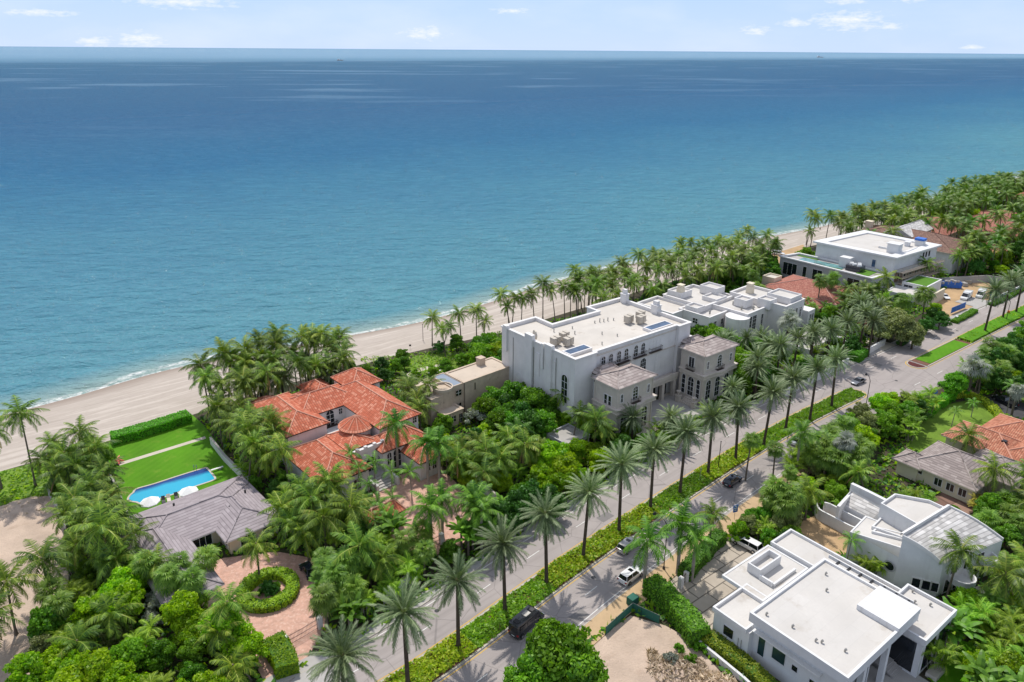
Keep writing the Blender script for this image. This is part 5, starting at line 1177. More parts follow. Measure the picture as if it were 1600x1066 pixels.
    # balconies at the seaward... street corner, round, with a glazed bay behind
    for cx, cz, rad in (((1503, 899), 3.6, 2.0), ((1542, 868), 4.4, 1.6)):
        c = G(*cx, cz).xy; m = MB(); K = 20
        for k in range(K):
            a0, a1 = 2 * math.pi * k / K, 2 * math.pi * (k + 1) / K
            o0 = [(c.x + q_ * math.cos(a), c.y + q_ * math.sin(a)) for q_ in (rad, rad - .25) for a in (a0, a1)]
            m.face([(*o0[0], cz - 1), (*o0[1], cz - 1), (*o0[1], cz), (*o0[0], cz)]); m.face([(*o0[0], cz), (*o0[1], cz), (*o0[3], cz), (*o0[2], cz)]); m.face([(*o0[3], cz - 1), (*o0[2], cz - 1), (*o0[2], cz), (*o0[3], cz)])
            m.face([(*c, cz - .9), (*o0[0], cz - .9), (*o0[1], cz - .9)]); m.face([(*c, cz - 1), (*o0[1], cz - 1), (*o0[0], cz - 1)])
        m.build('balcony', 'cool white paint', r)
    a, b = BL.xy, BR.xy
    for d in (2, 4.2, 6.6, 8.6, 10.4): window(r, a, b, d, 1.5, 1.2, 2.4, nx=1, ny=1, surround=.06); 
    for d in (3, 6, 9): window(r, a, b, d, 4.4, 1.6, 1.9, nx=2, ny=1, surround=.06)
curvy_house()
def modern_house():
    A = 38; P = ST(A); r = thing('modern_house', 'large white modernist house with broad flat roof slabs and tall dark glazing', 'house', (*P(86, 40), 0)); r['_wm'] = 'cool white paint'
    Wm, Rm = 'cool white paint', 'roof membrane'
    def slab(s0, s1, t0, t1, z0, z1, par=.3, t=.4): return parapet_block_b(r, rect(s0, s1, t0, t1, A), z0, z1, Wm, Rm, par, t)
    # walls
    for s0, s1, t0, t1, z in ((76.2, 85.0, 31.2, 43.4, 7.1), (85.0, 92.4, 35.0, 43.4, 7.1), (75.2, 83.0, 43.2, 49.0, 5.0), (83.0, 93.4, 43.4, 50.6, 4.9), (93.4, 98.8, 33.8, 52.0, 5.5), (91.2, 100.2, 27.6, 34.0, 5.9)):
        mb = MB(); mb.prism(rect(s0, s1, t0, t1, A), 0, z); mb.build('wall', Wm, r)
    slab(75, 93.5, 29.6, 43.5, 7.1, 8.5, .35, .35)
    slab(74.9, 82.9, 43.6, 49.2, 4.8, 5.5, .5, .3)
    slab(81.4, 93.2, 45.4, 52.5, 5.0, 5.55, .08, .3)
    slab(93.5, 99.1, 33.6, 52.3, 5.5, 6.1, .45, .3)
    slab(91.0, 100.4, 27.3, 34.1, 5.6, 6.6, .5, .3)
    mb = MB(); mb.prism(rect(87.4, 93.56, 29.54, 35.2, A), 8.1, 8.95); mb.build('raised_roof', Wm, r)
    parapet_block(r, rect(85.2, 90.6, 48.6, 50.8, A), 5.5, 7.0, Wm, Rm, 1.0, .25, 'roof_well_wall', 'roof_well_floor')
    mb = MB(); mb.prism(rect(85.0, 85.3, 46.4, 48.6, A), 5.5, 6.3); mb.prism(rect(85.3, 91, 46.2, 46.5, A), 5.5, 6.0); mb.build('roof_upstand', Wm, r)
    mb = MB(); mb.prism(rect(74.85, 75.0, 43.8, 49.0, A), 5.5, 5.62) if False else None
    # dark brown stains where water stands
    for k, t in enumerate(np.arange(31.6, 43.5, 1.7)):
        mb = MB(); mb.prism(rect(93.6, 94.9, t - .1, t + .1, A), 7.9, 8.3, bottom=True); mb.build('pergola_beam', 'dark metal', r)
    mb = MB(); mb.prism(rect(94.85, 95.0, 31.0, 43.5, A), 7.8, 8.35, bottom=True); mb.build('pergola_rail', Wm, r)
    # near end wall (-s)
    a, b = face_l(43.4, 31.2, 76.2, A)
    window(r, a, b, 1.6, 3.6, 1.0, 3.6, nx=1, ny=1, glass='green glass', surround=.04); window(r, a, b, 4.2, 3.7, 1.9, 1.9, nx=1, ny=1, glass='green glass', surround=.04)
    window(r, a, b, 6.6, 3.5, .8, .9, nx=1, ny=1, surround=.04); window(r, a, b, 9.3, 2.2, 1.1, 2.9, nx=1, ny=1, surround=.04)
    mb = MB(); u = (Vector(b) - Vector(a)).normalized(); o = Vector((u.y, -u.x)); p0 = Vector(a) + u * .4; p1 = Vector(a) + u * 10.2
    mb.prism(ccw([tuple(p0), tuple(p1), tuple(p1 + o * .9), tuple(p0 + o * .9)]), 5.5, 5.62, bottom=True); mb.build('awning', 'white metal', r)
    a2, b2 = face_l(49, 43.2, 75.2, A); window(r, a2, b2, 2.6, 2.9, 1.6, 1.6, nx=1, ny=1, surround=.04)
    for d in (4.3, 4.8):
        mb = MB(); p = Vector(a2) + (Vector(b2) - Vector(a2)).normalized() * d + o * .12; mb.bar((*p, .3), (*p, 3.2), .05, 5); mb.build('pipe', 'grey metal', r)
    mb = MB(); p0 = Vector(a) + u * .1 + o * .01; mb.prism(ccw([tuple(p0 + u * .0), tuple(p0 + u * 3), tuple(p0 + u * 3 + o * .05), tuple(p0 + o * .05)]), 6.7, 6.95, bottom=True); mb.build('painted_shadow_slot', 'dark metal', r)  # raised dark strip, shade below the roof slab painted as colour
    # lawn side (-t): terrace glazing and columns
    a, b = face_m(76.2, 85, 31.2, A); window(r, a, b, 2.2, 3.4, 3.0, 6.2, nx=2, ny=1, surround=.05, glass='green glass'); window(r, a, b, 6.4, 3.4, 3.6, 6.2, nx=2, ny=1, surround=.05, glass='green glass')
    a, b = face_m(85, 91.2, 35.0, A); window(r, a, b, 3.1, 3.3, 5.6, 6.0, nx=3, ny=1, surround=.05)
    a, b = face_l(34.0, 27.6, 91.2, A); window(r, a, b, 3.1, 2.9, 5.2, 5.0, nx=1, ny=1, surround=.06)
    a, b = face_m(91.2, 100.2, 27.6, A); window(r, a, b, 2.5, 2.8, 3.4, 4.6, nx=1, ny=1, surround=.06); window(r, a, b, 6.6, 2.9, 3.6, 4.8, nx=1, ny=1, surround=.06)
    for s in (80.5, 86.6):
        mb = MB(); mb.prism(rect(s - .35, s + .35, 29.9, 30.6, A), 0, 7.1); mb.build('column', Wm, r)
    mb = MB(); mb.prism(rect(92.6, 95.6, 25.6, 27.0, A), 0, .7); mb.build('step', 'cut limestone', r)
    for k in range(4):
        mb = MB(); mb.prism(rect(88.6, 91.1, 29.4 + k * .4, 32.6, A), .05, .25 + .2 * k); mb.build('step', 'grey concrete', r)
    for s, t in ((76.6, 42.0), (77.4, 38.6), (77.6, 35.4), (78.0, 34.8), (79.0, 32.2), (87.4, 39.6), (90.5, 41.5), (98.8, 30.2), (97.6, 31.8), (99.6, 33), (95.6, 33.2)):
        z = 8.15 if s < 93 else 6.1; mb = MB(); p = P(s, t); mb.bar((*p, z), (*p, z + .35), .12, 7); mb.bar((*p, z + .3), (p[0] + .2, p[1], z + .45), .16, 7); mb.build('roof_vent', 'grey metal', r)
def parapet_block_b(root, pts, z0, z1, wm, rm, par, t):
    w = parapet_block(root, pts, z0, z1, wm, rm, par, t, 'roof_edge', 'roof'); mb = MB(); mb.face([(*p, z0) for p in reversed(pts)]); mb.build('soffit', wm, root); return w
modern_house()
# ------------------------------------------------------------------ plants
def leafmesh(name, Q, var, mats, mi=None):
    """Q: (n,4,3) quads"""
    n = len(Q); me = bpy.data.meshes.new(name); me.vertices.add(4 * n); me.vertices.foreach_set('co', np.ascontiguousarray(Q, dtype=np.float32).reshape(-1))
    me.loops.add(4 * n); me.loops.foreach_set('vertex_index', np.arange(4 * n, dtype=np.int32)); me.polygons.add(n)
    me.polygons.foreach_set('loop_start', np.arange(0, 4 * n, 4, dtype=np.int32)); me.polygons.foreach_set('loop_total', np.full(n, 4, dtype=np.int32))
    me.update(); at = me.attributes.new('var', 'FLOAT', 'FACE'); at.data.foreach_set('value', np.asarray(var, dtype=np.float32))
    for m in mats: me.materials.append(MATS[m])
    if mi is not None: me.polygons.foreach_set('material_index', np.asarray(mi, dtype=np.int32))
    me.validate(); return me
def unit(v): return v / (np.linalg.norm(v, axis=-1, keepdims=True) + 1e-9)
def frond(g, base, az, e0, L, droop, n, ll, w, hang, vee=0.5, prof=0.7, fwd=0.55):
    t = np.linspace(0, 1, n + 1); e = e0 - droop * t ** 1.4; st = L / n
    h = np.array([math.cos(az), math.sin(az), 0.0]); up = np.array([0, 0, 1.0]); T = np.cos(e)[:, None] * h + np.sin(e)[:, None] * up
    P = np.vstack([np.zeros(3), np.cumsum(T[:-1] * st, axis=0)]) + base
    S = np.array([-h[1], h[0], 0.0]); Nn = np.cross(T, S) * -1
    q, v = [], []
    k = np.arange(max(1, int(n * 0.12)), n + 1); tk = t[k]
    ln = ll * np.sin(np.pi * (0.10 + 0.86 * tk)) ** prof
    for sg in (-1, 1):
        a = fwd + 0.35 * tk + g.normal(0, .08, len(k)); D = sg * S[None] * np.cos(a)[:, None] + T[k] * np.sin(a)[:, None]
        D = D + Nn[k] * vee * (1 - tk)[:, None] * 0.4 - up[None] * (hang * g.uniform(.6, 1.3, len(k)))[:, None]; D = unit(D)
        p = P[k]; tip = p + D * ln[:, None]; wv = T[k] * w
        q.append(np.stack([p - wv * .5, p + wv * .5, tip + wv * .12, tip - wv * .12], 1)); v.append(np.clip(g.normal(.4, .2, len(k)) + .25 * (1 - abs(sg)), 0, 1))
    rw = 0.05 * np.linspace(1.5, .5, n + 1)
    a_, b_ = P[:-1] - S * rw[:-1, None], P[:-1] + S * rw[:-1, None]; c_, d_ = P[1:] + S * rw[1:, None], P[1:] - S * rw[1:, None]
    q.append(np.stack([a_, b_, c_, d_], 1)); v.append(np.full(n, .8))
    return np.concatenate(q), np.concatenate(v)
def crown(seed, nf, L, ll, w, el=(1.35, -0.5), droop=(0.9, 1.7), hang=0.4, n=20, vee=.5, old=0.0, r0=.15, fwd=.55, prof=.7, dead=0):
    g = np.random.default_rng(seed); Q, V = [], []
    for i in range(nf):
        f = (i + .5) / nf; az = i * 2.39996 + g.normal(0, .18); e0 = el[0] + (el[1] - el[0]) * f ** 0.85 + g.normal(0, .09)
        d = droop[0] + (droop[1] - droop[0]) * f + g.normal(0, .12); Lk = L * g.uniform(.85, 1.08) * (0.72 + .28 * min(1, f * 3))
        if e0 - d < -1.75: d = e0 + 1.75
        b = np.array([r0 * math.cos(az), r0 * math.sin(az), -0.25 * f])
        q, v = frond(g, b, az, e0, Lk, d, n, ll, w, hang * (0.6 + .8 * f), vee, prof, fwd)
        Q.append(q); V.append(np.clip(v + (0.5 if g.random() < old * f * 2 else 0) + g.normal(0, .1), 0, 1))
    for i in range(dead):
        az = g.uniform(0, 6.28); q, v = frond(g, np.array([r0 * math.cos(az), r0 * math.sin(az), -.5]), az, -.75 - g.uniform(0, .4), L * g.uniform(.6, .85), .5, n, ll * .6, w, hang * 1.5, 0, prof, fwd + .3); Q.append(q); V.append(np.clip(v, 0, 1) + 3)
    return np.concatenate(Q), np.concatenate(V)
def fan_crown(seed, nf, pet, rad, nseg=13):
    g = np.random.default_rng(seed); Q, V = [], []
    for i in range(nf):
        f = (i + .5) / nf; az = i * 2.39996 + g.normal(0, .2); e = 1.35 - 2.0 * f + g.normal(0, .1)
        h = np.array([math.cos(az), math.sin(az), 0]); up = np.array([0, 0, 1.]); S = np.array([-h[1], h[0], 0]); D = math.cos(e) * h + math.sin(e) * up
        c = D * pet * g.uniform(.6, 1.35); e2 = e - 0.5; D2 = math.cos(e2) * h + math.sin(e2) * up
        Q.append(np.array([[D * .1 - S * .03, D * .1 + S * .03, c + S * .03, c - S * .03]])); V.append([.9])
        a = np.linspace(-2.0, 2.0, nseg) + g.normal(0, .05, nseg); r = rad * (1 - .12 * (a / 2) ** 2) * g.uniform(.85, 1.1, nseg)
        d = np.cos(a)[:, None] * D2 + np.sin(a)[:, None] * S; d = unit(d - up * .18); tip = c + d * r[:, None] - up * (.22 * rad)
        mid = c + d * (r * .6)[:, None]; pr = np.cross(d, np.cross(D2, S)); pr = unit(pr) * rad * .07
        Q.append(np.stack([c + d * .02 - pr * .25, c + d * .02 + pr * .25, mid + pr, mid - pr], 1)); V.append(np.clip(g.normal(.45, .2, nseg), 0, 1))
        Q.append(np.stack([mid - pr, mid + pr, tip + pr * .15, tip - pr * .15], 1)); V.append(np.clip(g.normal(.55, .2, nseg), 0, 1))
    return np.concatenate(Q), np.concatenate(V)
def cards(g, P, Nrm, size, asp=1.5, spread=.8):
    n = len(P); d = unit(Nrm + g.normal(0, spread, (n, 3))); a = unit(np.cross(d, g.normal(0, 1, (n, 3)))); b = np.cross(d, a); s = size * g.uniform(.6, 1.3, n)
    a = a * (s * .5 * asp)[:, None]; b = b * (s * .5)[:, None]
    return np.stack([P - a, P - b * .9 + a * .1, P + a, P + b * .9 + a * .1], 1)
def blob_crown(seed, R_, H_, nclump, nleaf, size, base=0.35, gap=.8):
    """leaf clumps spread through a dome: uneven outline, gaps between the clumps"""
    g = np.random.default_rng(seed); Q, V = [], []
    for i in range(nclump):
        a = g.uniform(0, 2 * math.pi); z = g.uniform(0, 1) ** .8; rr2 = math.sqrt(g.uniform(.12, 1)) * math.sqrt(max(0, 1 - (z * .95) ** 2)) * gap * g.uniform(.75, 1.4)
        c = np.array([R_ * rr2 * math.cos(a), R_ * rr2 * math.sin(a), H_ * (base + z * .62 * g.uniform(.8, 1.2))]); r = R_ * g.uniform(.13, .34)
        m = int(nleaf / nclump * (r / (R_ * .28)) ** 2); u = unit(g.normal(0, 1, (m, 3))); u[:, 2] = np.abs(u[:, 2]) * 1.1 - .35; u = unit(u)
        P = c + u * (r * g.uniform(.55, 1.05, m))[:, None] * np.array([1, 1, .75]); Q.append(cards(g, P, u, size, spread=.55)); V.append(np.clip(g.normal(.45 + .15 * g.normal(), .22, m), 0, 1))
    return np.concatenate(Q), np.concatenate(V)
def trunk_mesh(name, mat, h, r0, r1, lean=(0, 0), curve=0.5, flare=1.35, n=8, seg=9, bulge=0.0):
    mb = MB(); pts, rs = [], []
    for k in range(seg + 1):
        t = k / seg; s = t ** (1 + curve); pts.append((lean[0] * s, lean[1] * s, h * t - (0.3 if k == 0 else 0))); rs.append((r0 + (r1 - r0) * t) * (flare if k == 0 else 1) * (1 + bulge * math.sin(math.pi * t)))
    mb.tube(pts, rs, n); return mb.mesh(name, mat, smooth=True)
def limb_mesh(name, mat, seed, h, spread, r):
    g = random.Random(seed); mb = MB(); fork = h * .42; mb.tube([(0, 0, -.2), (0.05, 0, fork * .5), (0.1, .05, fork)], [r * 1.4, r, r * .85], 8)
    for k in range(6):
        a = k * 1.05 + g.uniform(-.3, .3); d = spread * g.uniform(.5, .8); z = h * g.uniform(.75, .95)
        mb.tube([(0.1, .05, fork - .1), (d * .45 * math.cos(a), d * .45 * math.sin(a), (fork + z) / 2 + .2), (d * math.cos(a), d * math.sin(a), z)], [r * .6, r * .4, r * .12], 6)
        b = a + .6; mb.tube([(d * .45 * math.cos(a), d * .45 * math.sin(a), (fork + z) / 2 + .2), (d * .8 * math.cos(b), d * .8 * math.sin(b), z * .95)], [r * .3, r * .08], 5)
    return mb.mesh(name, mat, smooth=True)
LIB = {}
def reg(kind, variants): LIB[kind] = variants       # (trunk mesh, crown mesh, lean, nominal height, extra)
def lm(nm, qv, *mats):
    v = np.asarray(qv[1]); return leafmesh(nm, qv[0], np.where(v > 2, v - 3, v), list(mats) + (['dead fronds'] if (v > 2).any() else []), (v > 2).astype(np.int32) * len(mats))
reg('date', [(trunk_mesh('trunk', 'palm bark', 12, .30, .23, (0, 0), n=9), lm('crown', crown(10 + k, 62 + 4 * (k % 3), 4.2 + .15 * (k % 3), .66, .15, (1.42, -0.75 - .1 * (k % 4)), (.5, .8), .05, 24, .9, .02, r0=.25, fwd=.75, prof=.45, dead=(0, 3, 1, 6, 0, 2)[k]), 'date palm leaves'), (0, 0), 12) for k in range(6)])
reg('coconut', [(trunk_mesh('trunk', 'coconut bark', 12, .19, .12, ln, .5, 1.7), lm('crown', crown(30 + k, 19 + 2 * (k % 4), 4.7, 1.1, .19, (1.3, -0.75), (1.0, 1.25), .5, 22, .3, .06, fwd=.4, dead=(1, 0, 3, 0, 2, 1, 0)[k]), 'coconut palm leaves'), ln, 12) for k, ln in enumerate(((1.2, 0), (.4, .3), (2.2, .2), (.1, 0), (1.6, -.6), (3.0, .4), (.8, -.4)))])
reg('royal', [(trunk_mesh('trunk', 'pale palm bark', 12, .24, .19, (0, 0), bulge=.25), lm('crown', crown(50 + k, 18, 4.5, 1.0, .19, (1.45, -.55), (1.1, 1.8), .45, 24, .2, 0, fwd=.3), 'royal palm leaves'), (0, 0), 12) for k in range(3)])
reg('young', [(trunk_mesh('trunk', 'pale palm bark', 6, .11, .08, (.2, 0)), lm('crown', crown(60 + k, 11, 2.4, .6, .12, (1.35, -.3), (1.2, 1.7), .35, 15, .2, 0, fwd=.35), 'royal palm leaves'), (.2, 0), 6) for k in range(2)])
reg('fan', [(trunk_mesh('trunk', 'coconut bark', 8, .17, .13, (.3, 0)), lm('crown', fan_crown(70 + k, 36, 1.15, 1.0), 'fan palm leaves'), (.3, 0), 8) for k in range(3)])
reg('silverfan', [(trunk_mesh('trunk', 'coconut bark', 8, .3, .24, (0, 0)), lm('crown', fan_crown(76, 30, 1.7, 1.5), 'silver leaves'), (0, 0), 8)])
def areca(seed, mat='areca leaves'):
    g = np.random.default_rng(seed); Q, V = [], []; mb = MB()
    for k in range(9):
        a = g.uniform(0, 6.28); rr3 = g.uniform(.1, .8); b = np.array([rr3 * math.cos(a), rr3 * math.sin(a), 0]); h = g.uniform(1.2, 3.2); tp = b + np.array([math.cos(a) * h * .22, math.sin(a) * h * .22, h])
        mb.bar(tuple(b), tuple(tp), .05, 5)
        for i in range(6):
            q, v = frond(g, tp, a + i * 1.05 + g.normal(0, .2), 1.25 - .16 * i, 1.9, 1.35, 12, .5, .13, .25, .3); Q.append(q); V.append(v)
    return mb.mesh('trunk', 'pale palm bark'), lm('crown', (np.concatenate(Q), np.concatenate(V)), mat), (0, 0), 0
reg('areca', [areca(80), areca(81), areca(82)]); reg('goldareca', [areca(83, 'yellow fronds')])
def broad(seed, mat, R_=3.6, H_=6.5, leaf=.31, nl=10500, nc=60): return limb_mesh('trunk', 'tree bark', seed, H_ * .8, R_, .22), lm('crown', blob_crown(seed, R_, H_, nc, nl, leaf), mat), (0, 0), 0
reg('broad', [broad(90 + k, 'broad leaves') for k in range(3)]); reg('bright', [broad(95 + k, 'bright leaves', leaf=.32) for k in range(3)]); reg('dark', [broad(100 + k, 'dark leaves') for k in range(2)])
reg('olive', [broad(105, 'olive leaves', leaf=.3)]); reg('silverbush', [broad(106, 'silver leaves', 2.2, 2.8, .3, 2600, 26)])
def bush(seed, mat, R_=1.3, H_=1.7, leaf=.3, n=1100): return None, lm('foliage', blob_crown(seed, R_, H_, 16, n, leaf, .15, .8), mat), (0, 0), 0
reg('bush', [bush(110, 'broad leaves'), bush(111, 'broad leaves')]); reg('brightbush', [bush(112, 'bright leaves'), bush(113, 'bright leaves')]); reg('darkbush', [bush(114, 'dark leaves')]); reg('yellowbush', [bush(115, 'yellow hedge leaves')])
def banana(seed):
    g = np.random.default_rng(seed); Q, V = [], []; mb = MB()
    for k in range(4):
        a = k * 1.6; b = np.array([.7 * math.cos(a), .7 * math.sin(a), 0]); h = g.uniform(1.6, 2.8); mb.bar(tuple(b), (b[0], b[1], h), .14, 6)
        for i in range(7):
            az = i * 2.4 + k; e0 = 1.3 - i * .12; L = 2.3; n = 8; t = np.linspace(0, 1, n + 1); e = e0 - 1.3 * t ** 1.3; hv = np.array([math.cos(az), math.sin(az), 0]); T = np.cos(e)[:, None] * hv + np.sin(e)[:, None] * np.array([0, 0, 1.]); P = np.vstack([np.zeros(3), np.cumsum(T[:-1] * L / n, axis=0)]) + b + np.array([0, 0, h]); S = np.array([-hv[1], hv[0], 0]); w = .34 * np.sin(np.pi * (0.08 + .88 * t)) ** .6
            for sg in (-1, 1):
                o = S * sg - np.array([0, 0, .35]); Q.append(np.stack([P[:-1], P[1:], P[1:] + o * w[1:, None], P[:-1] + o * w[:-1, None]], 1)); V.append(np.clip(g.normal(.5, .15, n), 0, 1))
    return mb.mesh('trunk', 'coconut bark'), lm('crown', (np.concatenate(Q), np.concatenate(V)), 'royal palm leaves'), (0, 0), 0
reg('banana', [banana(120), banana(121)])

CAT = {'date': ('date_palm', 'date palm'), 'coconut': ('coconut_palm', 'coconut palm'), 'royal': ('royal_palm', 'royal palm'), 'young': ('young_palm', 'palm'), 'fan': ('fan_palm', 'fan palm'), 'silverfan': ('silver_palm', 'fan palm'),
       'areca': ('areca_palm', 'palm clump'), 'goldareca': ('areca_palm', 'palm clump'), 'broad': ('broadleaf_tree', 'tree'), 'bright': ('broadleaf_tree', 'tree'), 'dark': ('broadleaf_tree', 'tree'), 'olive': ('broadleaf_tree', 'tree'),
       'silverbush': ('silver_shrub', 'shrub'), 'bush': ('shrub', 'shrub'), 'brightbush': ('shrub', 'shrub'), 'darkbush': ('shrub', 'shrub'), 'yellowbush': ('shrub', 'shrub'), 'banana': ('banana_plant', 'plant')}
DESC = {'date': 'silvery green date palm', 'coconut': 'arching coconut palm', 'royal': 'lush royal palm', 'young': 'small young palm', 'fan': 'fan palm', 'silverfan': 'silver blue fan palm', 'areca': 'bushy areca palm clump',
        'goldareca': 'golden areca palm clump', 'broad': 'green broadleaf tree', 'bright': 'bright green leafy tree', 'dark': 'dark green dense tree', 'olive': 'olive toned broadleaf tree', 'silverbush': 'silvery grey shrub', 'bush': 'green leafy shrub',
        'brightbush': 'bright green leafy shrub', 'darkbush': 'dark green shrub', 'yellowbush': 'yellow green shrub', 'banana': 'broad leaved banana clump'}
PR = random.Random(77); PLACED = []; CNT = {}
def plant(kind, x, y, h, where, sc=1.0, rz=None, z=0.0, tilt=0.0):
    vs = LIB[kind]; CNT[kind] = CNT.get(kind, 0) + 1; tm, cm, ln, H0 = vs[CNT[kind] % len(vs)] if len(vs) > 1 else vs[0]
    rz = PR.uniform(0, 6.283) if rz is None else rz; nm, cat = CAT[kind]; small = nm == 'broadleaf_tree' and sc < .72
    if small: nm, cat = ('leafy_shrub', 'shrub')
    elif kind == 'bright': nm = 'leafy_tree'
    elif kind == 'dark': nm = 'evergreen_tree'
    if tm is None:
        o = bpy.data.objects.new(nm, cm); COL.objects.link(o); o.location = (x, y, z); o.rotation_euler = (0, 0, rz); o.scale = (sc, sc, sc * PR.uniform(.85, 1.2)); o['category'] = cat
    else:
        o = bpy.data.objects.new(nm, None); COL.objects.link(o); o.rotation_euler = (0, 0, rz); o['category'] = cat; o.empty_display_size = .3
        t = bpy.data.objects.new('trunk', tm); c = bpy.data.objects.new('crown', cm)
        for q in (t, c): COL.objects.link(q); q.parent = o
        if H0: t.scale = (sc ** .5, sc ** .5, h / H0); c.location = (ln[0] * sc ** .5, ln[1] * sc ** .5, h - .1); c.scale = (sc, sc, sc); c.rotation_euler = (0, 0, PR.uniform(0, 6.28))
        else: o.scale = (sc, sc, sc * PR.uniform(.9, 1.1))
        cx, cy = ln[0] * sc ** .5 * math.cos(rz) - ln[1] * sc ** .5 * math.sin(rz), ln[0] * sc ** .5 * math.sin(rz) + ln[1] * sc ** .5 * math.cos(rz)
        o.location = (x - cx, y - cy, z)
        if kind in ('date', 'coconut', 'fan'): o.rotation_euler = (PR.gauss(0, .022), PR.gauss(0, .022), rz)
        if kind == 'royal':
            s_ = bpy.data.objects.new('crownshaft', SHAFT); COL.objects.link(s_); s_.parent = o; s_.location = (0, 0, h - 1.5)
    PLACED.append((o, ('small ' if small else '') + kind, where, x, y)); return o
_m = MB(); _m.tube([(0, 0, 0), (0, 0, .8), (0, 0, 1.6)], [.21, .19, .1], 8); 
leaf_mat('green shaft', (0.09, 0.22, 0.03), (0.09, 0.22, 0.03)); SHAFT = _m.mesh('crownshaft', 'green shaft', smooth=True)
def inpoly(p, P):
    c = False; n = len(P)
    for i in range(n):
        (x0, y0), (x1, y1) = P[i][:2], P[i - 1][:2]
        if (y0 > p[1]) != (y1 > p[1]) and p[0] < (x1 - x0) * (p[1] - y0) / (y1 - y0) + x0: c = not c
    return c
MCA = np.array([tuple(p) for p in MCW[::4]])
def on_road(p, m=11.0): return float(np.min(np.hypot(MCA[:, 0] - p[0], MCA[:, 1] - p[1]))) < m
BB = None
def blocked(p, road=11.5, ex=True):
    global BB
    if road and on_road(p, road): return True
    if not ex: return False
    if BB is None or len(BB) != len(EXC): BB = [(min(q[0] for q in P) - .1, max(q[0] for q in P) + .1, min(q[1] for q in P) - .1, max(q[1] for q in P) + .1) for P in EXC]
    for b, P in zip(BB, EXC):
        if b[0] < p[0] < b[1] and b[2] < p[1] < b[3] and inpoly(p, P): return True
    return False
def scatter(poly, spacing, mix, where, seed=1, px_h=None, road=11.5, maxn=999, ex=True):
    """poly: street-grid (s,t) corners, or pixel corners of crown centres when px_h is given"""
    g = random.Random(seed); P = [tuple(W(s, t).xy) for s, t in poly] if px_h is None else [tuple(G(u, v, px_h).xy) for u, v in poly]
    x0, x1, y0, y1 = min(p[0] for p in P), max(p[0] for p in P), min(p[1] for p in P), max(p[1] for p in P); got = []
    ks = [m for m in mix for _ in range(m[4])]
    for _ in range(int(30 * (x1 - x0) * (y1 - y0) / spacing ** 2)):
        p = (g.uniform(x0, x1), g.uniform(y0, y1))
        if not inpoly(p, P) or any((p[0] - q[0]) ** 2 + (p[1] - q[1]) ** 2 < spacing ** 2 for q in got) or blocked(p, road, ex): continue
        got.append(p); k = g.choice(ks); plant(k[0], p[0], p[1], g.uniform(k[1][0], k[1][1]), where, g.uniform(k[2], k[3]))
        if len(got) >= maxn: break
def pc(kind, where, items):
    """items: (u, v, h[, scale]) - pixel of the crown centre and its height"""
    for it in items:
        u, v, h = it[:3]; p = G(u, v, h); plant(kind, p.x, p.y, h, where, it[3] if len(it) > 3 else 1.0)
def pb(kind, where, items):
    """items: (u, v, h[, scale]) - pixel of the foot"""
    for it in items:
        u, v, h = it[:3]; p = G(u, v, 0); plant(kind, p.x, p.y, h, where, it[3] if len(it) > 3 else 1.0, z=0.0)
C = lambda a, b, w, k='coconut', s0=.85, s1=1.1: (k, (a, b), s0, s1, w)

# the row of tall date palms in the road median (feet measured in the photograph)
_w = 'standing in the planted road median'
pb('date', _w, [(716, 1012, 12.2), (789, 955, 12.2), (854, 912, 13.0, 1.05), (911, 872, 13.0), (967, 832, 13.8, 1.05), (1016, 796, 12.8), (1062, 772, 13.5), (1106, 743, 13.0), (1149, 721, 12.8), (1193, 696, 13.0), (1227, 673, 13.4), (1265, 658, 13.4), (1299, 636, 12.6),
               (1538, 520, 14.2, 1.15), (1566, 499, 13.4, 1.1), (1587, 490, 13.4, 1.1), (1608, 478, 13)])
for x, y in ((-13.4, 76.0), (-20.2, 69.2)): plant('date', x, y, 12.4, _w, 1.1)
pb('date', "before the white villa's street wall", [(1212, 600, 11.0), (1262, 580, 11.5), (1290, 572, 11.0), (1314, 562, 11.5), (1342, 548, 11.8), (1238, 585, 10.5), (1176, 612, 9.5), (1195, 592, 10)])
pc('date', 'growing behind the red roofed villa', [(405, 588, 9.5), (440, 590, 9.5), (517, 577, 9.0, 1.1), (480, 560, 8)])
pc('date', "in front of the limestone mansion", [(990, 650, 7, .8), (1050, 650, 7.0, .9)])
pc('royal', 'on the tan sidewalk by the near carriageway', [(1012, 842, 9.2, 1.05), (1066, 815, 10, 1.1), (1088, 838, 8.5, .9)])
pc('royal', "in the red roofed villa's court", [(667, 690, 11.0), (685, 690, 10.8, .9), (672, 790, 8.8, 1.05), (742, 780, 8.4, 1.1), (752, 796, 8, .9), (690, 775, 8.0, .9), (618, 660, 11)])
pc('young', "on the red roofed villa's entrance terrace", [(548, 705, 7.5, 1.2), (560, 730, 6.5, 1.2), (585, 720, 7, 1.2), (575, 755, 5.5, 1.1), (612, 735, 6, 1.2), (640, 735, 6.5, 1.2), (566, 782, 5, 1.1), (590, 785, 5, 1.1), (612, 775, 5, 1.1), (600, 800, 5, 1.1), (560, 800, 4.6, 1.0), (585, 812, 4.5, 1)])
pc('fan', 'beside the near carriageway', [(1175, 688, 9, 1.0), (1211, 702, 7.6, 1.0), (1232, 738, 5, .9), (1212, 762, 7, 1.3), (1234, 775, 6.5, 1.5), (1228, 790, 6, 1.3), (1206, 775, 6, 1.2)])
pc('royal', 'beside the near carriageway', [(1253, 674, 10.5, .9)])
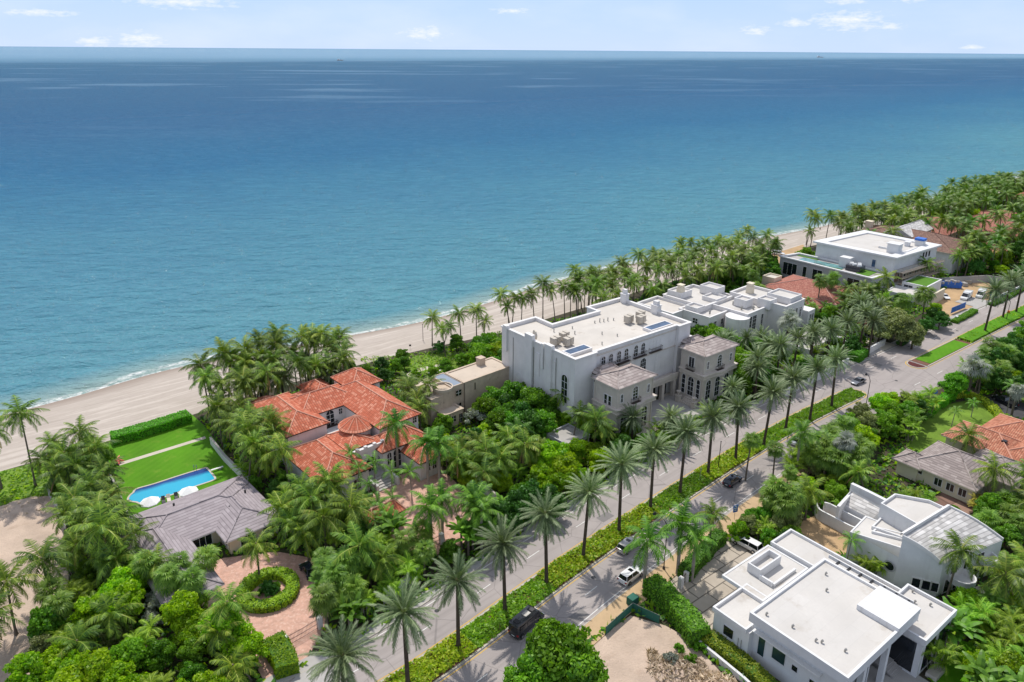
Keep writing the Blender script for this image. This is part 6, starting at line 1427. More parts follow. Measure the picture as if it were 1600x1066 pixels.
pc('fan', 'in the clump above the curved white house', [(1282, 690, 6.5, 1.5), (1298, 700, 6.5, 1.6), (1318, 698, 7, 1.6), (1335, 712, 6.5, 1.5), (1310, 720, 6, 1.5), (1290, 716, 6, 1.4), (1345, 700, 7, 1.4), (1268, 706, 6, 1.3), (1262, 690, 6, 1.2), (1300, 680, 7, 1.3), (1330, 690, 7.5, 1.3)])
pc('coconut', "left of the curved white house", [(1266, 766, 6.5, .95), (1113, 800, 8, .7)])
pc('coconut', 'right of the white curved house', [(1498, 858, 9.6, .9), (1572, 895, 8, 1.05), (1610, 880, 8)])
pc('young', 'by the curved white house walls', [(1331, 842, 5.2, 1.0)])
pc('silverfan', 'among the trees near the median nose', [(1522, 572, 8, 1.2), (1235, 500, 8.5, 1.2), (1322, 690, 9, .8), (1470, 640, 6, .8) if False else (1590, 610, 7, .8)])
pb('young', 'on the lawn behind the trimmed hedge', [(1488, 667, 4.2, .85), (1516, 652, 4, .85), (1571, 646, 7.5, 1.0)])
# beach palms with visible trunks
pc('coconut', 'on the beach behind the limestone mansion', [(676, 495, 9.0, .8), (690, 512, 8.5, .7), (717, 488, 9.5, .85), (702, 508, 8, .7), (745, 483, 10, .85), (757, 500, 8, .7), (783, 458, 12, .85), (792, 478, 9, .7), (803, 462, 11, .8), (816, 464, 11, .8), (830, 458, 12, .85), (849, 440, 12.5, .95), (862, 452, 11, .8), (878, 445, 12, .85), (892, 448, 11, .75), (905, 430, 12.5, .9), (916, 447, 11, .8), (930, 424, 12.5, .85), (944, 438, 11, .8), (958, 422, 12, .9), (972, 408, 13, .9)])
pb('coconut', 'alone at the left edge of the sand', [(56, 756, 15.5, 1.05)]); pc('coconut', 'cut by the left edge of the photo', [(-10, 668, 13, 1.0)])
pc('coconut', 'in the clump left of the pool lawn', [(128, 672, 9.5, .95), (82, 690, 8, .8), (100, 705, 8), (65, 715, 7.5, .8), (150, 700, 7.5), (120, 725, 7), (90, 735, 6.5), (160, 735, 6.5), (140, 755, 7), (115, 775, 7), (170, 770, 6.5), (150, 798, 8.5, 1.15), (130, 815, 7), (185, 800, 6.5), (100, 800, 7, .9)])
pc('coconut', 'between the sandy lot and the bungalow', [(155, 822, 9.5, 1.2), (62, 872, 8.5, 1.05), (208, 832, 7, .8), (118, 850, 6.5, .8), (180, 870, 6), (245, 876, 6.2, .8), (10, 905, 9.5, 1.0), (-15, 960, 8)])
pc('coconut', 'near the round hedge of the motor court', [(399, 848, 7, .8), (352, 940, 8.5, .9), (355, 965, 7, .7) if False else (338, 985, 6, .7)])
pc('coconut', 'along the wall between bungalow and villa', [(545, 790, 8.0, 1.05), (505, 805, 8, 1.1), (560, 850, 8.0, 1.1), (470, 760, 7.5), (440, 790, 7, .9), (485, 775, 8), (520, 760, 8), (455, 815, 6, .9), (595, 870, 6, .9), (475, 830, 6, .9)])
pc('fan', 'by the parked blue car', [(525, 900, 5.5, 1.3), (540, 880, 6, 1.4), (505, 890, 5, 1.1), (552, 920, 4.5, 1.2), (508, 870, 5, 1)])
pc('coconut', 'in the walled garden beside the motor court', [(175, 955, 5.5, .9), (120, 1000, 5, .8)])
pc('coconut', 'in the overgrown garden lot', [(820, 690, 8.0, 1.0), (795, 680, 8, .9), (760, 700, 7.5, .9), (722, 700, 6.5, .85), (695, 700, 6, .8), (745, 690, 6.5, .8), (780, 715, 7), (668, 600, 9, .9), (650, 622, 8, .9), (930, 655, 9, 1.0), (942, 668, 7, .8), (880, 612, 8, .8), (715, 715, 7, .9), (840, 700, 6.5, .8), (755, 735, 7, .9), (905, 645, 7, .8), (640, 605, 9, .8)])
pc('royal', 'in the overgrown garden lot', [(742, 782, 8, .9), (810, 672, 8, .85)])
pc('broad', 'in the overgrown garden lot', [(800, 600, 7, 1.1), (775, 608, 7, 1.1), (760, 622, 6, .9), (830, 622, 6.5, 1.2), (855, 625, 6, 1.0), (788, 640, 6), (850, 655, 5.5), (800, 655, 5, .9), (880, 590, 6.5, 1.1), (1000, 640, 4, .7), (828, 598, 6, 1)])
pc('dark', 'in the overgrown garden lot', [(815, 640, 6, 1.0), (830, 660, 5, 1), (790, 625, 6.5, 1), (780, 800, 4.5, .9), (805, 790, 4.5, .9), (830, 770, 4.5, .9), (700, 760, 4, .7) if False else (860, 780, 4, .8)])
pc('bright', 'in the overgrown garden lot', [(862, 705, 6.0, 1.1), (880, 722, 5.5, 1.0), (850, 735, 5, .9), (780, 745, 4, .7), (900, 695, 5, .8), (730, 735, 4, .7), (925, 700, 4, .8), (880, 745, 4.5, .8)])
pc('silverbush', 'in front of the tan brick house', [(745, 645, 2.8, 1.3)])
pc('goldareca', 'in the overgrown garden lot', [(905, 718, 2, .8), (770, 690, 3, .7)])
pc('broad', 'shading the near carriageway at the bottom edge', [(872, 1024, 6.5, 1.45), (902, 1052, 6, 1.25), (838, 1052, 6.0, 1.15)])
pc('broad', 'behind the street towers of the limestone mansion', [(1120, 510, 7.5, 1.15), (1100, 500, 8, 1.0), (1145, 520, 8, 1.1), (1165, 545, 8, 1.2), (1180, 525, 8, 1.1), (1190, 560, 7, 1.1), (1080, 497, 8, .8), (1172, 575, 6, 1.0), (1160, 590, 5, .9)])
pc('olive', 'spreading over the cream gate lodge', [(1395, 492, 8, 1.5), (1415, 500, 8, 1.4), (1378, 500, 7.5, 1.2), (1430, 515, 6, 1.1)])
pc('date', 'beside the spreading tree at the gate lodge', [(1366, 500, 11, .9), (1345, 470, 9.5, 1.0), (1372, 478, 9, .9)])
pc('dark', 'on the corner before the building yard', [(1462, 488, 4.5, .9), (1470, 496, 4, .8), (1450, 505, 3.5, .8)]); pc('bright', 'on the corner before the building yard', [(1464, 474, 5.5, .8)])
pc('coconut', 'in front of the unfinished villa', [(1387, 432, 11.5, 1.05), (1325, 448, 9, .9), (1342, 455, 9, .9), (1355, 452, 9.0, .9), (1332, 465, 8, .8), (1369, 448, 8, .8), (1380, 470, 8, .8)])
pc('fan', 'beside the rose roofed house', [(1283, 440, 11, 1.5), (1302, 436, 10.5, 1.5), (1446, 460, 8.5, 1.9), (1412, 470, 7.5, 1.6), (1268, 482, 6, 1.2), (1252, 478, 6, 1.1)])
pc('young', 'beside the rose roofed house', [(1240, 470, 6, 1.0), (1263, 468, 6, 1.0), (1290, 478, 5, 1.2), (1300, 480, 5, 1.2)])
pc('coconut', 'by the sandy gap in the beach grove', [(1267, 360, 9.5, .8)])

# groves
scatter([(155, 133), (190, 131), (222, 124), (246, 131), (268, 138), (262, 150), (230, 153), (190, 155), (160, 155)], 4.9, [C(9.5, 14.5, 1, s0=.78, s1=1.0)], "in the beach grove behind the white villa", 3)
scatter([(168, 131), (196, 128), (215, 119), (246, 132), (225, 140), (190, 141)], 5.5, [C(0, 0, 3, 'broad', .7, 1.0), C(0, 0, 2, 'dark', .7, 1.0), C(0, 0, 1, 'bright', .6, .9)], 'under the beach grove behind the white villa', 4)
scatter([(284, 138), (300, 146), (360, 141), (440, 136), (560, 128), (640, 120), (640, 84), (520, 84), (440, 92), (392, 112), (330, 127), (300, 132)], 7.6, [C(10, 15, 1, s0=.9, s1=1.15)], "in the beach grove beyond the unfinished villa", 5, maxn=130)
scatter([(300, 60), (330, 64), (420, 72), (520, 80), (520, 110), (420, 100), (380, 84), (340, 80), (310, 84)], 9.5, [C(8, 13, 3, s0=.9, s1=1.1), C(8, 10, 1, 'fan', 1.3, 1.8), C(0, 0, 1, 'areca', 1, 1.4)], 'among the far villas beside the road', 6)
scatter([(300, 62), (340, 66), (520, 78), (900, 60), (900, 105), (600, 122), (460, 128), (400, 130), (400, 100), (330, 80), (310, 90)], 9, [C(0, 0, 3, 'broad', .9, 1.5), C(0, 0, 2, 'dark', .9, 1.3), C(0, 0, 2, 'bright', .8, 1.3)], 'filling the gardens of the far villas', 7, maxn=190)
scatter([(49, 160), (84, 159), (80, 150), (78, 143), (66, 147), (50, 147), (47, 150)], 3.6, [C(9, 13.5, 1, s0=.85, s1=1.05)], "on the beach beside the red roofed villa", 8)
scatter([(46, 150), (56, 148), (52, 141), (51.5, 124), (47, 121), (46, 130)], 3.9, [C(7, 11, 3, s0=.8, s1=1.05), C(6, 9, 1, 'royal', .8, 1)], "between lawn wall and red roofed villa", 9, ex=True)
scatter([(45, 128), (50.5, 124), (50.5, 106), (60, 104), (60, 99), (52, 94), (46, 96), (44, 106)], 3.4, [C(0, 0, 3, 'broad', .45, .7), C(0, 0, 2, 'dark', .45, .7), C(0, 0, 2, 'areca', .9, 1.3)], 'between the bungalow and the red roofed villa', 10)
scatter([(32, 84), (50, 92), (62, 92), (74, 84), (74, 79.5), (52, 79.5), (40, 79.5)], 3.3, [C(0, 0, 2, 'areca', .9, 1.3), C(0, 0, 2, 'broad', .4, .6), C(0, 0, 2, 'banana', 1.1, 1.5), C(0, 0, 1, 'dark', .45, .6), C(4, 6, 1, 'fan', 1, 1.3)], "in the red roofed villa's street border", 11)
scatter([(4, 104), (20, 108), (26, 98), (31, 92), (27, 80), (20, 76), (4, 74), (-6, 84), (-2, 98)], 3.5, [C(0, 0, 5, 'bright', .55, 1.0), C(0, 0, 2, 'broad', .5, .9), C(0, 0, 1, 'olive', .5, .75), C(0, 0, 1, 'silverbush', .8, 1.1), C(0, 0, 2, 'areca', 1.0, 1.4), C(3, 5, 1, s0=.7, s1=.9)], "in the bottom left leafy mass", 12)
scatter([(8, 112), (20, 118), (20, 106), (6, 104)], 3.8, [C(0, 0, 2, 'broad', .5, .7), C(5, 7, 2, 'fan', 1.0, 1.4), C(0, 0, 1, 'areca', 1, 1.2)], 'left of the bungalow', 13)
scatter([(10, 156), (26, 158), (26, 130), (22, 120), (9, 118), (14, 130), (13, 145)], 3.6, [C(0, 0, 2, 'broad', .4, .6), C(0, 0, 1, 'areca', .9, 1.2), C(0, 0, 1, 'dark', .4, .6)], 'below the palms left of the pool lawn', 14)
scatter([(78, 82), (118, 82), (112, 92), (106, 106), (106, 118), (98, 118), (96, 110), (78, 108)], 3.8, [C(0, 0, 3, 'broad', .55, .9), C(0, 0, 3, 'dark', .5, .85), C(0, 0, 2, 'bright', .5, .8), C(0, 0, 2, 'areca', 1, 1.4)], 'in the thicket of the overgrown garden lot', 15)
scatter([(78, 130), (88, 132), (90, 116), (80, 112)], 4.5, [C(7, 9, 2, s0=.8, s1=1), C(0, 0, 2, 'broad', .6, .8), C(0, 0, 1, 'areca', 1, 1.3)], "between red roofed villa and tan house", 16)
scatter([(58, 156), (84, 156), (112, 155), (118, 150), (118, 138), (106, 134), (96, 146), (82, 146), (62, 150)], 4.4, [C(0, 0, 3, 'broad', .5, .8), C(0, 0, 2, 'dark', .5, .7), C(0, 0, 2, 'bush', 1, 1.5)], "above the beach behind the tan house", 17)
scatter([(112, 140), (122, 146), (122, 131), (112, 131)], 3.6, [C(0, 0, 3, 'broad', .8, 1.1), C(0, 0, 1, 'bright', .8, 1.0)], 'at the seaward corner of the limestone mansion', 18, ex=False)
scatter([(106, 82), (158, 81), (166, 80), (180, 79.5), (180, 82), (160, 90), (157, 100), (166, 108), (170, 100), (182, 98), (202, 92), (202, 82), (212, 84), (212, 78), (160, 77.5), (106, 80)], 3.9, [C(0, 0, 2, 'broad', .45, .75), C(0, 0, 2, 'areca', .9, 1.2), C(0, 0, 1, 'bush', 1, 1.4), C(6, 9, 1, 'date', .7, .85), C(0, 0, 1, 'dark', .5, .7)], 'along the street front of the villas', 19)
scatter([(204, 96), (222, 86), (236, 90), (250, 82), (254, 90), (246, 96), (240, 94), (220, 96), (212, 100)], 4.0, [C(0, 0, 2, 'broad', .6, .9), C(0, 0, 2, 'dark', .5, .8), C(6, 8, 2, s0=.75, s1=.9), C(0, 0, 1, 'areca', 1.1, 1.4)], "between gate lodge and rose roofed house", 20)
scatter([(206, 112), (218, 114), (226, 124), (248, 128), (250, 138), (226, 136), (208, 120)], 4.6, [C(0, 0, 2, 'broad', .7, 1), C(0, 0, 2, 'dark', .6, .9), C(8, 10, 1, 'fan', 1.2, 1.5)], 'between the white villa and the unfinished villa', 21)
scatter([(278, 90), (296, 84), (306, 78), (340, 78), (340, 100), (330, 104), (330, 88), (300, 88)], 5.5, [C(0, 0, 3, 'broad', .6, .9), C(9, 12, 2, s0=.85, s1=1), C(0, 0, 1, 'areca', 1.2, 1.6)], 'behind the back wall of the building yard', 22)
# landward side of the road
_r = 14.2
scatter([(188, 51), (205, 48), (260, 45), (330, 38), (330, 20), (240, 18), (205, 24), (193, 36)], 5.2, [C(0, 0, 4, 'broad', .9, 1.3), C(0, 0, 2, 'bright', .8, 1.1), C(0, 0, 3, 'dark', .9, 1.2), C(6, 8, 1, 'fan', 1.2, 1.6)], 'in the dense trees beyond the median nose', 23, road=12.5)
scatter([(330, 38), (480, 22), (480, 0), (330, 14)], 9, [C(0, 0, 3, 'broad', 1.2, 1.7), C(0, 0, 2, 'dark', 1.1, 1.5)], 'in the far landward tree line', 24, road=12.5)
scatter([(196, 47), (200, 52), (215, 50), (215, 44), (200, 42)], 4.2, [C(5, 7, 3, 'fan', 1.1, 1.4), C(0, 0, 1, 'areca', 1, 1.3)], "beyond the tall roadside hedge", 25, road=12)
scatter([(118, 52.5), (176, 50), (172, 44), (160, 44), (154, 56), (146, 54), (140, 52), (132, 46), (126, 42), (124, 46)], 3.5, [C(0, 0, 3, 'broad', .55, .9), C(0, 0, 2, 'areca', 1.0, 1.5), C(0, 0, 1, 'bright', .6, .9), C(0, 0, 1, 'dark', .6, .8), C(5, 7, 1, s0=.75, s1=.9)], 'in the roadside thicket behind the cream house', 26, road=13.6)
scatter([(118, 45), (124, 47), (134, 38), (146, 30), (143, 27), (132, 33), (124, 40)], 2.9, [C(0, 0, 3, 'areca', .7, .95), C(0, 0, 1, 'goldareca', .7, .9), C(0, 0, 1, 'bush', 1, 1.3)], 'between the curved house and the cream house', 27)
scatter([(124, 20), (150, 20), (140, 28), (130, 25)], 3.2, [C(3, 4, 3, 'fan', 1.1, 1.4), C(0, 0, 1, 'broad', .5, .8), C(0, 0, 1, 'areca', .9, 1.2)], 'right of the curved house roof', 28)
scatter([(98, 22), (106, 22), (126, 16), (150, 10), (150, 0), (100, 2), (92, 12), (90, 20)], 3.0, [C(0, 0, 3, 'areca', 1.0, 1.4), C(0, 0, 2, 'bright', .5, .75), C(0, 0, 2, 'banana', 1.2, 1.5), C(0, 0, 1, 'broad', .5, .8)], 'in the lower right corner garden', 29)
scatter([(148, 20), (180, 26), (180, 10), (150, 8)], 3.6, [C(3, 5, 2, 'fan', 1.1, 1.5), C(0, 0, 2, 'broad', .6, .9), C(0, 0, 1, 'areca', 1, 1.3)], 'at the right edge behind the curved house', 30)
scatter([(80, 53.2), (92, 54), (112, 54), (112, 50), (101, 47), (100.5, 53.5), (92, 55)], 2.7, [C(0, 0, 2, 'broad', .38, .55), C(0, 0, 2, 'bush', 1, 1.4), C(0, 0, 1, 'bright', .38, .5), C(0, 0, 1, 'areca', .8, 1.0)], 'along the front hedge of the modern house', 31, road=13.8)
scatter([(99, 53.5), (112, 53.5), (115, 50.5), (106, 46), (100, 45)], 2.9, [C(0, 0, 1, 'broad', .5, .7), C(0, 0, 2, 'olive', .5, .65), C(0, 0, 1, 'dark', .5, .7)], "between modern house drive and curved house", 32, road=13.6)
pc('areca', 'between the modern house and the curved house', [(1352, 882, 2, 1.0), (1368, 880, 2.4, 1.0)])

scatter([(124, 54), (128, 58.4), (150, 58.6), (172, 56), (176, 51), (160, 50), (140, 52)], 3.6, [C(0, 0, 3, 'broad', .7, 1.0), C(0, 0, 2, 'olive', .6, .85), C(5, 7.5, 2, 'fan', 1.2, 1.5), C(0, 0, 2, 'areca', 1.1, 1.5), C(0, 0, 1, 'bright', .7, .9)], 'overhanging the sidewalk behind the fan palms', 34, road=9.3)
scatter([(140, 36), (170, 38), (190, 30), (190, 8), (150, 8), (140, 24)], 4.2, [C(0, 0, 3, 'broad', .7, 1.0), C(6, 8, 2, s0=.9, s1=1.0), C(0, 0, 1, 'bright', .7, .9)], 'around the orange roofed house', 35)
scatter([(50, 162), (82, 160.5), (78, 153), (52, 156)], 3.7, [C(12, 15.5, 1, s0=.95, s1=1.1)], 'tallest by the sand near the red roofed villa', 36)
pc('fan', 'beside the bungalow', [(228, 880, 6, 1.2), (262, 900, 6, 1.2), (300, 905, 5.5, 1.2), (322, 870, 5.5, 1.1), (280, 880, 5, 1.0)])
pc('coconut', 'over the red roofed villa front garden', [(515, 745, 9.5, 1.0), (440, 700, 10, 1.0), (425, 655, 11, 1.0), (398, 690, 10, .95)])
scatter([(296, 136), (310, 140), (420, 132), (480, 126), (480, 112), (396, 108), (396, 80), (330, 76), (306, 84)], 5.0, [C(12, 16, 2, s0=1.0, s1=1.2), C(9, 12, 1, 'royal', 1.0, 1.2)], 'standing around the far rose roofed mansion', 37, maxn=90)
# undergrowth that nobody could count
def vin(X, Y, P):
    c = np.zeros(len(X), bool); P = np.array([tuple(q)[:2] for q in P]); bx = (X >= P[:, 0].min()) & (X <= P[:, 0].max()) & (Y >= P[:, 1].min()) & (Y <= P[:, 1].max()); ix = np.nonzero(bx)[0]
    if not len(ix): return c
    x, y = X[ix], Y[ix]; r = np.zeros(len(ix), bool)
    for i in range(len(P)):
        (x0, y0), (x1, y1) = P[i], P[i - 1]
        if y0 == y1: continue
        r ^= ((y0 > y) != (y1 > y)) & (x < (x1 - x0) * (y - y0) / (y1 - y0) + x0)
    c[ix] = r; return c
def undergrowth(name, polys, dens, size, hgt, mats, seed, excl=True, road=11.0, label=None, cat=None, hn=2.2):
    g = np.random.default_rng(seed); pts = []
    for P in polys:
        P = [tuple(q) for q in P]; x0, x1, y0, y1 = min(p[0] for p in P), max(p[0] for p in P), min(p[1] for p in P), max(p[1] for p in P)
        n = int((x1 - x0) * (y1 - y0) * dens); X = g.uniform(x0, x1, n); Y = g.uniform(y0, y1, n)
        k = vin(X, Y, P); X, Y = X[k], Y[k]
        if excl:
            k = np.ones(len(X), bool)
            for E_ in EXC: k &= ~vin(X, Y, E_)
            X, Y = X[k], Y[k]
            if road: k = np.array([np.min(np.hypot(MCA[:, 0] - x, MCA[:, 1] - y)) >= road for x, y in zip(X, Y)]); X, Y = X[k], Y[k]
        pts.append(np.column_stack([X, Y]))
    A_ = np.concatenate(pts); n = len(A_)
    hm = (np.sin(A_[:, 0] * .9 + np.sin(A_[:, 1] * .7) * 2) * np.cos(A_[:, 1] * .8 + 1.3) + 1) * .5; z = hgt * (0.15 + .85 * hm ** hn * g.uniform(.4, 1, n)) 
    P3 = np.column_stack([A_, z]); Nn = np.tile([0, 0, 1.], (n, 1)); Q = cards(g, P3, Nn, size, 1.8, .8); v = np.clip(g.normal(.45, .22, n), 0, 1)
    o = bpy.data.objects.new(name, leafmesh(name, Q, v, mats, g.integers(0, len(mats), n))); COL.objects.link(o); o['kind'] = 'stuff'
    if label: o['label'] = label
    if cat: o['category'] = cat
    return o
undergrowth('undergrowth', [[tuple(W(s, t).xy) for s, t in q] for q in ([(-10, 76), (260, 78), (260, 100), (240, 140), (150, 152), (100, 156), (80, 158), (47, 158), (44, 128), (24, 128), (12, 160), (-4, 160), (-4, 100)], [(30, 56), (180, 54), (180, 8), (90, 4), (60, 50)])], 2.6, .62, 1.1, ['broad leaves', 'dark leaves', 'bright leaves'], 41, label='low mixed green undergrowth covering the ground between the houses', cat='undergrowth')
undergrowth('undergrowth', [[tuple(W(s, t).xy) for s, t in q] for q in ([(260, 76), (640, 60), (640, 122), (400, 132), (300, 138), (262, 142)], [(180, 52), (480, 30), (480, -20), (180, 10)])], .55, 1.3, 1.6, ['broad leaves', 'dark leaves', 'bright leaves'], 42, label='distant green undergrowth below the far palms and trees', cat='undergrowth')
def band(d0, d1, s0, s1): A_, B_ = seg(d0, s0, s1), seg(d1, s0, s1); return [tuple(p) for p in A_] + [tuple(p) for p in B_[::-1]]
def bed(name, s0, s1, mats, size, h, dens, lab, cat, seed, d=(-2.15, 2.15)):
    return undergrowth(name, [band(d[0], d[1], s0 - .9, s1 + .9)], dens, size, h, mats, seed, False, label=lab, cat=cat, hn=.5)
for i, (s0, s1, kd) in enumerate(((-20, 42, 'y'), (42, 51.5, 'y'), (51.5, 68.5, 'g'), (68.5, 97, 'y'), (97, 103, 'g'), (103, 113, 'g'), (113, 130, 'y'), (130, 150, 'g'), (150, 175, 'g'))):
    if kd == 'y': bed('shrub_bed', s0, s1, ['yellow hedge leaves', 'yellow hedge leaves', 'bright leaves'], .32, .95, 42, 'dense yellow green shrub bed of the road median', 'shrub bed', 50 + i)
    else: bed('grass_bed', s0, s1, ['grass blades', 'grass blades', 'bright leaves'], .36, .55, 36, 'long green grass of the road median', 'grass', 50 + i)
def lawn_box(s0, s1, z, lab):
    A_, B_ = seg(2.0, s0, s1), seg(-2.0, s0, s1); mb = MB(); strip(mb, A_, B_, .12, z); o = mb.build('median_lawn', 'bright lawn'); o['kind'] = 'structure'
lawn_box(207, 232, .2, ''); lawn_box(232.5, 470, .7, '')
bed('grass_bed', 232.5, 470, ['grass blades', 'bright leaves'], .4, .9, 6, 'trimmed green planting of the far road median', 'grass', 66)
undergrowth('dune_plants', [[G(u, v).xy[:] for u, v in q] for q in ([(-60, 745), (0, 738), (60, 723), (90, 708), (118, 702), (95, 760), (75, 775), (0, 790), (-60, 800)],)], 5, .42, .6, ['bright leaves', 'grass blades', 'broad leaves'], 43, False, label='creeping green dune plants at the top of the sand', cat='dune plants')
undergrowth('dune_plants', [[G(u, v).xy[:] for u, v in q] for q in ([(560, 560), (650, 552), (745, 540), (768, 552), (722, 572), (670, 584), (600, 590)],)], 4, .42, .6, ['bright leaves', 'grass blades', 'olive leaves'], 44, False, label='creeping green dune plants behind the tan house', cat='dune plants')

# clipped hedges
leaf_mat('ring leaves', (0.14, 0.26, 0.008), (0.30, 0.44, 0.02), 0.0, 0.3)
def q_s(a): return a.x * .7 + a.y * .9
def hedge(label, line, w, h, mat='hedge leaves', dens=52, leaf=.22, z0=0.0, seed=1, closed=False):
    """line: xy centre line; a solid clipped body wrapped in leaves"""
    P = smooth_line([Vector(p[:2]) for p in line], .8) if not closed else [Vector(p[:2]) for p in line] + [Vector(line[0][:2])]
    c = P[len(P) // 2]; r = thing('hedge', label, 'hedge', (c.x, c.y, 0)); A_, B_ = offset_line(P, w / 2 - .12), offset_line(P, -w / 2 + .12); mb = MB(); strip(mb, A_, B_, z0, h - .12)
    for i in (0, -1): mb.face([(*A_[i], z0), (*B_[i], z0), (*B_[i], h - .12), (*A_[i], h - .12)])
    mb.build('branches', 'hedge core', r); g = np.random.default_rng(seed); pts, nr = [], []
    for a, b in zip(P, P[1:]):
        d = (b - a); Ls = d.length; d.normalize(); n = Vector((-d.y, d.x))
        for sf, area in (('top', w * Ls), ('l', h * Ls), ('r', h * Ls)):
            for _ in range(np.random.default_rng(int(seed * 1e3 + len(pts))).poisson(area * dens)):
                k = g.random() * Ls
                if sf == 'top': q = a + d * k + n * (g.random() - .5) * w; pts.append((q.x, q.y, h + g.normal(0, .06) + .14 * math.sin(q.x * 1.3) * math.cos(q.y * 1.7) - .22 * (abs((q - a).dot(n)) / (w / 2)) ** 4)); nr.append((0, 0, 1))
                else: sg = 1 if sf == 'l' else -1; q = a + d * k + n * sg * (w / 2 + g.normal(0, .05) + .12 * math.sin(q_s(a) + k * 1.1)); pts.append((q.x, q.y, z0 + g.random() * (h - z0))); nr.append((n.x * sg, n.y * sg, .15))
    for e, dr in ((P[0], P[0] - P[1]), (P[-1], P[-1] - P[-2])):
        if closed: break
        dr = dr.normalized(); n = Vector((-dr.y, dr.x))
        for _ in range(int(w * h * dens)): q = e + n * (g.random() - .5) * w + dr * .05; pts.append((q.x, q.y, z0 + g.random() * (h - z0))); nr.append((dr.x, dr.y, .1))
    Q = cards(g, np.array(pts), np.array(nr, float), leaf, 1.4, .45); o = ORI[r.name]; Q[:, :, 0] -= o.x; Q[:, :, 1] -= o.y
    f = bpy.data.objects.new('foliage', leafmesh('foliage', Q, np.clip(g.normal(.45, .22, len(Q)), 0, 1), [mat])); COL.objects.link(f); f.parent = r; return r
rough_mat('hedge core', (0.06, 0.14, 0.015), .4, 2, 6)
px = lambda *a: [G(u, v).xy for u, v in a]
hedge('thick bright green hedge between the pool lawn and the sand', px((176, 692), (230, 677), (296, 656)), 3.4, 2.0, seed=2)
hedge('round clipped hedge ring in the pink motor court', [(G(420, 926).x + 3.7 * math.cos(a), G(420, 926).y + 3.7 * math.sin(a)) for a in np.linspace(0, 2 * math.pi, 30)[:-1]], 2.0, 1.2, 'ring leaves', 70, seed=3, closed=True)
pc('dark', 'inside the round hedge ring', [(418, 912, 1.6, .32), (424, 922, 1.4, .3)])
pc('bush', 'inside the round hedge ring', [(410, 918, 1.2, .8), (430, 912, 1.2, .8)])
hedge('rounded green hedge at the motor court gate', px((428, 1012), (445, 1040), (450, 1058)), 3.0, 2.2, 'bright leaves', seed=4)
hedge('tall trimmed hedge beside the near carriageway at the lawn', px((1438, 655), (1460, 640), (1480, 627), (1488, 620)), 2.0, 2.2, seed=5)
hedge('curved low hedge around the small lawn', px((1484, 622), (1510, 620), (1540, 632), (1558, 650), (1563, 660)), 2.0, 1.2, 'yellow hedge leaves', seed=6)
hedge('bright yellow green hedge along the side of the modern house', px((1104, 1005), (1140, 1030), (1175, 1058), (1215, 1095)), 2.2, 1.8, 'yellow hedge leaves', seed=7)
hedge('tall green hedge between the sandy lot and the drive', px((1015, 925), (1045, 952), (1075, 985), (1092, 1010)), 3.0, 3.0, 'broad leaves', 22, .3, seed=8)
hedge('dark hedge beside the driveway gate of the modern house', px((1068, 905), (1090, 882), (1112, 858), (1125, 845)), 2.2, 2.2, 'broad leaves', 22, .28, seed=9)
hedge('boxy bright hedge by the street wall of the white villa', px((1333, 565), (1348, 555)), 3.2, 2.2, seed=10)
hedge('low green hedge along the kerb of the building yard', px((1490, 505), (1515, 492), (1522, 487)), 2.0, 1.0, 'broad leaves', seed=11)
hedge('low hedge on the seaward verge far down the road', px((1548, 478), (1570, 468), (1600, 452)), 1.8, .9, 'broad leaves', seed=12)
hedge('short dark hedge by the pale driveway', px((1405, 540), (1412, 535), (1418, 528)), 2.0, 1.0, 'dark leaves', seed=13)
scatter([(205, 120), (270, 130), (285, 136), (276, 142), (240, 146), (215, 134)], 3.6, [C(0, 0, 2, 'bush', 1.2, 1.8), C(0, 0, 2, 'broad', .5, .8)], 'around the sandy gap in the beach grove', 33)
